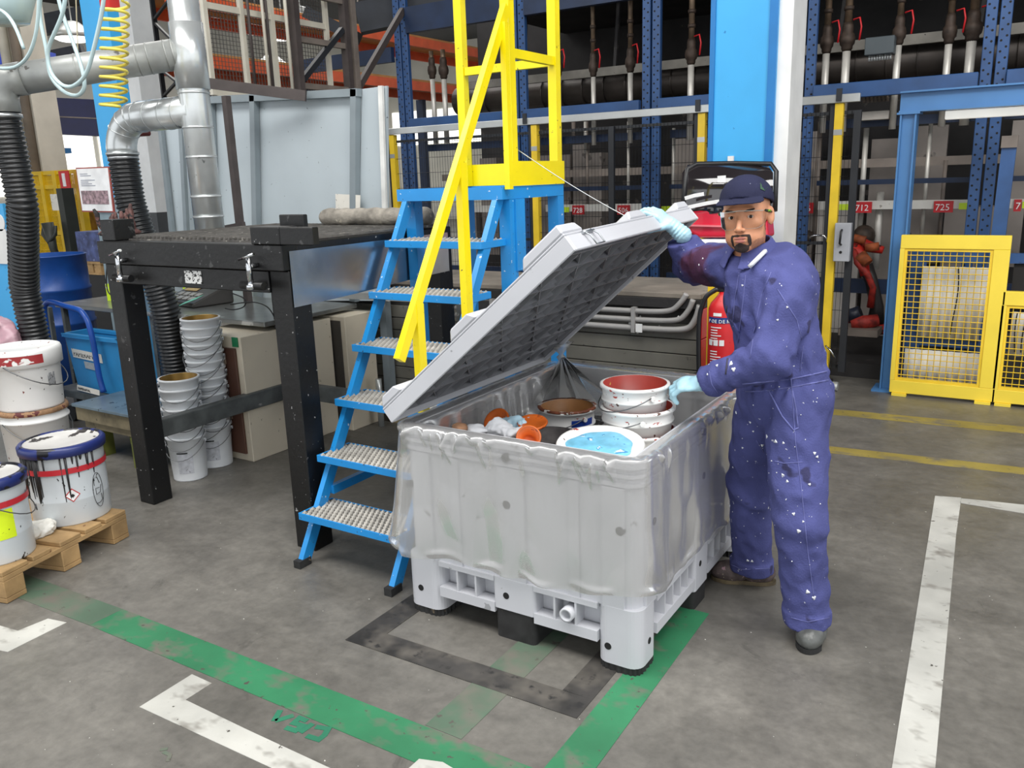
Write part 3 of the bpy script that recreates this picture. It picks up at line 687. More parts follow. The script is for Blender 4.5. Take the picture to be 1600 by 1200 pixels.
m = MB(); q = [P1-dd*.12, P1-dd*.04, P1+dd*.0-UP*.03, P1+dd*.015-UP*.09, P1+dd*.015-UP*.16]; m.tube(q, .090, 24); build('elbow', m, galv2, hd)
hosem = M('black_corrugated_rubber', (34, 35, 37), .32, var=.2, vs=12, spec=.6)
def corrugated(name, label, pts, r, pitch=.026):
    P = [v3(p) for p in pts]; o = []; 
    for a, b in zip(P[:-1], P[1:]):
        n_ = max(1, int(np.linalg.norm(b-a)/(pitch/4)))
        for i in range(n_): o.append(a+(b-a)*i/n_)
    for _ in range(30): o = [o[0]]+[(o[i-1]+o[i]*2+o[i+1])/4 for i in range(1, len(o)-1)]+[o[-1]]
    R_ = [r*(1+.075*math.sin(2*math.pi*i/4)) for i in range(len(o))]
    t = build(name, MB().tube(o, R_, 22), hosem); tag(t, label, 'hose'); return t
e_ = q[-1]
corrugated('corrugated_hose', 'black corrugated hose hanging at the far left edge', [e_, e_+(0.0, .02, -.5), aty(38, 450, 2.72), aty(62, 560, 2.75), aty(72, 640, 2.85)*[1, 1, 0]+(0, 0, .08)], .080)
corrugated('corrugated_hose', 'black corrugated hose dropping from the shiny elbow behind the table leg', [(DX-.73, DY-.03, 1.895), (DX-.72, DY-.03, 1.6), (DX-.66, DY-.0, 1.25), (DX-.62, DY+.05, .9), (DX-.66, DY+.1, .45), (DX-.78, DY+.12, .09)], .090)
clampm = M('hose_clamp_steel', (190, 192, 194), .3, .8)
for c in ((*(e_+(0, 0, -.02)),), (DX-.73, DY-.03, 1.875)):
    tag(build('hose_clamp', MB().cyl((c[0], c[1], c[2]-.01), (c[0], c[1], c[2]+.01), .093, 28), clampm), 'steel clamp at the head of the far left hose' if c[1] < 3 else 'steel clamp under the shiny duct elbow', 'clamp')
# clear tubing loops and yellow coil
tubm = M('pale_clear_tube', (190, 212, 214), .25, var=.05, spec=.7)
def uvtube(name, uvs, y, r, mat, label, cat='hose', n=6):
    P = [aty(u, v, y if not hasattr(y, '__len__') else y[i]) for i, (u, v) in enumerate(uvs)]; o = []
    for a, b in zip(P[:-1], P[1:]):
        for i in range(n): o.append(a+(b-a)*i/n)
    o.append(P[-1])
    for _ in range(10): o = [o[0]]+[(o[i-1]+o[i]*2+o[i+1])/4 for i in range(1, len(o)-1)]+[o[-1]]
    ob = build(name, MB().tube(o, r, 8), mat); tag(ob, label, cat); return ob
uvtube('clear_tube', [(78, -60), (60, 0), (64, 40), (74, 80), (76, 120), (100, 146), (122, 152), (134, 138), (130, 110), (112, 60), (96, 20), (78, -60)], 2.5, .0095, tubm, 'pale clear tube looping twice in front of the grey duct')
uvtube('clear_tube', [(100, -60), (104, 10), (86, 50), (72, 80), (78, 115), (96, 134), (112, 138), (136, 120), (148, 70), (160, 20), (165, -30)], 2.46, .0095, tubm, 'pale clear tube hanging between the duct and the yellow coil')
uvtube('clear_tube', [(62, -40), (60, 40), (48, 85), (28, 106), (0, 108), (-30, 100)], 2.4, .0085, tubm, 'pale clear tube sagging out of the picture at top left')
uvtube('clear_tube', [(-20, 8), (10, 18), (26, 45), (37, 76)], 2.4, .0085, tubm, 'short pale clear tube end in the top left corner')
m = MB(); pts = []; c0, c1_ = aty(180, 5, 2.9), aty(177, 168, 2.9); turns = 11
for i in range(turns*20+1):
    t = i/(turns*20); a = 2*math.pi*turns*t; c = c0+(c1_-c0)*t; pts.append(c+np.array([math.cos(a)*.066, math.sin(a)*.066, 0]))
m.tube([c0+np.array([.03, 0, .25])]+pts, .0085, 8); tag(build('coiled_air_hose', m, M('yellow_hose', (232, 216, 96), .35, var=.05)), 'yellow coiled air hose hanging in front of the ducts', 'hose')
m = MB().lathe([(.0001, -.02), (.14, -.01), (.19, .12), (.14, .25), (.0001, .27)], aty(-8, -8, 2.5)-(0, 0, .12), 20); tag(build('clear_bowl', m, tubm), 'pale rounded plastic bowl hanging at the top left corner', 'bowl')
uvtube('thin_cord', [(118, -20), (121, 60), (122, 90)], 3.6, .004, M('cord', (190, 180, 150), .8), 'thin pale cord with a red grip above the duct', 'cord')
o = build('red_valve', MB().box(aty(162, -6, 2.95)-(0, .03, 0), aty(180, 12, 2.95)+(0, .03, 0)), M('red_paint', (186, 40, 36), .45, var=.1)); tag(o, 'red air valve above the yellow coil', 'valve')
o = build('red_lamp', MB().box(aty(204, 197, 3.5)-(0, .06, 0), aty(225, 212, 3.5)+(0, .06, 0)), M('dark_red', (110, 34, 28), .5, var=.15), bevel=.01); tag(o, 'small dark red box under the duct elbow', 'box')
# ================================================================== metal table, scale, cart, barrel
galt = M('grey_sheet_top', (140, 142, 140), .28, .6, var=.15, vs=6, spots=((190, 192, 190), .12, 5))
mt = thing('metal_table', 'low sheet metal side table with a grey top', 'table', (-5.2, 3.95, 0))
build('tabletop', MB().box((-6.35, 3.48, .82), (-4.03, 4.32, .85)), galt, mt, bevel=.004)
for x in (-6.3, -5.2, -4.62):
    for y in (3.52, 4.26): build('leg', MB().box((x-.018, y-.018, 0), (x+.018, y+.018, .819)), scuff, mt)
sc_m = M('dark_grey_plastic', (58, 56, 54), .4, var=.15)
cs = atz(312, 474, .85); cs[2] = .851
t = thing('weighing_scale', 'dark grey weighing scale with a tilted screen on the side table', 'scale', tuple(cs))
m = MB(); m.prism([cs+(-.22, -.12, .0), cs+(.20, -.16, 0), cs+(.20, -.16, .02), cs+(.22, .10, .11), cs+(-.16, .14, .10), cs+(-.22, -.12, .015)], (0, 0, .001)); 
m = MB(); a = [cs+v for v in ((-.24, -.14, .0), (.19, -.20, 0), (.24, .12, 0), (-.19, .16, 0), (-.24, -.14, .03), (.19, -.20, .03), (.24, .12, .15), (-.19, .16, .14))]
m.add(a, [(0, 3, 2, 1), (4, 5, 6, 7), (0, 1, 5, 4), (1, 2, 6, 5), (2, 3, 7, 6), (3, 0, 4, 7)]); build('body', m, sc_m, t, bevel=.01)
f4, f5, f6, f7 = a[4], a[5], a[6], a[7]
def onq(u, v, h=.004): p = (f4*(1-u)+f5*u)*(1-v)+(f7*(1-u)+f6*u)*v; n = np.cross(f5-f4, f7-f4); return p+n/np.linalg.norm(n)*h
build('screen', MB().prism([onq(.12, .5), onq(.5, .5), onq(.5, .85), onq(.12, .85)], (0, 0, .003)), M('amber_label', (176, 148, 96), .4), t)
for i in range(4):
    for j in range(2): build('key', MB().prism([onq(.15+.18*i, .12+.17*j), onq(.28+.18*i, .12+.17*j), onq(.28+.18*i, .24+.17*j), onq(.15+.18*i, .24+.17*j)], (0, 0, .005)), M('grey_key', (150, 148, 142), .4), t)
build('green_tag', MB().prism([onq(.86, -.25, .02), onq(1.0, .1, .02), onq(1.0, .3, .02), onq(.86, -.05, .02)], (.002, -.004, .002)), M('mint_tag', (110, 196, 170), .5), t)
hv = M('fluorescent_yellow', (206, 236, 40), .6, var=.1, spots=((240, 240, 230), .2, 30), spots2=((30, 30, 30), .10, 50))
c = atz(282, 470, .85)+(0, .2, .001); tag(build('tin_box', MB().box(c+(-.10, -.08, 0), c+(.16, .08, .19), .3), hv), 'fluorescent yellow printed pack behind the weighing scale', 'pack')
c = atz(178, 470, .85); c[2] = .851; tag(build('warning_card', MB().box(c+(-.05, -.004, 0), c+(.05, .004, .13), .4), hv), 'fluorescent yellow card leaning by the left table leg', 'card')
cb = M('black_cable', (24, 24, 24), .5)
uvtube('cable', [(362, 458), (385, 466), (384, 480), (365, 485), (352, 482)], 3.62, .004, cb, 'black cable curling off the weighing scale', 'cable')
uvtube('cable', [(172, 372), (166, 420), (166, 455), (176, 464), (182, 455)], 3.0, .004, cb, 'thin black cable hanging left of the black table', 'cable')
uvtube('cable', [(360, 476), (395, 470), (420, 478), (431, 500)], 3.50, .004, cb, 'black cable along the edge of the side table', 'cable')
# blue barrel
bm_ = M('deep_blue_steel', (28, 72, 142), .35, .1, var=.15, vs=6, spots=((90, 110, 140), .03, 20))
bc = atd(73, 398, 7.4); R0 = .31; bz = bc[2]
t = thing('steel_drum', 'tall deep blue steel drum standing behind the hand cart', 'drum', (bc[0], bc[1], 0))
pr_ = [(R0, 0), (R0, bz-.62), (R0+.010, bz-.61), (R0+.010, bz-.59), (R0, bz-.58), (R0, bz-.32), (R0+.010, bz-.31), (R0+.010, bz-.29), (R0, bz-.28), (R0, bz-.012), (R0+.008, bz-.008), (R0+.008, bz), (R0-.008, bz), (R0-.008, bz-.05), (.0001, bz-.05)]
build('body', MB().lathe(pr_, (bc[0], bc[1], 0), 36), bm_, t)
# hand cart with blue bow and paper bin
cart = thing('hand_cart', 'blue tubular hand cart carrying a paper bin', 'cart', tuple(atz(120, 622, 0)))
cy = 3.32; cartb = M('cobalt_tube', (28, 76, 160), .3, var=.1)
def cp(u, v, y=None): return aty(u, v, y if y else cy)
cq = lambda u, v: aty(u, v, cy-.08)
m = MB(); fr_p = [cq(94, 632), cq(84, 580), cq(74, 520), cq(68, 480), cq(76, 470), cq(108, 484-4), cq(126, 484), cq(137, 500), cq(145, 530), cq(155, 590), cq(164, 618)]
o = []
for a, b in zip(fr_p[:-1], fr_p[1:]):
    for i in range(6): o.append(a+(b-a)*i/6)
for _ in range(4): o = [o[0]]+[(o[i-1]+o[i]*2+o[i+1])/4 for i in range(1, len(o)-1)]+[o[-1]]
build('push_bow', MB().tube(o, .019, 12), cartb, cart)
p = cp(90, 608); build('side_post', MB().beam(cp(76, 480, cy+.1), cp(98, 628, cy+.1), .045, .03, up=(0, 1, 0)), scuff, cart)
dz = cp(120, 606)[2]; x0, x1 = cp(98, 600)[0], cp(170, 600)[0]
build('deck', MB().box((x0, cy-.06, dz-.06), (x1+.15, cy+.24, dz-.005)), scuff, cart, bevel=.003)
build('deck_label', MB().prism([cp(121, 601, cy-.062), cp(156, 610, cy-.062), cp(156, 618, cy-.062), cp(121, 609, cy-.062)], (0, -.003, 0)), pap, cart)
for x in (x0+.08, x1+.05): build('wheel', MB().cyl((x, cy-.02, .06), (x, cy+.02, .06), .06, 18), rub, cart)
m = MB()
for x in (x0+.08, x1+.05): m.box((x-.02, cy+.03, .05), (x+.02, cy+.06, dz-.06))
build('wheel_bracket', m, scuff, cart, kind='stuff')
binm = M('light_blue_plastic', (48, 138, 196), .38, var=.07)
bn = thing('waste_bin', 'light blue plastic paper bin standing on the hand cart', 'bin', (cp(145, 600)[0], cy+.2, dz))
bxl, bxr = cp(104, 520)[0], cp(188, 520)[0]; bbl, bbr = cp(122, 598)[0], cp(194, 606)[0]; zt = cp(150, 527)[2]
m = MB(); a = [np.array(p) for p in ((bbl, cy, dz), (bbr, cy, dz), (bbr, cy+.14, dz), (bbl, cy+.14, dz), (bxl+.02, cy-.03, zt), (bxr, cy-.03, zt), (bxr, cy+.17, zt), (bxl+.02, cy+.17, zt))]
m.add(a, [(0, 3, 2, 1), (0, 1, 5, 4), (1, 2, 6, 5), (2, 3, 7, 6), (3, 0, 4, 7)])
cI = (a[4]+a[6])/2; inn = [x*.93+cI*.07 for x in a[4:]]; ib = [x*.9+(a[0]+a[2])/2*.1+(0, 0, .02) for x in a[:4]]
m.add(inn+ib, [(0, 1, 5, 4)[::-1], (1, 2, 6, 5)[::-1], (2, 3, 7, 6)[::-1], (3, 0, 4, 7)[::-1], (4, 5, 6, 7)]); build('body', m, binm, bn)
m = MB()
for i in range(4): m.beam(a[4+i], a[4+(i+1) % 4], .03, .028, ext=.015)
build('rim', m, binm, bn, bevel=.003)
for k, x in enumerate((.35, .8)):
    p = a[1]*(1-x)+a[5]*x
fa, fb = a[0], a[1]
def fq(u, t, off=.003): b0 = a[0]*(1-u)+a[1]*u; t0 = a[4]*(1-u)+a[5]*u; return b0*(1-t)+t0*t+np.array([0, -off, 0])
lb = build('label', MB().prism([fq(.08, .60), fq(.66, .56), fq(.66, .72), fq(.08, .76)], (0, -.002, 0)), pap, bn)
build('label', MB().prism([fq(.28, .42), fq(.56, .40), fq(.56, .53), fq(.28, .55)], (0, -.002, 0)), M('grey_print', (170, 176, 180), .6, var=.1, vs=60), bn)
def text(name, s, p, xdir, ydir, size, mat, par=None, ext=.0008):
    cu = bpy.data.curves.new(name, 'FONT'); cu.body = s; cu.size = size; cu.extrude = ext; cu.resolution_u = 2
    tmp = bpy.data.objects.new(name, cu); col.objects.link(tmp); bpy.context.view_layer.update()
    me = bpy.data.meshes.new_from_object(tmp.evaluated_get(bpy.context.evaluated_depsgraph_get())); bpy.data.objects.remove(tmp); me.name = name; me.materials.clear()
    o = link(name, me, mat, par); X = v3(xdir)/np.linalg.norm(xdir); Y = v3(ydir); Y -= X*(X@Y); Y /= np.linalg.norm(Y); Z = np.cross(X, Y)
    off = wloc(par) if par is not None else np.zeros(3); p = v3(p)-off
    o.matrix_local = Matrix(((X[0], Y[0], Z[0], p[0]), (X[1], Y[1], Z[1], p[1]), (X[2], Y[2], Z[2], p[2]), (0, 0, 0, 1))); return o
ink = M('black_ink', (24, 24, 26), .6)
p = fq(.10, .63, .0062); qv = fq(.66, .60, .0062); text('lettering', 'PAPIERAFVAL', p, qv-p, (0, 0, 1), .052, ink, bn)
text('lettering', 'PAPIERAFVAL', cp(122, 608, cy-.066), cp(156, 617, cy-.066)-cp(122, 608, cy-.066), (0, 0, 1), .026, ink, cart)
# low wooden bench with grey slab, left leg of the table
pltm = M('weathered_wood', (122, 112, 88), .8, var=.25, vs=9, spots=((80, 74, 60), .15, 14), bump=.3, bs=30)
bc = atz(175, 668, .25)
t = thing('work_stand', 'low worn stand with a bluish grey slab top beside the left table leg', 'stand', (bc[0], bc[1], 0))
c0 = aty(136, 624, 2.95); c1b = aty(210, 634, 2.95); zt = c0[2]
slabm = M('blue_grey_slab', (110, 128, 140), .25, .2, var=.15, vs=5, spots=((60, 62, 60), .1, 12))
x0, x1 = c0[0], c1b[0]+.25
build('slab', MB().box((x0, 2.84, zt-.02), (x1, 3.28, zt)), slabm, t, bevel=.003); build('frame', MB().box((x0+.01, 2.86, zt-.11), (x1-.01, 3.26, zt-.021)), pltm, t); build('base_board', MB().box((x0+.06, 2.88, zt-.16), (x1-.02, 3.24, zt-.111)), pltm, t)
olv = M('olive_paint', (112, 118, 52), .6, var=.2, vs=9)
for x, y in ((x0+.12, 2.95), (x1-.15, 2.90), (x1-.1, 3.2), (x0+.12, 3.2)): build('leg', MB().box((x-.05, y-.04, 0), (x+.05, y+.04, zt-.161)), olv, t)
# ================================================================== cabinet
cabm = M('beige_steel', (212, 202, 182), .5, var=.05, vs=3, spots=((150, 140, 120), .01, 30)); brown = M('brown_steel', (92, 62, 50), .45, var=.08)
cab = thing('filing_cabinet', 'beige filing cabinet with a brown front below the side table', 'cabinet', (-4.24, 3.75, 0))
zt = .79; build('body', MB().box((-4.5, 3.285, 0), (-4.03, 4.05, zt)), cabm, cab, bevel=.004)
for z0, z1 in ((.04, .37), (.38, .72)):
    d = build('drawer', MB().box((-4.47, 3.268, z0+.01), (-4.075, 3.284, z1)), brown, cab, bevel=.002)
    build('card_holder', MB().box((-4.24, 3.262, z1-.10), (-4.16, 3.267, z1-.05)), M('pale_card', (180, 160, 140), .5), d)
build('green_sticker', MB().box((-4.10, 3.278, zt-.06), (-4.05, 3.2845, zt-.001)), M('green_tape', (30, 130, 84), .5), cab)
cab2 = thing('steel_cupboard', 'beige cupboard standing behind the right table leg', 'cabinet', (-3.95, 4.2, 0))
build('body', MB().box((-4.26, 4.07, 0), (-3.92, 4.36, .80)), cabm, cab2, bevel=.004); build('door', MB().box((-4.22, 4.06, .04), (-3.96, 4.069, .77)), M('dark_grey_door', (66, 62, 58), .6), cab2)

tl = aty(192, 356, 2.72); clump = M('paint_caked_brown', (98, 66, 62), .7, var=.4, vs=30, spots=((196, 168, 130), .14, 26), spots2=((34, 30, 30), .35, 20), bump=.5, bs=80)
rt_ = np.random.RandomState(21); m = MB()
for k in range(11):
    x0 = tl[0]+rt_.uniform(-.09, .10); y0 = 2.70+rt_.uniform(-.05, .05); hgt = rt_.uniform(.05, .17); dx, dy = rt_.uniform(-.05, .05, 2); b = rt_.uniform(-.04, .04)
    m.tube([(x0, y0, 1.443), (x0+dx*.4+b, y0+dy*.3, 1.443+hgt*.4), (x0+dx*.8, y0+dy*.7, 1.443+hgt*.8), (x0+dx, y0+dy, 1.443+hgt)], [.013, .010, .014, .007], 7)
m.lathe([(.09, 0), (.10, .012), (.07, .035), (.02, .045)], (tl[0], 2.70, 1.443), 14, jit=lambda a, h: .2*math.sin(3*a)+.1*math.sin(7*a))
tag(build('tool_bundle', m, clump), 'bundle of paint-caked tools standing on the left corner of the black table', 'tools')['kind'] = 'stuff'
# ================================================================== columns
colb = M('blue_column_paint', (62, 164, 222), .45, var=.04, vs=3, spots=((30, 120, 180), .03, 12)); colw = M('white_column_paint', (222, 222, 220), .55, var=.05)
coly = 5.5
a, b = aty(1107, 250, coly)[0], aty(1207, 250, coly)[0]
c_ = struct('trim_1', MB().box((a, coly, 0), (b, coly+.02, 7.2)), colb); c_.name = 'column'; c_['kind'] = 'structure'
build('edge_strip', MB().box((a-.004, coly-.012, 0), (a+.028, coly-.0005, 7.2)), M('deep_blue_edge', (22, 112, 178), .45, var=.05), c_); build('edge_strip', MB().box((b-.05, coly-.012, 0), (b, coly-.0005, 7.2)), MATS['deep_blue_edge'], c_)
build('column_core', MB().box((a+.01, coly+.021, 0), (b+.085, coly+.34, 7.2)), colw, c_)
build('outlet', MB().box(aty(1137, 244, coly-.02), aty(1147, 254, coly-.002)), colw, c_)
y2 = 4.35; a, b = aty(124, 0, y2)[0], aty(165, 0, y2)[0]
o = struct('column', MB().box((a, y2, 0), (b, y2+.1, 7.2)), colb)
y3 = 5.2; a, b = aty(184, 100, y3)[0], aty(214, 100, y3)[0]
o = struct('column', MB().box((a, y3, 1.45), (b, y3+.22, 7.2)), colw); build('column_foot', MB().box((a-.005, y3-.005, 0), (b+.005, y3+.225, 1.449)), M('dark_grey_column_base', (74, 76, 78), .6, var=.1), o)
# blue post at the left edge carrying a sign
yl = 2.95; a, b = aty(-40, 400, yl)[0], aty(18, 400, yl)[0]
o = struct('column', MB().box((a, yl, 0), (b, yl+.03, aty(5, 318, yl)[2])), colb); 
sgn = build('sign_plate', MB().box((b-.16, yl-.008, aty(5, 412, yl)[2]), (b-.005, yl-.001, aty(5, 358, yl)[2])), colw, o)
build('round_sign', MB().cyl((b-.06, yl-.001, aty(2, 348, yl)[2]), (b-.06, yl-.008, aty(2, 348, yl)[2]), .055, 24), colw, o)
# ================================================================== plank-clad bench wall with conduits
plm = M('grey_stained_planks', (104, 102, 94), .6, var=.14, vs=3, spots=((70, 68, 64), .08, 20), bump=.15, bs=18)
WX0, WX1, WY, WT = -5.05, -1.60, 4.52, 1.00
wl = struct('wall_front', MB().box((WX0, WY+.022, 0), (WX1-.02, WY+.62, WT-.09)), M('dark_core', (48, 46, 44), .8)); wl.name = 'partition'
npk = 9; ph = (WT-.20)/npk
rp = random.Random(5)
for i in range(npk):
    z = .02+ph*i; build('plank', MB().box((WX0, WY-.004*rp.random(), z+.003), (WX1-.021, WY+.0215, z+ph-.003)), plm, wl, bevel=.002)
build('top_slab', MB().box((WX0, WY-.02, WT-.089), (WX1, WY+.66, WT-.03)), M('black_edge', (34, 32, 32), .7, bump=.3), wl, bevel=.004)
build('worktop', MB().box((WX0, WY-.02, WT-.029), (WX1, WY+.66, WT)), M('dusty_worktop', (120, 112, 102), .7, var=.2, vs=5, spots=((80, 74, 68), .12, 9)), wl, bevel=.003)
redp = M('signal_red', (196, 28, 34), .42, var=.1, spots=((140, 20, 24), .06, 30))
for i in range(5): build('red_panel', MB().box((WX1-.019, WY-.002, .04+.175*i), (WX1+.004, WY+.60, .04+.175*i+.170)), redp, wl, bevel=.003)
pvc = M('grey_conduit', (150, 148, 146), .4, var=.08)
for k, (z, r) in enumerate(((WT-.115, .016), (WT-.165, .016), (WT-.215, .018))):
    o = [np.array([-3.3, WY-.032, z]), np.array([WX1-.30+.05*k, WY-.032, z]), np.array([WX1-.16+.05*k, WY-.032, z+.015]), np.array([WX1-.10+.04*k, WY-.032, z+.08]), np.array([WX1-.08+.04*k, WY-.032, WT+.0-.03*k])]
    q = []
    for a, b in zip(o[:-1], o[1:]):
        for i in range(5): q.append(a+(b-a)*i/5)
    q.append(o[-1])
    for _ in range(3): q = [q[0]]+[(q[i-1]+q[i]*2+q[i+1])/4 for i in range(1, len(q)-1)]+[q[-1]]
    build('conduit', MB().tube(q, r, 10), pvc, wl)
for x in (-3.0, -2.45, -2.0):
    build('conduit_clip', MB().box((x-.012, WY-.052, WT-.24), (x+.012, WY-.001, WT-.09)), pvc, wl)
build('conduit_label', MB().box((-1.98, WY-.056, WT-.235), (-1.94, WY-.050, WT-.185)), colw, wl)
for i in range(2): build('power_socket', MB().box((aty(665+75*i, 490, WY)[0], WY-.05, .78), (aty(700+75*i, 490, WY)[0], WY-.001, .90)), M('dark_socket', (46, 46, 48), .4), wl, bevel=.004)
for x in (aty(722, 480, WY-.06)[0],): build('grey_upright', MB().box((x-.035, WY-.075, 0), (x+.035, WY-.053, .96)), scuff, wl)
sp = M('white_paint_drip', (225, 225, 220), .5)
m = MB()
for u, v, s in ((992, 490, 5), (1000, 497, 4), (985, 505, 4), (988, 510, 3), (1030, 510, 2), (1012, 512, 2), (1060, 495, 2), (996, 520, 2)):
    p = aty(u, v, WY-.006); m.lathe([(s*.0035, 0), (s*.003, .003), (.0001, .004)], p, 7, axis=(0, -1, 0), jit=lambda a, h: .4*math.sin(3*a))
build('paint_drip', m, sp, wl, kind='stuff')
m = MB().beam(aty(500, 458, 4.3), aty(720, 468, 4.3), .10, .045); tag(build('steel_channel', m, M('grey_channel', (150, 152, 150), .5, .2)), 'grey steel channel lying along the bench behind the ladder', 'channel')
ch = bpy.data.objects['steel_channel']; 
kb = build('kerb', MB().box((-4.6, 4.36, 0), (-3.5, 4.50, .07)), M('stained_cream_kerb', (182, 166, 132), .8, var=.3, vs=6, spots=((60, 54, 46), .35, 7))); kb['kind'] = 'structure'
ps = aty(592, 605, 4.25)
tag(build('steel_pin', MB().cyl((ps[0], ps[1], 0), (ps[0], ps[1], ps[2]+.06), .022, 14), galv), 'short grey steel pipe standing behind the ladder steps', 'pipe')
# ================================================================== fire extinguisher and red machine
fe = thing('fire_extinguisher', 'red powder fire extinguisher with black hose against a yellow board', 'extinguisher', (0, 0, 0))
yf = 4.35; p0 = aty(1121, 575, yf); p1 = aty(1124, 470, yf); cx = p0[0]+.02; r = .075; fe.location = (cx, yf, p0[2]-.05); zb = p0[2]-.12
prf = [(r*.9, 0), (r, .02), (r, p1[2]-zb-.04), (r*.85, p1[2]-zb-.01), (r*.4, p1[2]-zb+.03), (r*.25, p1[2]-zb+.05)]
build('cylinder', MB().lathe(prf, (cx, yf, zb), 28), redp, fe)
build('valve_head', MB().box((cx-.03, yf-.02, p1[2]+.05), (cx+.05, yf+.02, p1[2]+.09)), M('black_plastic', (28, 28, 30), .4), fe, bevel=.004)
q = [np.array([cx-.02, yf-.03, p1[2]+.07]), np.array([cx-.08, yf-.05, p1[2]+.03]), np.array([cx-.115, yf-.05, p1[2]-.08]), np.array([cx-.11, yf-.05, zb+.15]), np.array([cx-.10, yf-.05, zb+.02])]
o = []
for a, b in zip(q[:-1], q[1:]):
    for i in range(6): o.append(a+(b-a)*i/6)
o.append(q[-1])
for _ in range(4): o = [o[0]]+[(o[i-1]+o[i]*2+o[i+1])/4 for i in range(1, len(o)-1)]+[o[-1]]
build('hose', MB().tube(o, .013, 10), MATS['black_plastic'], fe)
def curved(cx, cy, r, z0, z1, a0, a1, th=.002, n=10):
    m = MB(); pts = [(cx+(r+th)*math.sin(a), cy-(r+th)*math.cos(a)) for a in np.linspace(a0, a1, n)]
    m.v = [(x, y, z0) for x, y in pts]+[(x, y, z1) for x, y in pts]; m.f = [(i, i+1, n+i+1, n+i) for i in range(n-1)]; m.sm = [True]*(n-1); return m
ca = -.25
z_ = lambda v: aty(1120, v, yf-.07)[2]
build('blue_label', curved(cx, yf, r, z_(505), z_(496), ca-.55, ca+1.2), M('dark_blue_label', (30, 52, 120), .4), fe)
def wraptext(s, zc, size, a0, mat):
    for i, chh in enumerate(s):
        a = a0+i*size*.78/r; text('letter', chh, (cx+(r+.0035)*math.sin(a), yf-(r+.0035)*math.cos(a), zc), (math.cos(a), math.sin(a), 0), (0, 0, 1), size, mat, fe)
whi = M('white_print', (236, 236, 236), .5)
wraptext('POEDER', z_(504.5), .026, ca-.5, whi)
m = MB()
for k in range(14):
    v = 511+4.2*k+(8 if k > 5 else 0); 
    if 527+6 < v < 545: continue
    w0 = .55 if k % 3 else .8; c2 = curved(cx, yf, r, z_(v+1.6), z_(v), ca-.30, ca-.30+w0, .0022, 6); m.add(c2.v, c2.f)
build('small_print', m, whi, fe, kind='stuff')
for k in range(3): c2 = curved(cx, yf, r, z_(540), z_(531), ca-.45+.42*k, ca-.45+.42*k+.33, .0022, 4); build('pictogram', c2, whi, fe)
build('white_tag', curved(cx, yf, r, z_(494), z_(489), ca-.1, ca+.5, .002, 5), whi, fe)
byl = M('extinguisher_yellow', (232, 196, 40), .5, var=.05)
o = build('yellow_board', MB().box((cx-.115, yf+.08, .35), (cx+.16, yf+.095, p1[2]+.12)), byl, bevel=.003); tag(o, 'yellow backing board behind the fire extinguisher', 'board')
build('board_post', MB().box((cx-.02, yf+.096, 0), (cx+.02, yf+.13, p1[2])), byl, o); build('wall_hook', MB().box((cx-.02, yf+.02, p1[2]+.03), (cx+.02, yf+.079, p1[2]+.06)), MATS['black_plastic'], fe); build('stand_foot', MB().box((cx-.06, yf-.06, zb-.02), (cx+.06, yf+.079, zb-.001)), byl, o)
# red ride-on machine behind the man
rm = thing('red_machine', 'red machine with a smoked plastic windshield behind the man', 'machine', (-1.60, 5.0, 0))
ym = 4.98
def mp(u, v, y=ym): return aty(u, v, y)
hood = []
m = MB(); P_ = [mp(1063, 342), mp(1080, 331), mp(1105, 327), mp(1150, 325), mp(1196, 326), mp(1200, 372), mp(1110, 372), mp(1092, 372), mp(1078, 365)]
m.prism(P_, (0, .16, 0)); build('hood', m, M('glossy_red', (206, 34, 58), .22, var=.05, coat=.3), rm, bevel=.02, seg=3)
build('hood_crease', MB().beam(mp(1067, 352, ym-.012), mp(1196, 355, ym-.012), .02, .010), M('pale_red', (226, 120, 130), .3), rm)
build('body', MB().prism([mp(1088, 374), mp(1196, 374), mp(1196, 540), mp(1105, 540)], (0, .2, 0)), M('white_body', (222, 222, 224), .35), rm, bevel=.015)
build('chassis', MB().box((mp(1110, 400)[0], ym+.05, .12), (mp(1190, 400)[0], ym+.42, .5)), sc_m, rm)
for x in (mp(1120, 400)[0], mp(1180, 400)[0]): build('wheel', MB().cyl((x-.03, ym+.2, .12), (x+.03, ym+.2, .12), .12, 20), rub, rm)
smk = M('smoked_plastic', (38, 34, 36), .07, var=.1, coat=.6, spec=.9)
m = MB(); nw = 14; W0, W1 = (1066, 1208)
for i in range(nw):
    t = i/(nw-1); yb_ = ym+.04+.05*math.sin(math.pi*t)*-1
    for k, (v, dy) in enumerate(((342-14*math.sin(math.pi*t*.6), 0), (320, .0), (292, .02), (270, .05), (259, .10), (257, .16))):
        uu = W0+(W1-W0)*t+(0 if k < 4 else (8*(1-2*t))); m.v.append(tuple(mp(uu+.06*(342-v)*(0), v, yb_+dy)))
for i in range(nw-1):
    for k in range(5): m.f.append((i*6+k, (i+1)*6+k, (i+1)*6+k+1, i*6+k+1)); m.sm.append(True)
build('windshield', m, smk, rm)
build('windshield_rim', MB().tube([mp(1066, 342, ym+.03), mp(1070, 290, ym+.05), mp(1074, 264, ym+.1), mp(1090, 256, ym+.14), mp(1150, 255, ym+.12), mp(1205, 256, ym+.12), mp(1213, 268, ym+.1), mp(1211, 330, ym+.03)], .014, 8), MATS['black_plastic'], rm)
for k, (c0_, c1_) in enumerate((((1070, 325), (1140, 312)), ((1070, 310), (1100, 303)))):
    build('stripe', MB().ribbon([mp(c0_[0], c0_[1], ym-.03), mp((c0_[0]+c1_[0])/2, (c0_[1]+c1_[1])/2-1, ym-.035), mp(c1_[0], c1_[1], ym-.04)], .022, nrm=(0, -1, 0)), whi, rm)
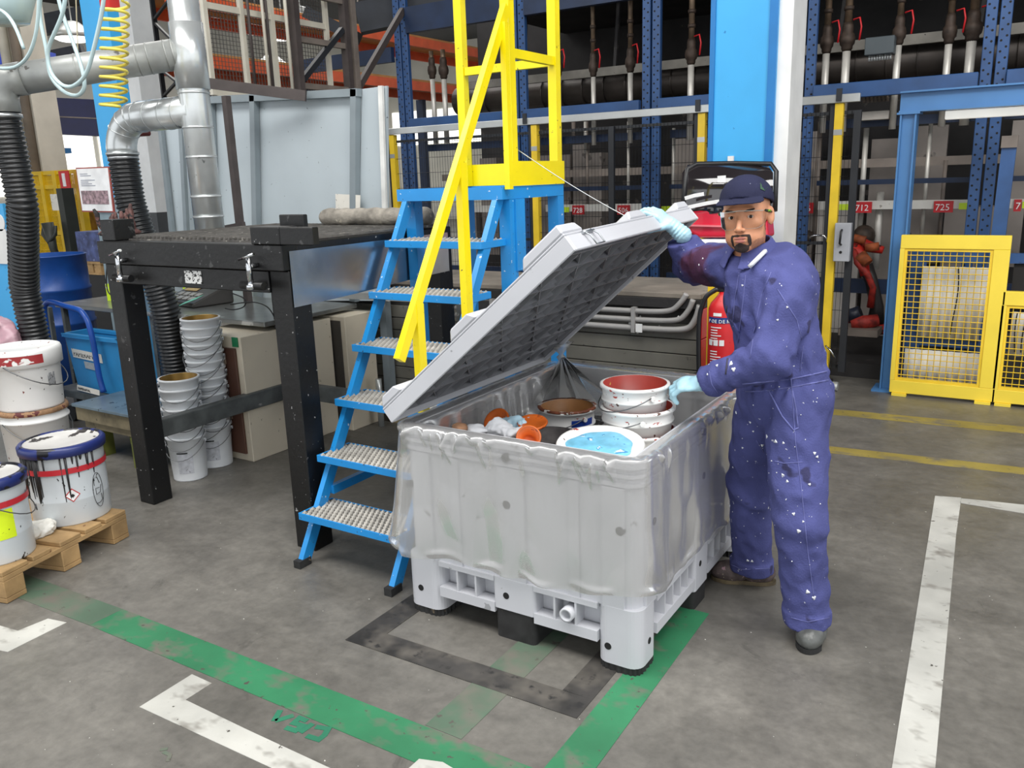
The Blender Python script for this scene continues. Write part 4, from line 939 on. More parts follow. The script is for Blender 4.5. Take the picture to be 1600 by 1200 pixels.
build('white_sticker', MB().prism([mp(1121, 275, ym-.035), mp(1134, 274, ym-.035), mp(1134, 285, ym-.035), mp(1121, 285, ym-.035)], (0, .002, 0)), whi, rm)
# ================================================================== fence with yellow posts and aluminium rail
FY = 6.8
ylw = M('fence_yellow', (236, 200, 52), .4, var=.08, vs=6); darkw = M('dark_wire', (34, 36, 40), .5, .3); alr = M('aluminium_rail', (196, 198, 196), .35, .6, var=.05)
darkp = M('dark_post', (40, 42, 46), .5)
rl = thing('guard_rail_track', 'long aluminium track running above the mesh fence', 'rail', (-3.4, FY, 2.1))
a, b = aty(608, 203, FY-.03), aty(1344, 156, FY-.03); zr = (a[2]+b[2])/2
build('track', MB().box((a[0], FY-.05, zr-.03), (b[0], FY-.01, zr+.03)), alr, rl, bevel=.003)
for u in (822, 1092, 1311):
    x = aty(u, 175, FY-.03)[0]; build('hanger', MB().box((x-.02, FY-.065, zr-.02), (x+.02, FY-.051, zr+.07)), darkp, rl)
fc = thing('mesh_fence', 'dark wire mesh safety fence with yellow posts', 'fence', (-3.4, FY, 0))
FX0, FX1 = a[0], aty(1335, 300, FY)[0]
for k, (u0, v0) in enumerate(((620, 300), (838, 250), (1098, 200), (1305, 300))):
    x = aty(u0, v0, FY)[0]; p = build('fence_post', MB().box((x-.03, FY-.035, 0.02), (x+.03, FY+.02, zr-.032)), ylw, fc); build('reflector_band', MB().box((x-.031, FY-.037, 1.90), (x+.031, FY-.0355, 1.94)), alr, p); 
    build('dark_backing', MB().box((x-.065, FY-.02, .02), (x-.032, FY+.01, zr-.032)), darkp, fc); build('foot_plate', MB().box((x-.06, FY-.06, 0), (x+.06, FY+.05, .02)), darkp, fc)
m = MB()
def wire(m, a, b, w=.0028):
    a, b = v3(a), v3(b); 
    if abs(a[2]-b[2]) > abs(a[0]-b[0]): m.add([(a[0]-w/2, a[1], a[2]), (a[0]+w/2, a[1], a[2]), (a[0], a[1]-w, a[2]), (b[0]-w/2, b[1], b[2]), (b[0]+w/2, b[1], b[2]), (b[0], b[1]-w, b[2])], [(0, 2, 5, 3), (2, 1, 4, 5), (1, 0, 3, 4)])
    else: m.add([(a[0], a[1], a[2]-w/2), (a[0], a[1], a[2]+w/2), (a[0], a[1]-w, a[2]), (b[0], b[1], b[2]-w/2), (b[0], b[1], b[2]+w/2), (b[0], b[1]-w, b[2])], [(0, 2, 5, 3), (2, 1, 4, 5), (1, 0, 3, 4)])
x = FX0+.02
while x < FX1: wire(m, (x, FY, .12), (x, FY, 2.07)); x += .032
for z in np.arange(.15, 2.08, .145): wire(m, (FX0, FY-.006, z), (FX1, FY-.006, z), .004)
build('wire_mesh', m, darkw, fc, kind='stuff')
for z in (.13, 1.10, 2.06): build('mesh_rail', MB().box((FX0, FY+.005, z-.012), (FX1, FY+.03, z+.012)), darkp, fc)
for u in (957, 1336): x = aty(u, 260, FY)[0]; build('gate_upright', MB().box((x-.025, FY-.03, .1), (x+.025, FY+.004, 2.07)), darkp, fc)
lbx, lby = aty(1307, 348, FY-.05), aty(1326, 408, FY-.05)
lk = build('lock_case', MB().box((lbx[0], FY-.10, lby[2]), (lby[0]+.01, FY-.037, lbx[2])), M('lock_grey', (176, 178, 184), .4), bevel=.004); tag(lk, 'pale grey lock case with black handle on the yellow fence post', 'lock')
lcx = (lbx[0]+lby[0])/2; build('handle', MB().tube([(lcx-.0, FY-.101, lbx[2]-.05), (lcx-.0, FY-.13, lbx[2]-.06), (lcx-.005, FY-.13, lbx[2]-.15), (lcx-.0, FY-.101, lbx[2]-.16)], .008, 8), MATS['black_plastic'], lk)
build('keyhole', MB().cyl((lcx, FY-.099, lby[2]+.07), (lcx, FY-.103, lby[2]+.07), .011, 12), holem, lk)
m = MB(); q = [aty(1266, 377, FY-.05), aty(1266, 371, FY-.09), aty(1272, 368, FY-.09), aty(1287, 368, FY-.09), aty(1291, 372, FY-.09), aty(1291, 378, FY-.05)]; tag(build('grab_bar', m.tube(q, .007, 8), chrome), 'white steel pull handle on the mesh fence', 'handle')
tag(build('chain', MB().tube([aty(1290, 540, FY-.06), aty(1298, 548, FY-.08), aty(1306, 560, FY-.06)], .008, 6), chrome), 'short white chain hanging by the yellow fence post', 'chain')
tag(build('roller', MB().cyl(aty(1286, 592, FY-.25)*[1, 1, 0]+(0, 0, .036), aty(1310, 592, FY-.25)*[1, 1, 0]+(0, 0, .036), .035, 14), alr), 'pale grey roller at the foot of the fence', 'roller')
# ================================================================== storage racks with pipework
rkb = M('rack_blue', (44, 80, 130), .45, var=.12, vs=5, spots=((40, 66, 110), .05, 14)); rkd = M('rack_dark_blue', (26, 44, 74), .5, var=.15)
RY = 7.35
def upright(x, y=RY, z1=6.5, mat=rkb, label='blue perforated rack upright'):
    t = thing('rack_upright', label, 'rack', (x, y, 0), group=None)
    for s in (-1, 1): build('profile', MB().box((x+s*.047-.038, y, 0), (x+s*.047+.038, y+.05, z1)), mat, t, bevel=.004)
    m = MB(); z = .12
    while z < min(z1, 3.6):
        for s in (-1, 1):
            cx_ = x+s*.047; m.lathe([(.009, 0), (.009, .0015)], (cx_-.016*s, y+.0005, z), 6, axis=(0, -1, 0)); m.lathe([(.009, 0), (.009, .0015)], (cx_+.018*s, y+.0005, z+.03), 6, axis=(0, -1, 0))
        z += .075
    build('slot', m, holem, t, kind='stuff')
    return t
ux = [aty(634, 200, RY)[0], aty(856-14, 200, RY)[0] if False else aty(812, 200, RY)[0], aty(1017, 100, RY)[0], aty(1257, 100, RY)[0], aty(1553, 100, RY)[0]]
for x, lb in zip(ux, ('blue perforated rack upright right of the grey screen', 'blue perforated rack upright behind the yellow guard posts', 'blue perforated rack upright between ladder and blue column', 'blue perforated rack upright right of the blue column', 'blue perforated rack upright at the right above the yellow guard')): upright(x, label=lb)
rb = thing('rack_beams', 'blue horizontal rack beams above the fence', 'rack', (-3, RY, 2.2))
zb0 = aty(1300, 155, RY-.06)[2]; zb1 = aty(1300, 131, RY-.06)[2]
xs = ux+[1.4]
for i in range(len(xs)-1): build('beam', MB().box((xs[i]+.09, RY-.06, zb0), (xs[i+1]-.09, RY-.005, zb1)), rkb, rb, bevel=.004)
build('beam', MB().box((-7.4, RY-.06, 2.9), (xs[0]-.09, RY-.005, 3.05)), rkd, rb)
for z0, z1 in ((3.05, 3.30), (4.6, 4.8)):
    for i in range(2): build('upper_beam', MB().box((xs[i]+.09, RY-.02, z0+.12), (xs[i+1]-.09, RY+.05, z1+.12)), rkd, rb)
for i in range(len(xs)-1): build('lower_beam', MB().box((xs[i]+.09, RY+.25, 1.98), (xs[i+1]-.09, RY+.30, 2.05)), rkd, rb); build('lower_beam', MB().box((xs[i]+.09, RY+.25, 1.42+.1), (xs[i+1]-.09, RY+.28, 1.46+.1)), rkd, rb)
for i in range(len(xs)-1): build('lower_beam', MB().box((xs[i]+.09, RY+.2, .62), (xs[i+1]-.09, RY+.25, .74)), rkd, rb)
# dark enclosure behind: back, decks added as shade, floor of the process line
dk = M('dark_metal', (46, 44, 44), .7, .2, var=.3, vs=3, spots=((80, 74, 70), .08, 6))  # dark grey metal with scattered lighter spots
bx_ = thing('process_enclosure', 'dark metal enclosure with added shade decks at the back of the racks', 'enclosure', (-2, 9.4, 0))
build('back_panel', MB().box((-6.5, 9.6, 0), (3.2, 9.65, 6.2)), dk, bx_); build('upper_shade_deck', MB().box((-5.9, 7.45, 4.4), (3.2, 9.59, 4.5)), dk, bx_); build('lower_shade_deck', MB().box((-5.2, 7.7, 3.35), (3.2, 9.59, 3.4)), dk, bx_); build('side_panel', MB().box((3.2, 7.4, 0), (3.25, 9.65, 6.2)), dk, bx_)
# pale sheets standing in the bays
shm = M('brownish_grey_sheet', (136, 128, 122), .55, .1, var=.2, vs=2, spots=((90, 84, 80), .1, 4)); shl = M('pale_sheet', (196, 190, 184), .55, var=.12, vs=2)
rnd = random.Random(8)
x = -6.0; k = 0; panels = []
while x < 1.6:
    w_ = rnd.choice((.18, .26, .34, .42)); 
    mt_ = shl if rnd.random() < .28 else shm
    if rnd.random() < .86:
        o = build('hanging_sheet', MB().box((x, 8.3+rnd.random()*.25, .78 if rnd.random() < .6 else 0.1), (x+w_-.03, 8.59, rnd.choice((1.30, 1.9, 2.0)))), mt_, bx_)
    x += w_+.02
# grey shelf rails and label strip
shw = M('white_label_rail', (206, 204, 198), .5, var=.08, spots=((150, 146, 138), .08, 12)); lim = M('lime_label', (196, 224, 44), .5); 
lr = thing('label_rail', 'white label rail with red and lime number tags behind the fence', 'rail', (-3, RY+.35, 1.34))
zl = aty(1400, 320, RY+.3)[2]
for i in range(len(xs)-1): build('rail', MB().box((xs[i]+.1, RY+.3, zl-.035), (xs[i+1]-.1, RY+.33, zl+.035)), shw, lr)
rdl = M('red_label', (186, 30, 38), .45)
def ntag(u, v, s, w_=.12, lime=None):
    p = aty(u, v, RY+.28); o = build('number_tag', MB().box((p[0]-w_/2, RY+.278, p[2]-.045), (p[0]+w_/2, RY+.299, p[2]+.045)), rdl, lr)
    text('number', s, (p[0]-w_/2+.01, RY+.2765, p[2]-.028), (1, 0, 0), (0, 0, 1), .072, whi, o)
    if lime: q = p[0]+lime; build('lime_tag', MB().box((q-.05, RY+.285, p[2]-.022), (q+.05, RY+.299, p[2]+.028)), lim, lr)
ntag(903, 328, '728', .13, -.16); ntag(974, 328, '506', .13, -.0 or None); ntag(1027, 327, '5', .05, .09); ntag(1261, 325, '76', .10); ntag(1348, 324, '712', .14, -.14); ntag(1474, 323, '725', .14, .16); ntag(1590, 321, '7', .05, .08)
gyr = M('brown_grey_rail', (122, 112, 104), .6, var=.15)
gr_ = thing('back_rail', 'brown-grey rail across the bays above the label rail', 'rail', (-3, RY+.4, 1.75)); zq = aty(1300, 257, RY+.4)[2]
build('rail', MB().box((-5.8, RY+.4, zq-.035), (aty(1570, 250, RY+.4)[0], RY+.44, zq+.035)), gyr, gr_)
# perforated long beam and dark round duct on top
lg = M('perforated_grey_beam', (124, 120, 112), .55, .2, var=.15, spots=((40, 40, 40), .06, 30))
zp = aty(1400, 64, 7.9)[2]
lb_ = thing('cable_tray', 'long grey perforated tray behind the valve pipes', 'tray', (-2.5, 7.9, zp)); build('tray', MB().box((-5.5, 7.9, zp-.04), (1.4, 7.95, zp+.04)), lg, lb_)
for i in range(6): x = -4.8+1.05*i; build('hanger', MB().beam((x, 7.93, zp), (x+.05, 7.93, 3.34), .03, .03, up=(0, 1, 0)), dk, lb_)
dc = thing('round_duct', 'dark sooty round duct running behind the valve pipes', 'duct', (-2, 8.15, 2.45)); zd = aty(1400, 95, 8.1)[2]
sooty = M('sooty_round_duct', (70, 64, 60), .42, .6, var=.25, vs=4)
build('pipe', MB().cyl((-5.8, 8.15, zd), (1.6, 8.15, zd), .15, 28), sooty, dc)
m = MB(); x = -5.6
while x < 1.5: m.cyl((x-.006, 8.15, zd), (x+.006, 8.15, zd), .156, 28); x += .24
build('duct_seam', m, sooty, dc, kind='stuff')
# valve pipes, each with elbow, body and red lever
pm = M('brown_stained_pipe', (110, 92, 74), .5, .5, var=.25, vs=12); pl_ = M('lagged_white_pipe', (204, 200, 192), .4, .3, var=.1, vs=10); vb = M('rusty_valve_body', (66, 54, 46), .6, .4, var=.3, vs=20)
pipes = [(872, 105, .030, 1), (927, 105, .027, 1), (985, 98, .030, 1), (1080, 85, .034, 1), (1292, 66, .034, 1), (1324, 62, .038, 1), (1405, 52, .032, 1), (1484, 50, .032, 1), (1520, 45, .042, 1), (675, 110, .030, 0), (693, 110, .034, 0)]
where = ['just right of the yellow guard posts', 'second right of the yellow guard posts', 'left of the tall rack upright', 'left of the blue column', 'first right of the blue column', 'second right of the blue column', 'beside the grey junction box', 'left of the right-hand rack upright', 'thickest, beside the right-hand rack upright', 'left one of two elbows near the grey screen', 'right one of two elbows near the grey screen']
for k, (u, v, r, lev) in enumerate(pipes):
    y = 7.55; p = aty(u, v, y); zv = p[2]; x = p[0]
    t = thing('valve_pipe', 'stained vertical pipe with valve, '+where[k], 'pipe', (x, y, 1.9))
    build('lower_pipe', MB().cyl((x, y, 1.95 if lev else 2.05), (x, y, zv-.05), r*.82, 14), pl_, t); build('upper_pipe', MB().cyl((x, y, zv+.05), (x, y, 3.6 if lev else 3.0), r*.75, 14), pm, t)
    m = MB().lathe([(r*.8, -.09), (r*1.15, -.07), (r*1.15, -.05), (r*1.5, -.035), (r*1.65, 0), (r*1.5, .035), (r*1.15, .05), (r*1.15, .10), (r*.9, .13)], (x, y, zv), 14); build('valve_body', m, vb, t)
    for zc in ((zv+.22, zv+.34) if lev else ()): m = MB().cyl((x, y, zc), (x, y, zc+.03), r*1.0, 14); build('coupling', m, vb, t)
    if lev:
        q = [np.array([x+r*1.2, y-.04, zv+.14]), np.array([x+r*1.2+.05, y-.05, zv+.15]), np.array([x+r*1.2+.065, y-.05, zv+.08]), np.array([x+r*1.2+.055, y-.05, zv-.02])]
        build('lever', MB().tube(q, .007, 7), redp, t)
# thin rods in the lower bays
for k, (u, v0, v1, r) in enumerate(((1258, 190, 365, .018), (1282, 190, 380, .02), (1354, 200, 365, .022), (1352, 395, 450, .018), (1455, 190, 370, .016), (1478, 250, 372, .016), (1376, 300, 420, .03), (917, 190, 330, .014), (982, 190, 350, .014), (1018, 210, 330, .014), (1053, 200, 330, .016), (896, 190, 220, .02), (915, 190, 240, .02))):
    a, b = aty(u, v0, 7.75), aty(u, v1, 7.75); t = build('pipe', MB().cyl((a[0], 7.75, a[2]), (a[0], 7.75, b[2]), r, 10), gyr if k % 2 else pl_, bx_)
for u, v, s in ((1260, 372, .07), (1350, 368, .09)):
    p = aty(u, v, 7.7); build('ball_joint', MB().lathe([(s*math.sin(math.pi*i/10), -s*math.cos(math.pi*i/10)) for i in range(11)], p, 16), vb, bx_)
# grey junction box with glands
p, q = aty(1353, 60, 7.45), aty(1397, 83, 7.45); jb = thing('junction_box', 'grey junction box with a row of cable glands among the pipes', 'box', tuple(p))
build('case', MB().box((p[0], 7.42, q[2]), (q[0], 7.55, p[2])), M('slate_grey', (72, 80, 84), .5, var=.08), jb, bevel=.005)
for i in range(9): x = p[0]+.03+(q[0]-p[0]-.06)*i/8; build('gland', MB().cyl((x, 7.48, q[2]), (x, 7.48, q[2]-.04), .009, 8), alr, jb)
p, q = aty(1343, 175, 7.5), aty(1388, 186, 7.5); tag(build('grey_box', MB().box((p[0], 7.5, q[2]), (q[0], 7.62, p[2])), M('pale_grey_box', (176, 170, 162), .5), bevel=.004), 'pale grey flat box under the row of glands', 'box')
m = MB()
for i in range(7):
    for j in range(3): x = aty(1348+6*i, 160, 7.5)[0]; m.lathe([(.014, 0), (.012, .02), (.016, .03)], (x, 7.5+.03*j, aty(1350, 152+4*j, 7.5)[2]), 8)
tag(build('sprocket_rows', m, gyr), 'rows of small grey nozzles under the blue rack beam', 'nozzles')['kind'] = 'stuff'
# red robot arm
rob = thing('robot_arm', 'red robot arm with grimy joints standing inside the fenced bay', 'robot', tuple(aty(1355, 520, 7.5)))
rr = M('robot_red', (186, 34, 22), .5, var=.25, vs=12, spots=((60, 24, 18), .25, 12)); ra = M('orange_grime', (150, 74, 34), .7, var=.3, vs=15)
P = lambda u, v, y=7.5: aty(u, v, y)
build('base', MB().cyl(P(1362, 520), P(1362, 506), .13, 18, .10), rr, rob)
build('lower_arm', MB().tube([P(1368, 505), P(1370, 480), P(1362, 440), P(1352, 415)], [.07, .055, .05, .06], 14), M('black_arm', (34, 30, 30), .5), rob)
build('arm_sleeve', MB().tube([P(1352, 430, 7.42), P(1346, 400, 7.42), P(1336, 385, 7.42)], [.04, .05, .05], 12), rr, rob)
build('upper_arm', MB().tube([P(1333, 382), P(1345, 380), P(1360, 386), P(1380, 391)], [.06, .05, .045, .03], 14), rr, rob)
build('joint', MB().tube([P(1362, 380, 7.4), P(1363, 392, 7.4)], .055, 14), ra, rob); build('joint', MB().tube([P(1334, 372, 7.4), P(1352, 376, 7.4)], .035, 12), ra, rob)
build('motor', MB().cyl(P(1325, 495), P(1345, 488), .06, 16), M('blue_black_motor', (34, 40, 54), .4), rob); build('motor_cap', MB().cyl(P(1320, 498), P(1328, 494), .052, 16), rr, rob)
build('cable_loop', MB().tube([P(1334, 384, 7.4), P(1340, 410, 7.35), P(1356, 430, 7.35), P(1364, 450, 7.38), P(1360, 480, 7.4)], [.02, .03, .028, .026, .03], 8), M('red_cable_sleeve', (150, 36, 26), .6, var=.4, vs=22), rob)
build('elbow_cover', MB().tube([P(1344, 398, 7.36), P(1356, 412, 7.34)], [.05, .045], 12), ra, rob); build('foot_cover', MB().tube([P(1330, 508, 7.3), P(1350, 504, 7.32), P(1372, 500, 7.36)], [.04, .06, .05], 12), MATS['red_cable_sleeve'], rob)
build('floor_tray', MB().box(P(1310, 513, 7.2), (P(1380, 518)[0], 7.9, P(1380, 518)[2])), gyr, rob)
# ================================================================== blue portal and yellow guards at the right
por = thing('steel_portal', 'blue steel I-beam portal beside the yellow guards', 'frame', (-.9, FY, 0))
xa, xb = aty(1406, 185, FY-.1)[0], aty(1432, 185, FY-.1)[0]; zt0, zt1 = aty(1405, 176, FY-.1)[2], aty(1405, 143, FY-.1)[2]
def ibeam_z(x0, x1, y, z0, z1, mat, par, name):
    m = MB(); m.box((x0, y, z0), (x0+.012, y+.14, z1)); m.box((x1-.012, y, z0), (x1, y+.14, z1)); m.box((x0+.0125, y+.03, z0), (x1-.0125, y+.042, z1)); o = build(name, m, mat, par); return o
pbl = M('portal_blue', (72, 122, 174), .38, var=.08, vs=3)
ibeam_z(xa, xb, FY-.1, .015, zt0-.015, pbl, por, 'column')['kind'] = 'stuff'
build('base_plate', MB().box((xa-.05, FY-.15, 0), (xb+.05, FY+.08, .0145)), pbl, por)
m = MB(); m.box((xa-.01, FY-.1, zt0), (1.5, FY+.04, zt0+.012)); m.box((xa-.01, FY-.1, zt1-.012), (1.5, FY+.04, zt1)); m.box((xa-.01, FY-.06, zt0+.0125), (1.5, FY-.05, zt1-.0125)); build('lintel', m, pbl, por)['kind'] = 'stuff'
build('cap_plate', MB().box((xa-.02, FY-.11, zt0-.0145), (xb+.02, FY+.05, zt0-.0005)), pbl, por)
p, q = aty(1577, 226, 6.9), aty(1560, 375, 6.9); t = build('leaning_post', MB().beam((p[0], 6.95, p[2]), (q[0]-.02, 6.95, .0), .09, .06, up=(0, 1, 0)), rkb); tag(t, 'scuffed blue post behind the tall yellow guard', 'post')
build('clamp_plate', MB().box((p[0]-.05, 6.9, p[2]-.02), (p[0]+.05, 6.96, p[2]+.06)), gyr, t)
lt_ = thing('batten_light', 'long white batten light under the blue lintel', 'light', (0, 6.9, 1.95)); p, q = aty(1478, 174, 6.9), aty(1478, 187, 6.9)
build('tube_cover', MB().box((p[0], 6.86, q[2]), (1.3, 6.94, p[2])), M('white_diffuser', (240, 238, 230), .4, emit=.55), lt_, bevel=.004)
gyl = M('guard_yellow', (242, 214, 72), .38, var=.05, vs=3)
gy = 6.62
def guard(u0, v0, u1, ub0, vb, label, x1=None):
    a = aty(u0, v0, gy); xr = aty(u1, v0, gy)[0]; x0 = a[0]; z1 = a[2]; t = thing('machine_guard', label, 'guard', ((x0+xr)/2, gy, 0)); f = .095
    build('frame_bar', MB().box((x0, gy-.02, z1-f), (xr, gy+.04, z1)), gyl, t, bevel=.003); build('frame_bar', MB().box((x0, gy-.02, .02), (xr, gy+.04, .02+f)), gyl, t, bevel=.003)
    build('frame_bar', MB().box((x0, gy-.02, .02+f+.0005), (x0+.03, gy+.04, z1-f-.0005)), gyl, t); build('frame_bar', MB().box((xr-.10, gy-.02, .02+f+.0005), (xr, gy+.04, z1-f-.0005)), gyl, t, bevel=.003)
    ix0, ix1, iz0, iz1 = x0+.0305, xr-.1005, .02+f+.001, z1-f-.001; e = .018
    for a_, b_ in (((ix0, iz0), (ix1, iz0+e)), ((ix0, iz1-e), (ix1, iz1)), ((ix0, iz0+e), (ix0+e, iz1-e)), ((ix1-e, iz0+e), (ix1, iz1-e))): build('inner_frame', MB().box((a_[0], gy-.01, a_[1]), (b_[0], gy+.02, b_[1])), ylw, t)
    m = MB(); x = ix0+.04
    while x < ix1: wire(m, (x, gy+.004, iz0), (x, gy+.004, iz1), .006); x += .042
    z = iz0+.04
    while z < iz1: wire(m, (ix0, gy+.001, z), (ix1, gy+.001, z), .006); z += .042
    build('wire_mesh', m, ylw, t, kind='stuff'); build('foot', MB().box((x0+.02, gy-.04, 0), (x0+.12, gy+.06, .0195)), gyl, t); build('foot', MB().box((xr-.12, gy-.04, 0), (xr-.02, gy+.06, .0195)), gyl, t)
    return t, x0, xr, z1
g1, gx0, gx1, gz = guard(1409, 367, 1582, 0, 0, 'tall yellow machine guard with wire mesh infill')
g2, hx0, hx1, hz = guard(1568, 455, 1760, 0, 0, 'lower yellow machine guard at the right edge')
cur = M('pale_paper_curtain', (236, 230, 220), .6, var=.08, vs=2, spots=((180, 172, 160), .1, 4))
def sheet(x0, x1, y, z0, z1, label, crack=()):
    m = MB(); n = 22
    for i in range(n+1): x = x0+(x1-x0)*i/n; m.v += [(x, y+.012*math.sin(i*2.1), z0), (x, y+.010*math.sin(i*1.9+.6), z1)]
    for i in range(n): m.f.append((2*i, 2*i+2, 2*i+3, 2*i+1)); m.sm.append(True)
    o = build('pale_sheet', m, cur); sol = o.modifiers.new('thick', 'SOLIDIFY'); sol.thickness = .004
    m = MB()
    for cx_, k in crack: m.ribbon([(cx_+.012*math.sin(z*9+k), y-.016, z) for z in np.linspace(z0+.03, z1, 14)], .008, nrm=(0, -1, 0))
    if crack: build('tear', m, ink, o, kind='stuff')
    tag(o, label, 'sheet'); return o
sheet(gx0+.12, gx1-.13, 6.92, .40, .93, 'pale paper-like sheet behind the tall yellow guard', [(gx0+.36, 1)])
sheet(gx0+.05, gx1-.13, 6.9, .03, .30, 'low pale sheet near the floor behind the tall yellow guard')
sheet(hx0+.06, hx1, 6.92, .30, .62, 'cracked pale sheet behind the lower yellow guard', [(hx0+.1+.05*i, i) for i in range(8)])
bb = thing('conveyor_frame', 'blue conveyor frame behind the yellow guards', 'frame', (0, 7.05, 0))
build('blue_panel', MB().box((gx0+.02, 6.97, .02), (gx0+.14, 7.02, 1.1)), rkb, bb); build('blue_panel', MB().box((gx0+.1405, 6.97, .32), (1.6, 7.02, .39)), rkb, bb); build('blue_panel', MB().box((gx0+.1405, 6.97, .96), (1.6, 7.02, 1.03)), rkb, bb)
build('dark_panel', MB().box((gx1+.02, 7.0, .65), (1.6, 7.06, .95)), dk, bb)
# plinth of the line behind the fence
o = build('line_plinth', MB().box((-5.9, 7.05, 0), (-1.0, 9.5, .12)), dk); o['kind'] = 'structure'
# ================================================================== brown platform with mesh cage, orange racks, far hall
pf = thing('mesh_cage', 'cream framed mesh cage raised on brown steel behind the screens', 'cage', (-6, 5.8, 2.4))
crm = M('cream_frame', (206, 200, 184), .5, var=.06); mesw = M('cage_wire', (92, 86, 80), .5, .3)
ya, yb_, za, zb_ = 4.87, 6.35, 2.42, 3.75
for y in (4.90, 5.28, 5.62, 6.3): build('frame_bar', MB().box((-6.02, y-.02, za), (-5.98, y+.02, zb_)), crm, pf)
for z in (2.44, 3.12): build('frame_bar', MB().box((-6.02, 4.921, z-.025), (-5.985, 6.28, z+.025)), crm, pf)
m = MB(); s_ = .035
y = ya
while y < yb_: m.box((-6.026, y-.002, za), (-6.022, y+.002, zb_)); y += s_
z = za
while z < zb_: m.box((-6.03, ya, z-.002), (-6.0265, yb_, z+.002)); z += s_
build('wire_mesh', m, mesw, pf, kind='stuff')
for i, (u, r) in enumerate(((392, .012), (414, .014), (420, .012), (450, .016))):
    a = atx(u, 60, -5.9); build('conduit', MB().cyl((-5.9, a[1], 2.46), (-5.9, a[1], 3.9), r, 10), crm if i % 2 else brn, pf)
tw = thing('steel_tower', 'brown braced steel tower left of the blue rack upright', 'tower', (-5.9, 6.6, 0))
for u in (462, 540, 551): a = atx(u, 60, -5.9); build('post', MB().box((-5.94, a[1]-.03, 0), (-5.86, a[1]+.03, 4.4)), brn if u != 551 else gyr, tw)
y_0, y_1 = atx(462, 60, -5.9)[1], atx(540, 60, -5.9)[1]
for z in (2.55, 2.95, 3.35): build('cross_bar', MB().beam((-5.9, y_0+.03, z), (-5.9, y_1-.03, z), .04, .05), gyr, tw)
build('brace', MB().beam((-5.9, y_0+.04, 2.6), (-5.9, y_1-.04, 3.1), .05, .05), darkp, tw); build('brace', MB().beam((-5.9, y_1+.05, 2.5), (-5.9, y_1+.9, 3.4), .05, .06), brn, tw)
org = M('orange_rack_beam', (214, 88, 44), .45, var=.1); tanb = M('tan_board', (172, 128, 70), .6, var=.1)
for i, (z, lbl) in enumerate(((3.18, 'lower'), (3.86, 'upper'))):
    t = thing('orange_rack', 'orange pallet rack level, %s one, behind the mesh cage' % lbl, 'rack', (-9, 9, z))
    for x in (-9.0, -10.0):
        build('beam', MB().box((x, 6.8, z-.07), (x+.05, 16, z+.07)), org, t)
    build('decking', MB().box((-9.95, 6.8, z+.071), (-9.0, 16, z+.11)), tanb, t)
tt = thing('braced_rack', 'dark rack frame with cross braces behind the white column', 'rack', (-7.5, 5.9, 0))
for u in (229, 243): a = aty(u, 60, 5.9); build('post', MB().box((a[0]-.025, 5.88, 0), (a[0]+.025, 5.93, 4.4)), MATS['black_plastic'], tt)
for (a, b) in (((241, 30), (268, -5)), ((238, 32), (268, 62)), ((245, 162), (276, 128)), ((276, 128), (240, 100))): build('brace', MB().beam(aty(*a, 5.9), aty(*b, 5.9), .02, .03, up=(0, 1, 0)), MATS['black_plastic'], tt)
for x in (-9.02, -10.0):
    for y in (7.2, 10.0, 12.8): build('upright', MB().box((x-.05, y-.05, 0), (x+.05+.05, y+.05, 3.109)), rkd, tt)
# daylight windows and crane girder of the far hall
glow = M('bright_window', (246, 246, 240), .5, var=.02, emit=1.5)
wb = bpy.data.objects['wall_left']
k = 0
for y in np.arange(4, 29, 2.5): build('window', MB().box((-25.99, y, 1.6), (-25.96, y+2.3, 3.6)), glow, wb)
wk = bpy.data.objects['wall_back']
for x in np.arange(-25, -8, 2.5): build('window', MB().box((x, 29.96, 3.2), (x+2.3, 29.99, 4.6)), glow, wk)
dbl = M('navy_girder', (14, 16, 66), .4, var=.1)
gd = thing('crane_girder', 'dark navy crane girder spanning the far hall', 'girder', (-15, 10, 3.2))
a, b = atd(-40, 160, 13.5), atd(175, 190, 13.5)
p, q = atd(-60, 175, 15), atd(300, 192, 15); build('girder', MB().beam(p+(0, 0, .0), q, .4, .62), dbl, gd); build('flange', MB().beam(p-(0, 0, .01), q-(0, 0, .01), .42, .02), gyr, gd)
p, q = atd(-60, 92, 12.5), atd(80, 98, 12.5); build('upper_girder', MB().beam(p, q, .3, .30), M('royal_blue', (40, 72, 190), .4), gd)
wc = atd(70, 250, 11.5); o = struct('column', MB().box((wc[0]-.22, wc[1]-.15, 0), (wc[0]+.18, wc[1]+.2, 7.2)), M('cream_column', (196, 190, 176), .7, var=.12, vs=2)); 
build('drain_pipe', MB().cyl((wc[0]+.10, wc[1]-.2, 0), (wc[0]+.10, wc[1]-.2, 7), .06, 14), M('brown_pipe', (110, 98, 84), .6), o); build('drain_pipe', MB().cyl((wc[0]-.17, wc[1]-.2, 1.9), (wc[0]-.17, wc[1]-.2, 7), .06, 14), MATS['cream_frame'], o)
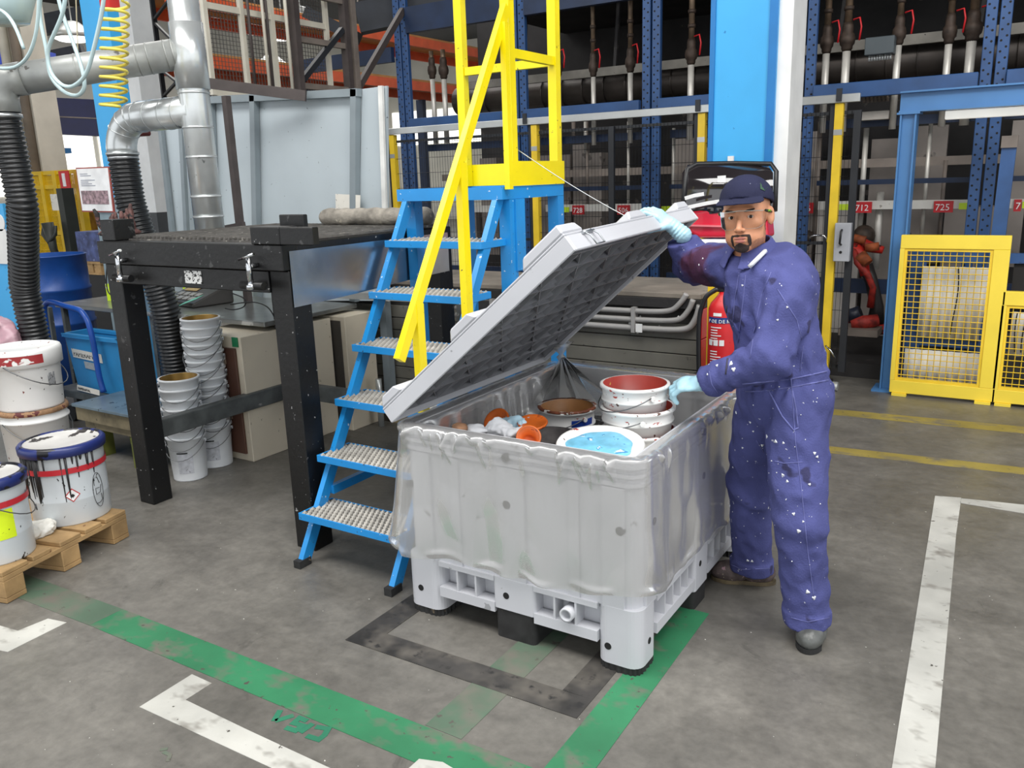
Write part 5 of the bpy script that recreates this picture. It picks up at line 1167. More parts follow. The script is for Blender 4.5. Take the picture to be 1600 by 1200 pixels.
# blue press, yellow cage, pallet truck, stacked pallet, notice board
pb = M('press_blue', (36, 104, 160), .4, var=.15); c = atd(58, 260, 12)
t = thing('hydraulic_press', 'blue hydraulic press standing behind the yellow cage', 'press', (c[0], c[1], 0))
build('crosshead', MB().box(atd(38, 241, 12)-(0, .1, 0), atd(90, 231, 12)+(0, .2, 0)), pb, t)
for u in (52, 66): a = atd(u, 250, 12); build('column', MB().box((a[0]-.06, a[1], 0), (a[0]+.06, a[1]+.12, atd(u, 240, 12)[2])), pb, t)
build('cylinder', MB().cyl(atd(53, 240, 11.9), atd(53, 222, 11.9), .12, 16), M('grey_green', (90, 104, 98), .5), t)
yc = M('cage_yellow', (214, 176, 24), .45, var=.1)
t = thing('yellow_cage', 'yellow mesh machine cage far behind the left hose', 'cage', tuple(atd(70, 400, 11.2)*[1, 1, 0]))
A_, B_ = atd(34, 270, 11.2), atd(122, 271, 10.6); zt_ = A_[2]
for f in (0, .38, .62, .8, 1): p = A_+(B_-A_)*f; build('post', MB().box((p[0]-.04, p[1]-.04, 0), (p[0]+.04, p[1]+.04, zt_)), yc, t)
for z in (zt_-.02, zt_-.2, 1.15, .15): build('rail', MB().beam((A_[0], A_[1], z), (B_[0], B_[1], z), .05, .05), yc, t)
m = MB()
for i in range(40): p = A_+(B_-A_)*i/39; m.box((p[0]-.006, p[1]-.006, .15), (p[0]+.006, p[1]+.006, zt_-.05))
for z in np.arange(.2, zt_-.05, .09): m.beam((A_[0], A_[1], z), (B_[0], B_[1], z), .008, .008)
build('wire_mesh', m, yc, t, kind='stuff')
build('back_sheet', MB().prism([A_*[1, 1, 0]+(0, .35, .1), B_*[1, 1, 0]+(0, .35, .1), B_*[1, 1, 0]+(0, .35, zt_-.35), A_*[1, 1, 0]+(0, .35, zt_-.35)], (0, .02, 0)), M('mustard_stack', (150, 116, 40), .7, var=.35, vs=9), t)
p = atd(103, 281, 10.5); build('red_sign', MB().box(p-(.11, .02, .11), p+(.11, -.01, .11)), redp, t); build('sign_mark', MB().box(p-(.03, .03, .08), p+(.03, -.021+.0, .08)), whi, t)
p = atd(91, 316, 10.4); build('notice', MB().box(p-(.14, .01, .1), p+(.14, 0, .1)), pap, t)
c = atd(92, 340, 10.2); t = thing('pallet_truck', 'dark hand pallet truck parked before the yellow cage', 'pallet truck', (c[0], c[1], 0)); dkg = M('dark_green_grey', (42, 46, 42), .5)
build('tiller', MB().tube([(c[0], c[1], .35), (c[0]-.05, c[1]-.1, 1.0), (c[0]-.06, c[1]-.12, 1.32)], [.035, .045, .07], 10), dkg, t); build('handle_loop', MB().tube([(c[0]-.18, c[1]-.1, 1.28), (c[0]-.2, c[1]-.12, 1.18), (c[0]-.06, c[1]-.14, 1.08), (c[0]+.08, c[1]-.12, 1.18), (c[0]+.07, c[1]-.1, 1.28)], .022, 8), dkg, t)
a = atd(105, 340, 10.2); build('mast', MB().box((a[0]-.06, a[1]-.05, .05), (a[0]+.06, a[1]+.1, atd(105, 294, 10.2)[2])), dkg, t); build('drive_box', MB().box((c[0]-.18, c[1]-.1, .08), (c[0]+.25, c[1]+.25, .62)), M('grey_housing', (84, 92, 86), .5), t, bevel=.02)
build('wheel', MB().cyl((c[0]-.05, c[1], .08), (c[0]+.05, c[1], .08), .08, 14), rub, t); build('wheel', MB().cyl((c[0]+.15, c[1], .08), (c[0]+.22, c[1], .08), .08, 14), rub, t)
pc = atz(141, 424, 0)
dst = float(FW@(pc-CPOS)); dst
pc2 = atd(141, 412, 9.4); 
t = thing('loaded_pallet', 'wooden pallet of blue wrapped goods on a raised plinth by the column', 'pallet', tuple(pc2*[1, 1, 0]))
c0, c1_ = atd(117, 362, 9.4), atd(168, 407, 9.4); build('goods', MB().box((c0[0], c0[1], c1_[2]), (c1_[0]+.1, c0[1]+1.0, c0[2])), M('blue_wrapped_goods', (72, 84, 132), .5, var=.35, vs=12, spots=((120, 130, 170), .1, 20)), t)
wd = M('pallet_wood', (170, 138, 94), .75, var=.22, vs=7, spots=((120, 84, 52), .1, 12), bump=.2, bs=40)
zg = c1_[2]
build('deck_board', MB().box((c0[0]-.02, c0[1]-.03, zg-.025), (c1_[0]+.1, c0[1]+1.0, zg-.001)), wd, t)
for f in (0, .45, .9): x = c0[0]+(c1_[0]-c0[0])*f; build('block', MB().box((x, c0[1]-.02, zg-.12), (x+.12, c0[1]+.1, zg-.026)), wd, t)
build('base_board', MB().box((c0[0]-.02, c0[1]-.03, zg-.145), (c1_[0]+.1, c0[1]+1.0, zg-.121)), wd, t); build('plinth', MB().box((c0[0]-.1, c0[1]+.0, 0), (c1_[0]+.1, c0[1]+1.0, zg-.146)), MATS['black_plastic'], t)
rf = M('dull_red_frame', (150, 70, 62), .5); y_ = 4.0
a, b, c_2, d = aty(118, 262, y_), aty(170, 260, y_), aty(178, 332, y_), aty(128, 331, y_)
nb_ = thing('notice_board', 'white notice with a photo print in a thin red frame', 'sign', (a[0], y_, 0)); 
a[1] = b[1] = c_2[1] = d[1] = y_; build('frame', MB().prism([d, c_2, b, a], (0, .012, 0)), rf, nb_)
def nq(u, v, off=.003): return (a*(1-u)+b*u)*(1-v)+(d*(1-u)+c_2*u)*v-np.array([0, off, 0])
build('paper', MB().prism([nq(.03, .03, .0), nq(.97, .03, .0), nq(.97, .97, .0), nq(.03, .97, .0)], (0, -.003, 0)), whi, nb_)
build('photo_print', MB().prism([nq(.08, .52, .0035), nq(.9, .52, .0035), nq(.9, .82, .0035), nq(.08, .82, .0035)], (0, -.002, 0)), M('photo_print', (160, 134, 140), .5, var=.4, vs=30, spots=((90, 80, 84), .2, 40)), nb_)
m = MB()
for i, v in enumerate((.14, .18, .28, .32, .36, .40)): p_, q_ = nq(.12, v, .0035), nq(.35+.3*((i*7) % 3)/3, v, .0035); m.prism([p_, q_, q_-(0, 0, .005), p_-(0, 0, .005)], (0, -.001, 0))
build('print_line', m, M('grey_ink', (130, 134, 150), .6), nb_, kind='stuff')
build('stand_post', MB().box((nq(.5, 1)[0]-.05, y_+.013, 0), (nq(.5, 1)[0]+.3, y_+.05, nq(.5, 1)[2]+.1)), M('pale_blue_grey', (128, 146, 154), .5), nb_)
# ceiling lamps of the far hall
lm = M('lamp_glow', (255, 255, 250), .5, var=.0, emit=4)
for i, (u, v) in enumerate(((342, 36), (402, 48), (442, 57), (115, 58), (425, 105), (470, 30), (565, 90))):
    p = atd(u, v, 15 if i != 3 else 12); t = thing('hall_lamp', 'glowing oval hall lamp %s' % ['seen large through the mesh cage', 'second behind the mesh bars', 'third behind the mesh bars', 'above the grey duct at the left', 'low behind the mesh cage', 'near the top of the brown tower', 'above the orange rack'][i], 'lamp', tuple(p), group=None)
    build('shade', MB().lathe([(.28, -.02), (.27, .06), (.1, .2), (.03, .22)], p, 20), alr, t); build('bulb_glass', MB().lathe([(.0001, -.06), (.2, -.05), (.26, -.021)], p, 20), lm, t)
    build('hanging_rod', MB().cyl(p+(0, 0, .22), (p[0], p[1], 7.19), .012, 6), alr, t)
# dark overhead steelwork
ovs = M('overhead_steel', (40, 44, 52), .6, var=.2)
for i, (a, b, w_) in enumerate((((-30, 60), (160, 20), .35), ((-30, 110), (130, 78), .18), ((560, 30), (800, -20), .3), ((480, 20), (560, 60), .12))):
    o = build('roof_beam', MB().beam(atd(*a, 16 if i < 2 else 9), atd(*b, 16 if i < 2 else 9), .2, w_), ovs); o['kind'] = 'structure'

uvtube('slack_wire', [(806, 232), (872, 277), (940, 318), (1004, 352)], [3.43, 3.46, 3.50, 3.53], .0022, alr, 'thin pale wire slanting from the yellow guard posts towards the lid', 'wire')
# ================================================================== pails
wpl = M('white_pail_plastic', (226, 226, 224), .42, var=.04, vs=4, spots=((120, 60, 50), .02, 26), spots2=((70, 64, 60), .03, 34))
wst = M('white_tin_pail', (232, 235, 238), .32, 0, var=.06, vs=5)
gold = M('gold_lacquer', (150, 118, 58), .35, .6, var=.15)
rin = M('red_paint_inside', (168, 62, 52), .45, var=.12, vs=9, spots=((206, 130, 70), .08, 20), spots2=((206, 178, 90), .04, 26))
wirem = M('wire_handle', (120, 122, 124), .35, .8)
def handle_arc(c, r, z, drop, ang, n=14, th=.0022):
    """bail hanging from two ears, swung down on the side ang"""
    ex = np.array([math.cos(ang+math.pi/2), math.sin(ang+math.pi/2), 0]); dr = np.array([math.cos(ang), math.sin(ang), 0]); P = []
    for i in range(n+1):
        a = math.pi*i/n; s_ = math.sin(a); rr = math.cos(a); P.append(np.array(c)+ex*r*rr+dr*(r*math.sqrt(max(0, 1-rr*rr))+.006)+UP*(z-drop*s_))
    return MB().tube(P, th, 6)
def pail(label, cat, base, rt, rb, h, body, inner, rims=(0,), group=None, closed=None, drop=.09, hang=-1.0, tilt=None, rimmat=None, depth=None, fill=None):
    t = thing('paint_pail', label, cat, base, group=group)
    B = np.zeros(3)
    R = lambda z: rb+(rt-rb)*z/h
    prof = [(rb*.96, .004), (rb, .0), (rb, .006)]
    for z0 in sorted(rims):      # reinforcing rings below the top
        z1 = h-z0; prof += [(R(z1-.006), z1-.006), (R(z1)+.007, z1-.003), (R(z1)+.007, z1+.003), (R(z1+.006), z1+.006)] if z0 else []
    prof = [prof[0], prof[1], prof[2]]+sorted(prof[3:], key=lambda p: p[1])+[(rt, h-.014), (rt+.008, h-.012), (rt+.008, h-.001), (rt+.002, h), (rt-.004, h)]
    mb = MB().lathe(prof, B, 36); mb.f = mb.f[:-1]; mb.sm = mb.sm[:-1]; build('body', mb, body, t, world=False)
    if closed is None:
        dp = depth or h-.02; m = MB().lathe([(.0001, h-dp), (R(h-dp)-.006, h-dp), (rt-.006, h-.003), (rt-.003, h+.0005)], B, 36, cap=False); build('inside', m, inner, t, world=False)
        if fill: build('paint', MB().lathe([(.0001, fill[0]), (R(fill[0])-.008, fill[0]), (R(fill[0])-.007, fill[0]-.01)], B, 30, cap=False), fill[1], t, world=False)
    build('handle', handle_arc(B, rt+.009, h-.03, drop, hang), wirem, t, world=False)
    for s in (-1, 1):
        a = hang+s*math.pi/2; e = np.array([math.cos(a), math.sin(a), 0])*(rt+.002)+UP*(h-.035); build('ear', MB().cyl(e, e+np.array([math.cos(a), math.sin(a), 0])*.01, .010, 10), body, t, world=False)
    return t
# two tall stacks of clean white tins under the black table
def stack(c, n, r, rb_, h, step, grp, where, hang, seed):
    first = None; rr = random.Random(seed)
    for i in range(n):
        if i == 0: lb = 'lowest white tin pail of the %s, with a printed label' % where
        elif i == n-1: lb = 'topmost white tin pail of the %s, open with a gold inside' % where
        else: lb = 'white tin pail nested %s from the bottom of the %s' % (['', 'second', 'third', 'fourth', 'fifth', 'sixth', 'seventh', 'eighth', 'ninth', 'tenth', 'eleventh', 'twelfth', 'thirteenth'][i], where)
        loc = (c[0]+rr.uniform(-.003, .003)+.0*i, c[1]+rr.uniform(-.003, .003), i*step)
        if first is None:
            first = pail(lb, 'pail', loc, r, rb_, h, wst, gold, rims=(), group=grp, drop=.10, hang=hang)
        else:
            dup(first, loc, rr.uniform(-.5, .5), lb, grp)
    lbm = M('printed_label', (196, 198, 204), .5, var=.12, vs=40, spots=((110, 110, 116), .12, 90))
    m = MB(); nn = 8
    for j in range(nn):
        a = -1.25+.85*j/(nn-1)
        for z in (.05, .17): R_ = rb_+(r-rb_)*z/h+.0012; m.v.append((R_*math.cos(a), R_*math.sin(a), z))
    for j in range(nn-1): m.f.append((2*j, 2*j+2, 2*j+3, 2*j+1)); m.sm.append(True)
    build('label', m, lbm, first, world=False)
    m = MB(); 
    for j in range(nn):
        a = -1.25+.6*j/(nn-1)
        for z in (.172, .180): R_ = rb_+(r-rb_)*z/h+.0018; m.v.append((R_*math.cos(a), R_*math.sin(a), z))
    for j in range(nn-1): m.f.append((2*j, 2*j+2, 2*j+3, 2*j+1)); m.sm.append(True)
    build('black_bar', m, ink, first, world=False)
    return first
stack((-4.17, 2.93), 7, .108, .096, .265, .058, 'white tins in the front stack', 'shorter front stack', -1.1, 3)
stack((-4.225, 3.165), 14, .108, .096, .265, .0505, 'white tins in the rear stack', 'taller rear stack', -.9, 4)
# ------------------------------------------------------------------ pallet at the left with its pails
pal = thing('wooden_pallet', 'worn wooden pallet at the left edge carrying white pails', 'pallet', (-4.1, 1.95, 0))
wd = MATS['pallet_wood']; ang = math.atan2(2.21-1.53, -3.70+3.53)      # direction of the visible edge
o0 = np.array([-3.53, 1.53, 0]); eu = np.array([math.cos(ang), math.sin(ang), 0]); ev = np.array([-eu[1], eu[0], 0])       # ev points left, away
def pb_(u0, u1, v0, v1, z0, z1):
    m = MB(); c = [o0+eu*u+ev*v for u, v in ((u0, v0), (u1, v0), (u1, v1), (u0, v1))]; m.prism([x+UP*z0 for x in c], UP*(z1-z0)); return m
PLn, PW = .70, 1.2
for v in (0, .53, 1.06):
    pass
for u in (0, .30, .60): 
    for v in (0, .52, 1.06): build('block', pb_(u, u+.10, v, v+.14, .024, .10), wd, pal, bevel=.003)
for u in (0, .30, .60): build('bottom_board', pb_(u, u+.10, 0, PW, .002, .0235), wd, pal, bevel=.002)
for v in (0, .52, 1.06): build('stringer_board', pb_(0, PLn, v, v+.14, .1005, .122), wd, pal, bevel=.002)
for i, (u, wdt) in enumerate(((0, .13), (.155, .10), (.30, .12), (.445, .10), (.57, .13))): build('deck_board', pb_(u, u+wdt, -.0, PW, .1225, .144), wd, pal, bevel=.003)
hbw = M('white_lacquered_tin', (206, 212, 216), .32, .1, var=.05, vs=4, spots=((50, 48, 48), .06, 26, (1, 1, .6)))
drk = M('dried_black_drips', (34, 32, 34), .4); rb1 = M('red_band', (196, 44, 54), .4, spots=((60, 30, 34), .08, 20)); bl1 = M('navy_band', (34, 46, 104), .35, spots=((20, 20, 26), .42, 9))
ltop = M('paint_skinned_lid', (196, 194, 190), .5, var=.1, vs=6, spots=((50, 46, 44), .26, 11), spots2=((120, 130, 150), .06, 12))
def band(t, R0, R1, z0, z1, mat, name='band', a0=0, a1=2*math.pi, n=40, off=.0016):
    m = MB(); full = abs(a1-a0-2*math.pi) < 1e-6
    for j in range(n+1):
        a = a0+(a1-a0)*j/n
        for z in (z0, z1): R_ = R0+(R1-R0)*z+off; m.v.append((R_*math.cos(a), R_*math.sin(a), z))
    for j in range(n): m.f.append((2*j, 2*j+2, 2*j+3, 2*j+1)); m.sm.append(True)
    return build(name, m, mat, t, world=False)
def lidded(name, label, base, r, h, body, lidm, seed, drips=True, red=True):
    t = thing(name, label, 'pail', base); rr = random.Random(seed)
    build('body', MB().lathe([(r*.955, 0), (r*.965, .006), (r*.97, .30*h), (r*.975, .31*h), (r*.97, .32*h), (r*.985, h-.045), (r, h-.04)], (0, 0, 0), 44), body, t, world=False)
    build('lid_ring', MB().lathe([(r+.002, h-.05), (r+.011, h-.046), (r+.013, h-.012), (r+.004, h-.002), (r-.010, h), (r-.014, h-.008)], (0, 0, 0), 44, cap=False), bl1 if red else body, t, world=False)
    build('lid', MB().lathe([(.0001, h-.016), (r*.86, h-.015), (r*.90, h-.010), (r-.0095, h-.004)], (0, 0, 0), 40, cap=False), lidm, t, world=False)
    if red: band(t, r*.965, r*.965+.02*r*1/h, h*.665, h*.735, rb1, off=.006)
    if drips:
        m = MB()
        for k in range(44):
            a = rr.uniform(-2.6, .3) if k > 26 else rr.uniform(-1.95, -1.2); l = rr.uniform(.02, .22); w_ = rr.uniform(.003, .008); R_ = r*.985+.003; z1 = h-.045
            c_, s_ = math.cos(a), math.sin(a); m.tube([(R_*c_, R_*s_, z1), ((R_-.002)*c_, (R_-.002)*s_, z1-l*.6), ((R_-.005)*c_, (R_-.005)*s_, z1-l)], [w_, w_*.8, w_*.5], 6)
        for k in range(14):
            a = rr.uniform(-2.7, .3); z = rr.uniform(.05, h-.1); R_ = r*.972; c_, s_ = math.cos(a), math.sin(a); a2 = a+rr.uniform(-.1, .1); z2 = z+rr.uniform(-.03, .03)
            m.tube([(R_*c_, R_*s_, z), (R_*math.cos(a2), R_*math.sin(a2), z2)], .003, 5)
        build('drip', m, drk, t, world=False, kind='stuff')
    return t
pc_ = atz(118, 820, .144); PR = .178; dirc = np.array([pc_[0], pc_[1], 0]); dirc /= np.linalg.norm(dirc); ctr = pc_+dirc*PR*.93; ctr[2] = .1445
t = lidded('paint_pail', 'white paint pail with blue rim, red band and black drips', tuple(ctr), PR, .385, hbw, ltop, 5)
def faces(P): return math.atan2(-P[1], -P[0])      # direction from P to the camera
fa = faces(ctr)
# handwritten number in an oval, hazard diamond
mk_ = MB()
def on(a, z, off=.0035, r=PR*.972): return np.array([(r+off)*math.cos(a), (r+off)*math.sin(a), z])
a0 = fa+.75
mk_.tube([on(a0+.17*math.cos(x), .14+.085*math.sin(x)) for x in np.linspace(0, 6.28, 26)], .0012, 5)
for sx_, st_ in ((0.045, [(-.02, -.02), (.015, -.02), (.02, .0), (-.015, .012)]), (0, [(.02, .02), (-.015, .01), (-.02, -.015), (.01, -.015), (.008, .008)]), (-.045, [(.02, .015), (-.01, .018), (-.02, -.0), (-.02, -.018)]), (.09-.02, [(0, .0), (.01, .01)])):
    mk_.tube([on(a0+y/PR, .14+sx_+x) for x, y in st_], .0014, 5)
build('handwriting', mk_, ink, t, world=False, kind='stuff')
def dia(m, a, z, s, off=.003): m.add([on(a-s/PR, z, off), on(a, z-s, off), on(a+s/PR, z, off), on(a, z+s, off)], [(0, 1, 2, 3)])
m = MB(); dia(m, fa+.05, .15, .034); build('hazard_diamond', m, redp, t, world=False); m = MB(); dia(m, fa+.05, .15, .028, .004); build('diamond_centre', m, whi, t, world=False); m = MB(); dia(m, fa+.05, .148, .010, .005); build('flame_mark', m, ink, t, world=False)
# big white pails stacked behind, left
rB = .165; cB = atd(34, 812, 4.55); cB = np.array([*(cB[:2]), .1445]); cB[:2] += (-.02, .17)
t = thing('white_bucket', 'tall dirty white plastic bucket under the red-smeared one', 'bucket', tuple(cB))
build('body', MB().lathe([(rB*.93, 0), (rB*.94, .01), (rB, .33), (rB+.01, .335), (rB+.01, .345), (rB, .35), (rB, .375), (rB+.008, .38), (rB+.008, .40), (rB-.004, .40)], (0, 0, 0), 40), wpl, t, world=False); build('handle', handle_arc((0, 0, 0), rB+.011, .34, .13, faces(cB)+.5, th=.003), wirem, t, world=False)
build('crusted_paint', MB().lathe([(rB+.009, .378), (rB+.012, .385), (rB+.010, .403), (rB-.005, .404)], (0, 0, 0), 40, jit=lambda a, h: .01*math.sin(9*a), cap=False), M('ochre_crust', (150, 116, 84), .7, var=.3, vs=20, spots=((90, 40, 40), .3, 20)), t, world=False)
rT = .170; cT = cB+(-.0, 0, .405)
t = thing('white_bucket', 'large white plastic bucket with red paint smears on its lid, on top', 'bucket', tuple(cT))
smr = M('red_smeared_white', (232, 232, 228), .45, var=.04, spots=((150, 44, 46), .62, 8, (1, 1, 1.3)))
hT = aty(36, 584, cT[1]-.05)[2]-cT[2]; hT = max(.33, min(.46, hT))
build('body', MB().lathe([(rT*.93, 0), (rT*.94, .01), (rT, hT-.10), (rT+.004, hT-.095)], (0, 0, 0), 40), wpl, t, world=False)
build('lid', MB().lathe([(rT+.004, hT-.10), (rT+.016, hT-.095), (rT+.018, hT-.02), (rT+.012, hT-.004), (rT+.0, hT), (rT-.012, hT-.004), (rT-.02, hT-.012), (.0001, hT-.012)], (0, 0, 0), 44), wpl, t, world=False)
band(t, rT+.018, rT+.018, hT-.075, hT-.028, smr, 'paint_smear', fa-.9, fa+.5, off=.001); build('handle', handle_arc((0, 0, 0), rT+.019, hT-.08, .13, fa+1.0, th=.003), wirem, t, world=False)
band(t, rT*.93, rT*.93+.03, .12, .19, M('grey_print_block', (150, 152, 154), .6, spots=((90, 90, 92), .4, 60)), 'printed_block', fa+.62, fa+.90, off=.004)
cL = atz(2, 885, .144); dl = np.array([cL[0], cL[1], 0]); dl /= np.linalg.norm(dl); cL = cL+dl*.15; cL[2] = .1445
t = lidded('paint_pail', 'grey-white pail cut by the left picture edge with a yellow label', tuple(cL), .15, .375, hbw, ltop, 9, drips=False)
band(t, .146, .146, .11, .24, M('lime_yellow_label', (214, 236, 30), .5, spots=((60, 60, 20), .06, 60)), 'yellow_label', faces(cL)-.1, faces(cL)+.55, off=.002); build('handle', handle_arc((0, 0, 0), .162, .30, .12, faces(cL)+1.3, th=.0025), wirem, t, world=False)
# crumpled film on the pallet
cF = atz(48, 838, .144); cF[2] = .165
o = snet('crumpled_film', lambda P: sd_ell(P, cF, (.085, .11, .045))+.030*fbm(P, 9, 4)+.012*np.abs(fbm(P, 22, 8)), cF-(.14, .16, .021), cF+(.14, .16, .09), .006, M('milky_film', (206, 204, 196), .3, var=.1, vs=9)); tag(o, 'crumpled milky plastic film lying on the pallet', 'plastic film')
o = snet('pink_film', lambda P: sd_ell(P, aty(8, 545, 2.6), (.14, .10, .20))+.03*fbm(P, 7, 4)+.01*np.abs(fbm(P, 20, 8)), aty(8, 545, 2.6)-(.2, .15, .27), aty(8, 545, 2.6)+(.2, .15, .27), .009, M('pink_stained_film', (176, 140, 150), .35, var=.2, vs=6)); tag(o, 'pink stained plastic sack at the left edge behind the buckets', 'sack')
# ------------------------------------------------------------------ what lies in the crate
def cpail(label, c, z, rt, rb_, h, inner, body=wpl, rims=(.05,), hang=-1.8, drop=.05, depth=None, fill=None): return pail(label, 'pail', (c[0], c[1], z), rt, rb_, h, body, inner, rims=rims, hang=hang, drop=drop, depth=depth, fill=fill)
smw = M('paint_spattered_white', (232, 231, 228), .42, var=.03, spots=((172, 66, 56), .10, 20, (1, 1, 2.2)), spots2=((92, 58, 46), .07, 34))
SC = (-1.235, 2.78)
zr1 = aty(998, 598, SC[1])[2]
pail('open white pail with red paint inside, topmost, gripped by the man', 'pail', (SC[0]+.0, SC[1], zr1-.17), .122, .110, .17, smw, rin, rims=(.055,), hang=-2.2, drop=.06, depth=.11)
pail('white pail nested directly under the red-lined one', 'pail', (SC[0]+.012, SC[1]-.0, zr1-.17-.085), .132, .118, .17, smw, rin, rims=(.05,), hang=-2.6, drop=.05)
pail('dented white pail at the foot of the nested stack', 'pail', (SC[0]+.016, SC[1]-.0, zr1-.17-.175), .136, .122, .17, smw, rin, rims=(.05,), hang=-.9, drop=.05)
zl_ = .744
cl = aty(938, 696, 2.49)
t = thing('pail_lid', 'round white pail lid with light blue paint lying tilted at the crate rim', 'lid', tuple(cl)); ax = np.array([.06, -.10, 1.]); ax /= np.linalg.norm(ax); R_ = .155
bp_ = M('light_blue_paint_skin', (120, 190, 220), .35, var=.2, vs=14, spots=((64, 140, 190), .25, 16), spots2=((220, 232, 236), .18, 18))
build('disc', MB().lathe([(.0001, 0), (R_*.8, 0), (R_*.86, .008), (R_*.9, .012), (R_*.97, .012), (R_, .004), (R_, -.016), (R_*.96, -.018), (R_*.94, -.004), (.0001, -.006)], (0, 0, 0), 44, axis=ax), smw, t, world=False)
build('blue_paint', MB().lathe([(.0001, .0022), (R_*.66, .002), (R_*.75, .0012)], (0, 0, 0), 40, axis=ax, cap=False, jit=lambda a, h: .05*math.sin(3*a)+.03*math.sin(7*a)), bp_, t, world=False)
cb_ = aty(886, 634, 3.05)
t = pail('white pail with a blue swoosh and brown crust at the back of the crate', 'pail', (cb_[0], cb_[1], cb_[2]-.24), .118, .110, .24, smw, M('ochre_paint_inside', (150, 104, 60), .5, var=.2, vs=9), rims=(.07,), hang=-2.0, drop=.05, depth=.06)
zz = .24; fc_ = faces(cb_)
band(t, .110, .110+.008/.24, .135, .205, M('royal_blue_print', (28, 64, 156), .4, spots=((230, 230, 230), .06, 24)), 'blue_print', fc_+.15, fc_+1.1, off=.002)
build('crust', MB().lathe([(.114, .235), (.1275, .236), (.127, .243), (.114, .2445)], (0, 0, 0), 36, jit=lambda a, h: .015*math.sin(11*a)+.01*math.sin(17*a), cap=False), M('rusty_crust', (120, 66, 44), .7, var=.4, vs=30, spots=((220, 220, 215), .3, 26)), t, world=False)
cbk = aty(858, 672, 2.72)
blkp = M('black_tub_plastic', (30, 30, 32), .4)
pail('wide black tub with grey cloth inside, leaning by the front', 'tub', (cbk[0], cbk[1], cbk[2]-.20), .112, .105, .18, blkp, M('dark_grey_cloth', (96, 92, 92), .9, var=.3, vs=14, spots=((190, 190, 190), .06, 30)), rims=(), hang=-1.4, drop=.03, depth=.05)
orp = M('orange_paint', (214, 104, 36), .4, var=.15, vs=12, spots=((160, 70, 30), .12, 24))
co = aty(826, 683, 2.47)
t = thing('orange_cup', 'small round cup coated in orange paint at the front of the crate', 'cup', tuple(co)); ax = frame(co, CPOS+(0, 0, 1.2))
build('cup_wall', MB().lathe([(.028, -.06), (.044, 0), (.041, .001), (.026, -.05), (.0001, -.05)], (0, 0, 0), 26, axis=ax), orp, t, world=False); build('rim', MB().lathe([(.0435, -.006), (.047, -.003), (.046, .003), (.041, .003)], (0, 0, 0), 26, axis=ax, cap=False), orp, t, world=False)
c_o = aty(776, 658, 2.75); t = thing('orange_disc', 'disc lid with orange paint standing up near the opened lid', 'lid', tuple(c_o)); ax = frame(c_o, CPOS+(.2, 0, .2)); ax = ax*.8+np.array([-.5, 0, .3]); 
build('disc', MB().lathe([(.0001, 0), (.045, .0), (.052, .008), (.058, .006), (.058, -.006), (.0001, -.008)], (0, 0, 0), 26, axis=ax), orp, t, world=False)
c_o2 = aty(832, 660, 2.62); o = build('orange_disc', MB().lathe([(.0001, 0), (.05, .0), (.055, .006), (.06, .0), (.055, -.008), (.0001, -.008)], c_o2, 24, axis=(.1, -.2, 1)), orp); tag(o, 'flat orange-smeared lid between the cup and the blue-printed pail', 'lid')
# crumpled gloves and rags
def rag(u, v, y, r, mat, label, cat='rag', seed=1, amp=.03):
    c = aty(u, v, y); c = np.array(c)
    o = snet('rag', lambda P: sd_ell(P, c, r)+amp*fbm(P, 8, seed)+amp*.5*np.abs(fbm(P, 20, seed+1)), c-np.array(r)-.04, c+np.array(r)+.04, .005, mat); tag(o, label, cat); return o
whr = M('white_rag', (222, 224, 228), .8, var=.1, vs=12, spots=((50, 80, 170), .16, 9)); blr = M('pale_blue_glove', (176, 208, 224), .5, var=.15, vs=15, spots=((90, 90, 100), .12, 18))
rag(786, 672, 2.52, (.075, .05, .035), whr, 'white rag with blue print at the front of the crate', seed=3); rag(806, 664, 2.62, (.07, .05, .035), blr, 'crumpled pale blue glove beside the white rag', 'glove', 7); rag(745, 672, 2.47, (.05, .04, .02), whr, 'small white crumpled scrap near the crate corner', 'scrap', 11, .015)
rag(720, 668, 2.43, (.035, .03, .018), M('brown_scrap', (160, 120, 90), .8, var=.3, vs=20), 'small brown-stained scrap at the crate corner', 'scrap', 14, .012)
# buried layer that carries the rest
for i, (x, y, r, lb) in enumerate(((-1.78, 2.55, .14, 'white pail deep under the rags'), (-1.25, 3.22, .14, 'white pail standing low in the far right corner'), (-1.72, 3.25, .14, 'white pail standing low near the knotted film'), (-1.50, 2.80, .13, 'white pail sunk between the tub and the blue-printed pail'))):
    cpail(lb, (x, y), .19, r, r*.9, .36, M('dirty_grey_inside', (120, 116, 112), .7, var=.3), drop=.04, depth=.2)
cc = atz(1003, 708, .70); o = build('flat_lid', MB().lathe([(.0001, 0), (.12, 0), (.13, .006), (.14, 0), (.135, -.014), (.0001, -.012)], (-1.20, 2.62, .70), 30, axis=(.05, -.1, 1)), smw); tag(o, 'white lid under the nested pails by the right rim', 'lid')
o = build('white_drum', MB().lathe([(.12, 0), (.13, .02), (.138, zr1-.345-.19), (.0001, zr1-.345-.19)], (SC[0]+.016, SC[1], .19), 30), wpl); tag(o, 'large white drum at the bottom under the nested pails', 'drum')
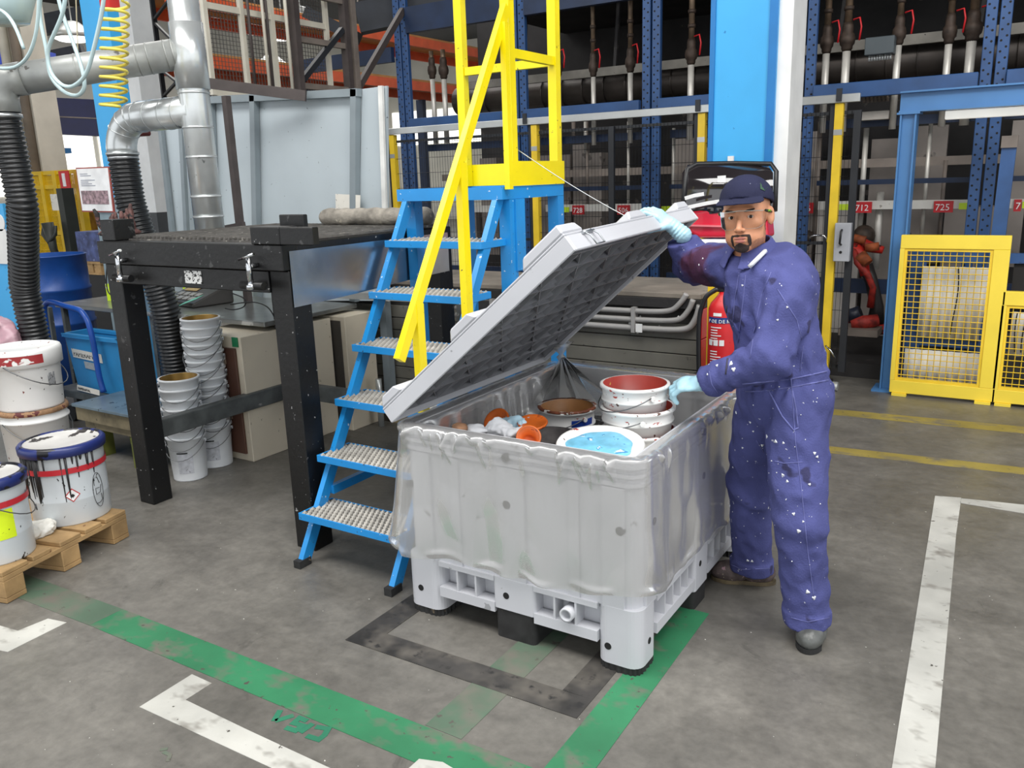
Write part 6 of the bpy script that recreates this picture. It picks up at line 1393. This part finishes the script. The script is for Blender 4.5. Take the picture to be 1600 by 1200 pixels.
# ================================================================== the worker
man = thing('person', 'man in paint-stained navy coveralls and cap holding up the crate lid', 'person', (-.74, 2.97, 0))
skin = M('skin', (206, 144, 108), .48, var=.05, vs=14, bump=.05, bs=120)
navy = M('navy_cotton', (78, 82, 134), .85, var=.12, vs=5, spots=((206, 208, 220), .02, 42), spots2=((58, 58, 92), .16, 5), bump=.25, bs=160, spec=.2)
def _stain():
    nt = navy.node_tree; N = nt.nodes; L = nt.links; b = N['Principled BSDF']; tc = N['Texture Coordinate']
    for c, r, colr, thr in (((-.36, .05, 1.30), .115, (84, 44, 62), .0), ((-.30, -.02, 1.22), .09, (44, 42, 62), .0)):
        src = b.inputs['Base Color'].links[0].from_socket
        d = N.new('ShaderNodeVectorMath'); d.operation = 'DISTANCE'; L.new(tc.outputs['Object'], d.inputs[0]); d.inputs[1].default_value = c
        n = N.new('ShaderNodeTexNoise'); n.inputs['Scale'].default_value = 14; n.inputs['Detail'].default_value = 4; L.new(tc.outputs['Object'], n.inputs['Vector'])
        a = N.new('ShaderNodeMath'); a.operation = 'MULTIPLY_ADD'; L.new(n.outputs['Fac'], a.inputs[0]); a.inputs[1].default_value = -.14; L.new(d.outputs['Value'], a.inputs[2])
        r_ = N.new('ShaderNodeMapRange'); r_.inputs[1].default_value = r-.09; r_.inputs[2].default_value = r-.05; r_.inputs[3].default_value = .85; r_.inputs[4].default_value = 0; L.new(a.outputs[0], r_.inputs[0])
        m = N.new('ShaderNodeMix'); m.data_type = 'RGBA'; L.new(r_.outputs[0], m.inputs[0]); L.new(src, m.inputs[6]); m.inputs[7].default_value = lin(colr)+(1,); L.new(m.outputs[2], b.inputs['Base Color'])
_stain()
def _folds():
    nt = navy.node_tree; N = nt.nodes; L = nt.links; b = N['Principled BSDF']; tc = N['Texture Coordinate']; b0 = b.inputs['Normal'].links[0].from_node
    n = N.new('ShaderNodeTexNoise'); n.noise_type = 'RIDGED_MULTIFRACTAL'; n.inputs['Scale'].default_value = 4.2; n.inputs['Detail'].default_value = 3; n.inputs['Roughness'].default_value = .45; n.inputs['Distortion'].default_value = .9
    mp = N.new('ShaderNodeMapping'); mp.inputs['Scale'].default_value = (1.3, 1.3, .75); mp.inputs['Rotation'].default_value = (.3, .5, .2); L.new(tc.outputs['Object'], mp.inputs[0]); L.new(mp.outputs[0], n.inputs['Vector'])
    p = N.new('ShaderNodeBump'); p.inputs['Strength'].default_value = .55; p.inputs['Distance'].default_value = .022; L.new(n.outputs['Fac'], p.inputs['Height']); L.new(p.outputs[0], b0.inputs['Normal'])
_folds()
FD = np.array([-.41, -.91, 0]); FD /= np.linalg.norm(FD); LD = np.array([-FD[1], FD[0], 0])
ROT = np.stack([LD, FD, UP], 1)
PEL = v3((-.748, 2.985, .90)); WST = v3((-.765, 2.975, 1.03)); CHE = v3((-.80, 2.955, 1.215)); NEK = v3((-.872, 2.95, 1.385))
LSH = v3((-.702, 2.88, 1.272)); RSH = v3((-.985, 3.01, 1.335)); LEL = v3((-.735, 2.77, 1.06)); LWR = v3((-.965, 2.77, .945))
REL = v3((-1.17, 3.20, 1.315)); RWR = v3((-1.222, 3.115, 1.458))
LHI = v3((-.675, 2.93, .84)); RHI = v3((-.825, 3.04, .84)); LKN = v3((-.632, 2.84, .48)); RKN = v3((-.885, 3.10, .46)); LAN = v3((-.588, 2.875, .085)); RAN = v3((-.885, 3.195, .085))
def pleat(P, ax, amp, f, seed):
    return amp*.75*np.sin((P@v3(ax))*f*.8+4.5*fbm(P, 2.6, seed))
def cover(P):
    d = sd_ell(P, CHE+UP*.02, (.172, .128, .20), ROT)
    d = smin(d, sd_ell(P, CHE+UP*.075-FD*.03, (.150, .10, .095), ROT), .05)
    d = smin(d, sd_ell(P, WST-FD*.005, (.163, .128, .16), ROT), .06)
    d = smin(d, sd_ell(P, PEL+UP*.0-FD*.012, (.178, .142, .155), ROT), .05)
    d = smin(d, sd_cone(P, NEK-UP*.06, NEK+UP*.005, .085, .062), .04)
    belt = np.abs(P[..., 2]-.945-.06*((P-PEL)@LD)); d = d+.010*np.exp(-(belt/.022)**2)
    leg = smin(sd_cone(P, LHI, LKN, .112, .090), sd_cone(P, LKN, LAN-UP*.07, .086, .072), .03)
    leg2 = smin(sd_cone(P, RHI, RKN, .105, .084), sd_cone(P, RKN, RAN-UP*.07, .082, .076), .03)
    d = smin(d, leg, .035); d = smin(d, leg2, .035)
    arm = smin(sd_cone(P, LSH, LEL, .078, .072), sd_cone(P, LEL, LWR, .070, .052), .03)
    arm2 = smin(sd_cone(P, RSH, REL, .080, .076), sd_cone(P, REL, RWR, .072, .052), .03)
    d = smin(d, arm, .035); d = smin(d, arm2, .035)
    # folds: broad sag, diagonal drags, bunching near joints
    n1 = fbm(P*np.array([1, 1, .55]), 2.2, 3); n2 = fbm(P*np.array([1.2, 1.2, .8]), 3.6, 41)
    w = .007*n1+.022*(np.abs(n2)-.28)+.011*(np.abs(fbm(P, 6., 55))-.25)
    def nr(c, r): return np.exp(-(np.linalg.norm(P-c, axis=-1)/r)**2)
    z = P[..., 2]
    w += nr(LEL, .13)*pleat(P, frame(LSH, LWR), .0065, 120, 7) + nr(REL, .13)*pleat(P, frame(RSH, RWR), .007, 125, 8)
    w += nr(LSH-UP*.08-LD*.05, .13)*pleat(P, LD*.8+UP*.6, .006, 95, 9) + nr(RSH-UP*.06, .12)*pleat(P, LD*.6-UP*.8, .006, 100, 10)
    w += np.exp(-((z-.945)/.075)**2)*.004*np.sin(((P-PEL)@LD)*150+2*fbm(P, 4, 2))
    w += (nr(LAN+UP*.13, .09)+nr(RAN+UP*.13, .09))*pleat(P, UP+.5*LD, .012, 62, 12)
    w -= .007*((z < .125)&(z > 0))
    w += (nr(LKN, .16)+nr(RKN, .16))*pleat(P, UP+.6*LD, .006, 60, 13)
    w += nr((LHI+RHI)/2-UP*.06, .15)*pleat(P, UP*.7+LD*.7, .006, 70, 15)
    w += nr(LWR-(LWR-LEL)*.18, .10)*pleat(P, frame(LEL, LWR), .005, 140, 16)
    w += nr(CHE+FD*.08+UP*.04, .17)*.0045*np.sin(((P-CHE)@(LD*.97+UP*.2))*105+3.5*fbm(P, 2.2, 61))+nr((LSH+LEL)/2, .13)*.006*np.sin(((P-LSH)@(LD*.6+UP*.55+FD*.5))*75+4*fbm(P, 2.4, 62))
    d = d+w
    # cuts: cuffs, neck opening, hems
    for a, b, e in ((LEL, LWR, .0), (REL, RWR, .0)):
        ax = frame(a, b); d = np.maximum(d, np.where(np.linalg.norm(P-b, axis=-1) < .16, (P-b)@ax-e, -1))
    ax = frame(NEK-UP*.06, NEK+UP*.01+FD*.01); d = np.maximum(d, (P-NEK)@UP-.012+.35*((P-NEK)@FD))
    d = np.maximum(d, .05-z)
    d = np.where(z < .2, np.maximum(d, np.where((P-PEL)@LD < .03, .062-z, .058-z)), d)
    return d
cov = snet('coverall', cover, (-1.33, 2.62, .04), (-.42, 3.40, 1.44), .0078, navy, man, relax=1)
def hit(fn, u, v, t0=2.3, t1=3.9):
    t = t0; d = _ray(u, v); n = np.linalg.norm(d)
    for _ in range(60):
        s = float(fn((CPOS+d*t)[None])[0])
        if abs(s) < .0008: return CPOS+d*t
        t += s*.8/n
        if t > t1: return None
    return CPOS+d*t
seam_m = M('pale_stitching', (102, 106, 162), .9, var=.2, vs=30)
def seam(uvs, fn=None, r=.0017, mat=None, name='seam', par=None, n=9):
    fn = fn or cover
    Q = []
    for (a, b), (c, e) in zip(uvs[:-1], uvs[1:]):
        k = max(1, int(math.hypot(c-a, e-b)/n))
        for i in range(k): Q.append((a+(c-a)*i/k, b+(e-b)*i/k))
    Q.append(uvs[-1]); run = []; mb = MB()
    for q in Q:
        h = hit(fn, *q)
        if h is None or (run and np.linalg.norm(h-run[-1]) > .05):
            if len(run) > 1: build(name, MB().tube(run, r, 5), mat or seam_m, par or cov)
            run = [] if h is None else [h]
        else: run.append(h)
    if len(run) > 1: mb.tube(run, r, 5)
    if mb.v: return build(name, mb, mat or seam_m, par or cov)
seam([(1236, 592), (1243, 690), (1252, 760), (1262, 860), (1272, 935)])
seam([(1108, 580), (1112, 600), (1122, 615)])
seam([(1205, 425), (1190, 460), (1178, 520), (1172, 560)]); seam([(1215, 452), (1245, 500), (1255, 540), (1250, 580)])
seam([(1182, 688), (1200, 718), (1225, 724), (1254, 722)]); seam([(1200, 608), (1222, 650), (1240, 672), (1248, 668)], r=.003)
seam([(1238, 610), (1244, 640), (1247, 668)], r=.003)
seam([(1236, 965), (1262, 972), (1296, 965)]); seam([(1133, 878), (1160, 890), (1203, 888)])
seam([(1155, 425), (1148, 470), (1142, 540), (1138, 580)]); seam([(1165, 430), (1160, 480), (1152, 545)])
seam([(1160, 600), (1200, 596), (1238, 592), (1292, 580)], r=.003); seam([(1165, 612), (1200, 610), (1238, 605), (1294, 594)], r=.003)
splat = M('white_paint_splash', (226, 228, 232), .5, var=.05)
mb = MB(); rsp = np.random.RandomState(12)
for u, v, s in [(1142, 568, 5), (1146, 577, 4), (1120, 571, 2.5), (1105, 585, 2), (1172, 660, 3), (1177, 674, 2), (1198, 682, 4), (1212, 690, 3.5), (1224, 692, 2.5), (1191, 696, 3), (1223, 742, 3), (1230, 752, 3), (1273, 708, 3), (1277, 714, 2.5), (1240, 803, 3), (1262, 925, 4), (1272, 934, 4), (1168, 876, 3), (1175, 877, 3), (1150, 645, 3), (1160, 700, 2), (1145, 730, 2), (1160, 446, 2), (1098, 404, 2), (1092, 414, 2), (1230, 480, 2), (1215, 500, 2), (1265, 757, 2.5), (1248, 830, 4), (1140, 790, 3), (1255, 815, 2)]+[(rsp.uniform(1140, 1285), rsp.uniform(600, 900), rsp.uniform(.6, 1.3)) for _ in range(45)]:
    h = hit(cover, u, v)
    if h is None: continue
    g = np.array([float((cover((h+e)[None])-cover((h-e)[None]))[0]) for e in np.eye(3)*.004]); g /= np.linalg.norm(g)+1e-9
    r_ = s*h_ if (h_ := .0018) else 0
    mb.lathe([(r_*1.0, -.003), (r_*.9, .001), (.0001, .0016)], h, 9, axis=g, jit=lambda a, q: .35*math.sin(3*a+u))
build('paint_splash', mb, splat, cov, kind='stuff')
# collar, shoulder tab, pocket flap, tool tab
col_m = navy
def collar(P):
    q = P-(NEK+UP*.012); h = q@UP+.30*(q@FD); r = np.sqrt((q@LD)**2+(q@FD*1.0)**2)
    d = np.maximum(np.abs(r-.066-.018*(1-np.clip(h/.03, -1, 1)))-.005, np.abs(h)-.030)
    return np.maximum(d, .028-np.sqrt((q@LD+.0)**2+np.minimum(0, q@FD-.09)**2))
build_c = snet('collar', collar, (-1.0, 2.82, 1.32), (-.74, 3.08, 1.47), .004, navy, cov, relax=2)
tabm = M('white_marker_tab', (232, 234, 236), .4, var=.03)
h0, h1 = atd(1172, 416, 2.765), atd(1196, 393, 2.78); seam([(1171, 417), (1196, 392)], lambda P: cover(P)-.012, r=.008, mat=tabm, name='marker_pen', n=6)
seam([(1134, 585), (1137, 560), (1134, 520), (1136, 478)], r=.004, mat=M('grimy_cloth', (62, 60, 74), .9), name='pocket_edge')
seam([(1141, 500), (1148, 506), (1152, 514), (1156, 520)], r=.005, mat=navy, name='chest_strap')
# ---------------------------------------------------------------- head
HC = v3((-.883, 2.925, 1.518)); ha = math.radians(4); TLT = math.radians(-4)
hx_ = v3((math.cos(ha), math.sin(ha), 0)); hy_ = v3((-math.sin(ha), math.cos(ha), 0)); hz_ = UP.copy()
hx2 = hx_*math.cos(TLT)-hz_*math.sin(TLT); hz2 = hx_*math.sin(TLT)+hz_*math.cos(TLT); HR = np.stack([hx2, hy_, hz2], 1)
HS = 1.03
def hl(P): return (P-HC)@HR/HS
def hw(p): return HC+HR@(np.array(p, float)*HS)
E_ = sd_ell
def face(P):
    q = hl(P); s = q.copy(); s[..., 0] = np.abs(s[..., 0])
    d = E_(q, (0, .012, .035), (.0745, .094, .092))
    d = smin(d, E_(q, (0, -.028, -.035), (.059, .064, .085)), .03)
    d = smin(d, E_(s, (.028, -.025, -.070), (.032, .055, .030)), .025)      # jaw
    d = smin(d, E_(q, (0, -.068, -.100), (.024, .021, .018)), .022)       # chin
    d = smin(d, E_(s, (.043, -.060, -.024), (.022, .021, .018)), .02)     # cheekbone
    d = smin(d, E_(s, (.026, -.082, .020), (.026, .010, .009)), .012)      # brow
    d = -smin(-d, E_(s, (.032, -.100, .000), (.019, .016, .0115)), .010)     # socket
    d = smin(d, E_(s, (.0315, -.0735, -.0005), (.0165, .0125, .0135)), .003)     # lids round the ball
    d = -smin(-d, E_(s, (.0315, -.0880, -.0015), (.0138, .0130, .0050)), .0012)     # opening
    d = smin(d, sd_cone(q, (0, -.083, .012), (0, -.1115, -.037), .0072, .0088), .010)    # nose
    d = smin(d, E_(q, (0, -.1130, -.041), (.0090, .0090, .0075)), .006)
    d = smin(d, E_(s, (.0120, -.101, -.043), (.0066, .0090, .0066)), .006)
    d = -smin(-d, E_(s, (.0066, -.108, -.0495), (.0030, .005, .0030)), .002)
    d = smin(d, E_(q, (0, -.086, -.070), (.028, .014, .018)), .014)       # muzzle
    d = smin(d, E_(q, (0, -.0965, -.0690), (.0205, .0065, .0046)), .004)
    d = smin(d, E_(q, (0, -.0955, -.0795), (.0180, .0070, .0056)), .004)
    d = -smin(-d, E_(q, (0, -.1035, -.0738), (.0210, .0080, .0010)), .0018)
    d = smin(d, E_(s, (.0775, .012, -.006), (.0085, .0205, .0310), [[.94, .34, 0], [-.34, .94, 0], [0, 0, 1]]), .006)    # ear
    d = -smin(-d, E_(s, (.0865, .006, -.002), (.0055, .0125, .0200), [[.94, .34, 0], [-.34, .94, 0], [0, 0, 1]]), .003)
    d = smin(d, sd_cone(q, (0, .022, -.07), (0, .040, -.20), .052, .058), .022)
    return d
def coarse(P):
    d = sd_cone(P, NEK-UP*.02, CHE, .05, .09)
    for a, b, r, r2 in ((CHE, WST, .10, .09), (WST, PEL, .09, .095), (LSH, LEL, .045, .040), (LEL, LWR, .038, .026), (RSH, REL, .045, .04), (REL, RWR, .038, .026), (LHI, LKN, .07, .05), (LKN, LAN, .048, .035), (RHI, RKN, .07, .05), (RKN, RAN, .048, .035), (CHE+UP*.08, LSH, .06, .05), (CHE+UP*.08, RSH, .06, .05)):
        d = smin(d, sd_cone(P, a, b, r, r2), .03)
    return d
Vb, Fb = nets(coarse, (-1.33, 2.62, .04), (-.42, 3.40, 1.40), .02)
body = snet('body', face, HC+np.array([-.115, -.14, -.17]), HC+np.array([.115, .13, .145]), .0023, skin, man, relax=2, extra=(Vb.tolist(), [tuple(q) for q in Fb.tolist()]))
beard_m = M('black_beard', (52, 40, 36), .8, var=.3, vs=60, bump=.5, bs=300)
def offs(region, e): return lambda P: np.maximum(face(P)-e, region(hl(P)))
def absx(q): s = q.copy(); s[..., 0] = np.abs(s[..., 0]); return s
def goatee(q):
    s = absx(q)
    mus = E_(s, (.015, -.104, -.0605), (.016, .02, .0038))
    side = E_(s, (.0285, -.090, -.079), (.0050, .03, .020))
    chin = E_(q, (0, -.095, -.103), (.026, .05, .0165))
    soul = E_(q, (0, -.10, -.0895), (.008, .03, .005))
    d = smin(smin(mus, side, .005), smin(chin, soul, .004), .006)+.0016*fbm(q, 60, 4)
    return d
snet('beard', offs(goatee, .0022), HC+np.array([-.07, -.15, -.15]), HC+np.array([.07, -.02, -.03]), .0021, beard_m, body, relax=1)
stub = M('beard_stubble', (176, 122, 92), .7, var=.15, vs=80, bump=.3, bs=300)
def jawline(q):
    s = absx(q); d = E_(s, (.058, -.005, -.058), (.02, .036, .020)); d = smin(d, E_(s, (.042, -.050, -.090), (.028, .035, .020)), .02); return smin(d, E_(s, (.072, -.020, -.028), (.014, .010, .03)), .012)+.003*fbm(q, 30, 9)
snet('stubble', offs(jawline, .0006), HC+np.array([-.09, -.12, -.15]), HC+np.array([.09, .06, .02]), .0026, stub, body, relax=1)
brow_m = beard_m
def brows(q):
    s = absx(q); return E_(s, (.031, -.09, .0195), (.0185, .03, .0036), [[.98, 0, -.16], [0, 1, 0], [.16, 0, .98]])+.001*fbm(q, 90, 6)
snet('eyebrow', offs(brows, .0018), HC+np.array([-.07, -.13, -.01]), HC+np.array([.07, -.04, .05]), .002, brow_m, body, relax=1)
def lips(q): return np.minimum(E_(q, (0, -.104, -.0690), (.0220, .012, .0048)), E_(q, (0, -.104, -.0795), (.0190, .012, .0058)))
snet('lips', offs(lips, .0009), HC+np.array([-.04, -.13, -.1]), HC+np.array([.04, -.07, -.03]), .0018, M('lips', (176, 108, 96), .4, var=.05), body, relax=1)
hair_m = M('cropped_black_hair', (42, 34, 32), .85, var=.2, vs=80, bump=.4, bs=300)
def hair(q): return np.maximum(np.maximum(-(q[..., 1]-.012+.25*(q[..., 2])), -(q[..., 2]+.045+.2*q[..., 1])), 0)-.0
snet('hair', lambda P: np.maximum(face(P)-.0022, np.maximum(-(hl(P)[..., 1]-.020), np.maximum(-(hl(P)[..., 2]+.055-.0*hl(P)[..., 1]), np.maximum(hl(P)[..., 2]-.06, -(np.abs(hl(P)[..., 0])*-1+.0735))))), HC+np.array([-.1, -.0, -.09]), HC+np.array([.1, .13, .09]), .003, hair_m, body, relax=1)
eye_w = M('eye_white', (222, 214, 206), .2, var=.02); iris = M('dark_brown_iris', (38, 24, 18), .15)
for sx in (-1, 1):
    c = hw((sx*.0315, -.0728, -.0015)); eb = build('eye', MB().lathe([(.0118*math.sin(math.pi*i/12), -.0118*math.cos(math.pi*i/12)) for i in range(13)], c, 16, axis=-HR[:, 1]), eye_w, body)
    look = frame(c, CPOS); look = look*.85+(-HR[:, 1])*.15; look /= np.linalg.norm(look)
    build('iris', MB().lathe([(.0060, .0100), (.0056, .0116), (.0001, .0127)], c, 14, axis=look), iris, eb)
# cap
capm = M('navy_cap_cloth', (38, 40, 64), .85, var=.08, vs=12, bump=.15, bs=200, spots=((150, 150, 170), .004, 60), spec=.2)
def cap_(P):
    q = hl(P)-np.array([0, 0, .013]); d = E_(q, (0, .008, .036), (.088, .108, .086)); top = E_(q, (0, .006, .03), (.0805, .100, .078))
    h = q[..., 2]-(.030+.02*np.clip(-q[..., 1]/.1, -1, 1))
    d = np.maximum(np.maximum(d, -top), -h)
    # stitched panels
    a = np.arctan2(q[..., 0], q[..., 1]); d = d+.0010*np.exp(-((np.abs(np.sin(a*2.5)))/.06)**2)+.0012*fbm(q, 9, 4)
    bz = q[..., 2]-(.043+.26*(q[..., 1]+.095)-.9*q[..., 0]**2*6*.35)
    rim = E_(q, (0, -.085, .03), (.078, .062, .05))
    br = np.maximum(np.maximum(np.abs(bz)-.0028, rim), q[..., 1]+.055)
    return smin(d, br, .004)
snet('cap', cap_, HC+np.array([-.125, -.18, -.01]), HC+np.array([.125, .14, .165]), .003, capm, man, relax=1)
em = M('green_emblem', (52, 84, 62), .8, var=.1)
def onhead(fn, pts, r, mat, name, par, n=4): return seam(pts, fn, r, mat, name, par, n)
pt = []
for u, v in ((1188, 285), (1193, 279), (1199, 283), (1200, 292), (1195, 298), (1188, 295)):
    h = hit(cap_, u, v)
    if h is not None: pt.append(h+(CPOS-h)/np.linalg.norm(CPOS-h)*.0015)
if len(pt) > 3: build('cap_emblem', MB().prism(pt, frame(pt[0], CPOS)*.0012), em, man)
# safety glasses: wrap lens, brow bar, temples
lensm = bpy.data.materials.new('clear_lens'); lensm.use_nodes = True
nt = lensm.node_tree; N = nt.nodes; L = nt.links; N.clear(); o_ = N.new('ShaderNodeOutputMaterial'); t_ = N.new('ShaderNodeBsdfTransparent'); t_.inputs[0].default_value = (.93, .93, .92, 1)
g_ = N.new('ShaderNodeBsdfGlossy'); g_.inputs['Roughness'].default_value = .05; f_ = N.new('ShaderNodeFresnel'); f_.inputs[0].default_value = 1.22; x_ = N.new('ShaderNodeMixShader')
L.new(f_.outputs[0], x_.inputs[0]); L.new(t_.outputs[0], x_.inputs[1]); L.new(g_.outputs[0], x_.inputs[2]); L.new(x_.outputs[0], o_.inputs[0])
gls = build('safety_glasses', MB().tube([hw((.078*math.sin(a), -.032-.075*math.cos(a), .020-.006*abs(math.sin(a)))) for a in np.linspace(-1.12, 1.12, 25)], .0016, 6), M('clear_frame', (196, 190, 180), .25), man)
mb = MB(); nn = 30; hgt = 7
for i in range(nn):
    a = -1.08+2.16*i/(nn-1)
    for j in range(hgt):
        t = j/(hgt-1); xx = abs(a); low = -.040+.022*math.exp(-(a/.16)**2)+.018*max(0, (xx-.7)/.52)**1.5; zz = .019+(low-.019)*t
        mb.v.append(tuple(hw((.0785*math.sin(a), -.034-.0765*math.cos(a)+.010*t*t, zz))))
for i in range(nn-1):
    for j in range(hgt-1): mb.f.append((i*hgt+j, (i+1)*hgt+j, (i+1)*hgt+j+1, i*hgt+j+1)); mb.sm.append(True)
build('lens', mb, lensm, gls)
build('lens_edge', MB().tube([mb.v[i*hgt+hgt-1] for i in range(nn)], .0007, 5), M('lens_edge', (150, 140, 128), .3), gls)
for sx in (-1, 1):
    build('temple', MB().tube([hw((sx*.0755, -.055, .014)), hw((sx*.080, -.03, .010)), hw((sx*.082, .0, .006)), hw((sx*.081, .02, .004))], [.0045, .0055, .0035, .002], 8), M('black_temple', (34, 44, 30), .4), gls)
    build('temple_tip', MB().tube([hw((sx*.0800, -.046, .012)), hw((sx*.0835, -.02, .010))], .0038, 8), M('lime_green_plastic', (120, 168, 40), .4), gls)
# ---------------------------------------------------------------- hands
glv = M('pale_blue_nitrile', (176, 218, 232), .38, var=.06, vs=25, bump=.25, bs=90, spec=.5)
def hand(name, wr, d, nrm, curls, spread, thumb, side, label=None):
    """wr wrist, d towards the knuckles, nrm out of the palm, side +1 when the thumb lies along cross(d, nrm)"""
    d = v3(d)/np.linalg.norm(d); nrm = v3(nrm); nrm -= d*(nrm@d); nrm /= np.linalg.norm(nrm); sdv = np.cross(d, nrm)*side      # towards the thumb
    kn = wr+d*.088; Rm = np.stack([sdv, d, nrm], 1); chains = []
    Lf = [(.040, .026, .020), (.045, .029, .021), (.042, .027, .020), (.033, .021, .018)]
    for k in range(4):
        off = (.030-.0205*k); b = kn+sdv*off+d*(-.004*abs(k-1)); dr = d+sdv*spread*(1.3-k)*.12; dr /= np.linalg.norm(dr); pts = [b-dr*.03, b]; ang = 0; p = b
        for j, l in enumerate(Lf[k]):
            ang += curls[k][j]; dd = dr*math.cos(ang)+nrm*math.sin(ang); p = p+dd*l; pts.append(p)
        chains.append((pts, [.0105, .0102, .0094, .0088, .0078]))
    tb = wr+d*.024+sdv*.026; td = thumb; t = sdv*td[0]+d*td[1]+nrm*td[2]; t /= np.linalg.norm(t); t2 = t*.75+d*.35+nrm*td[3]; t2 /= np.linalg.norm(t2); t3 = t2*.8+d*.2+nrm*td[3]; t3 /= np.linalg.norm(t3)
    chains.append(([tb, tb+t*.036, tb+t*.036+t2*.032, tb+t*.036+t2*.032+t3*.024], [.0165, .0125, .011, .0092]))
    allp = np.array([p for c, _ in chains for p in c]+[wr-d*.06]); lo, hi = allp.min(0)-.035, allp.max(0)+.035
    def fn(P):
        D = sd_ell(P, wr+d*.052, (.042, .052, .0165), Rm); D = smin(D, sd_ell(P, wr+d*.075+nrm*-.002, (.041, .022, .0145), Rm), .01)
        D = smin(D, sd_cone(P, wr-d*.045, wr+d*.02, .034, .0275), .018)
        for c, r in chains:
            dd = None
            for i in range(len(c)-1):
                x = sd_cone(P, c[i], c[i+1], r[i], r[i+1]); dd = x if dd is None else smin(dd, x, .003)
            D = smin(D, dd, .0035)
        return D+.0012*fbm(P, 22, 3)+.0022*np.exp(-(((P-wr)@d+.02)/.03)**2)*np.sin(((P-wr)@d)*420+2*fbm(P, 12, 5))
    return snet(name, fn, lo, hi, .0028, glv, man, relax=1)
c1 = [(.55, .75, .5), (.6, .8, .5), (.6, .8, .55), (.6, .85, .55)]
hand('glove', RWR+v3((.0, .0, .005)), (-.62, -.20, .55), (-.62, .1, -.62), [(.35, .75, .4), (.35, .8, .4), (.4, .8, .4), (.4, .85, .45)], .8, (.8, .5, .45, .45), 1)
hand('glove', LWR, (-.85, -.06, -.12), (-.2, .35, -.9), [(.5, .75, .5), (.5, .8, .5), (.55, .8, .5), (.6, .8, .5)], .8, (.55, .7, .4, .45), -1)
# ---------------------------------------------------------------- boots
def boot(name, heel, toe, mat, solem, label):
    heel, toe = v3(heel), v3(toe); d = frame(heel, toe); s = np.cross(UP, d); Rm = np.stack([s, d, UP], 1); Ln = np.linalg.norm(toe-heel); c = heel+d*Ln/2
    def up_(P):
        D = sd_ell(P, heel+d*(Ln-.075)+UP*.040, (.050, .080, .046), Rm); D = smin(D, sd_ell(P, heel+d*.06+UP*.05, (.038, .062, .05), Rm), .04); D = smin(D, sd_cone(P, heel+d*.07+UP*.05, heel+d*.065+UP*.14, .040, .046), .03)
        D = D+.002*fbm(P, 12, 3)+.0025*np.exp(-(((P-heel)@d-Ln*.52)/.03)**2)*np.sin(((P-heel)@d)*220)
        return np.maximum(D, .014-P[..., 2])
    lo = np.minimum(heel, toe)-.09; hi = np.maximum(heel, toe)+.09; lo[2] = 0; hi[2] = .20
    b_ = snet(name, up_, lo, hi, .005, mat, man, relax=1, label=label)
    out = []
    for i in range(28):
        a = 2*math.pi*i/28; x = math.cos(a); y = math.sin(a); wd = .050 if y > 0 else .042
        out.append(c+s*wd*x*(1-.12*(abs(y) < .3))+d*(Ln/2+.004)*np.sign(y)*abs(y)**.8+UP*.001)
    build('boot_sole', MB().prism(out, UP*.017), solem, b_)
dirty = M('paint_caked_leather', (84, 72, 70), .7, var=.3, vs=25, spots=((150, 120, 128), .12, 40), spots2=((190, 180, 150), .05, 50), bump=.4, bs=60)
worn_ = M('worn_black_leather', (86, 88, 86), .35, var=.35, vs=12, spots=((150, 150, 140), .12, 14), bump=.2, bs=50)
boot('boot', (-.80, 3.225, 0), (-1.045, 3.15, 0), dirty, M('pale_sole', (96, 84, 62), .7, var=.3, vs=20), 'dark boot crusted with dried paint drips')
boot('boot', (-.578, 2.95, 0), (-.563, 2.755, 0), worn_, rub, 'worn grey-black boot with a scuffed toe cap')
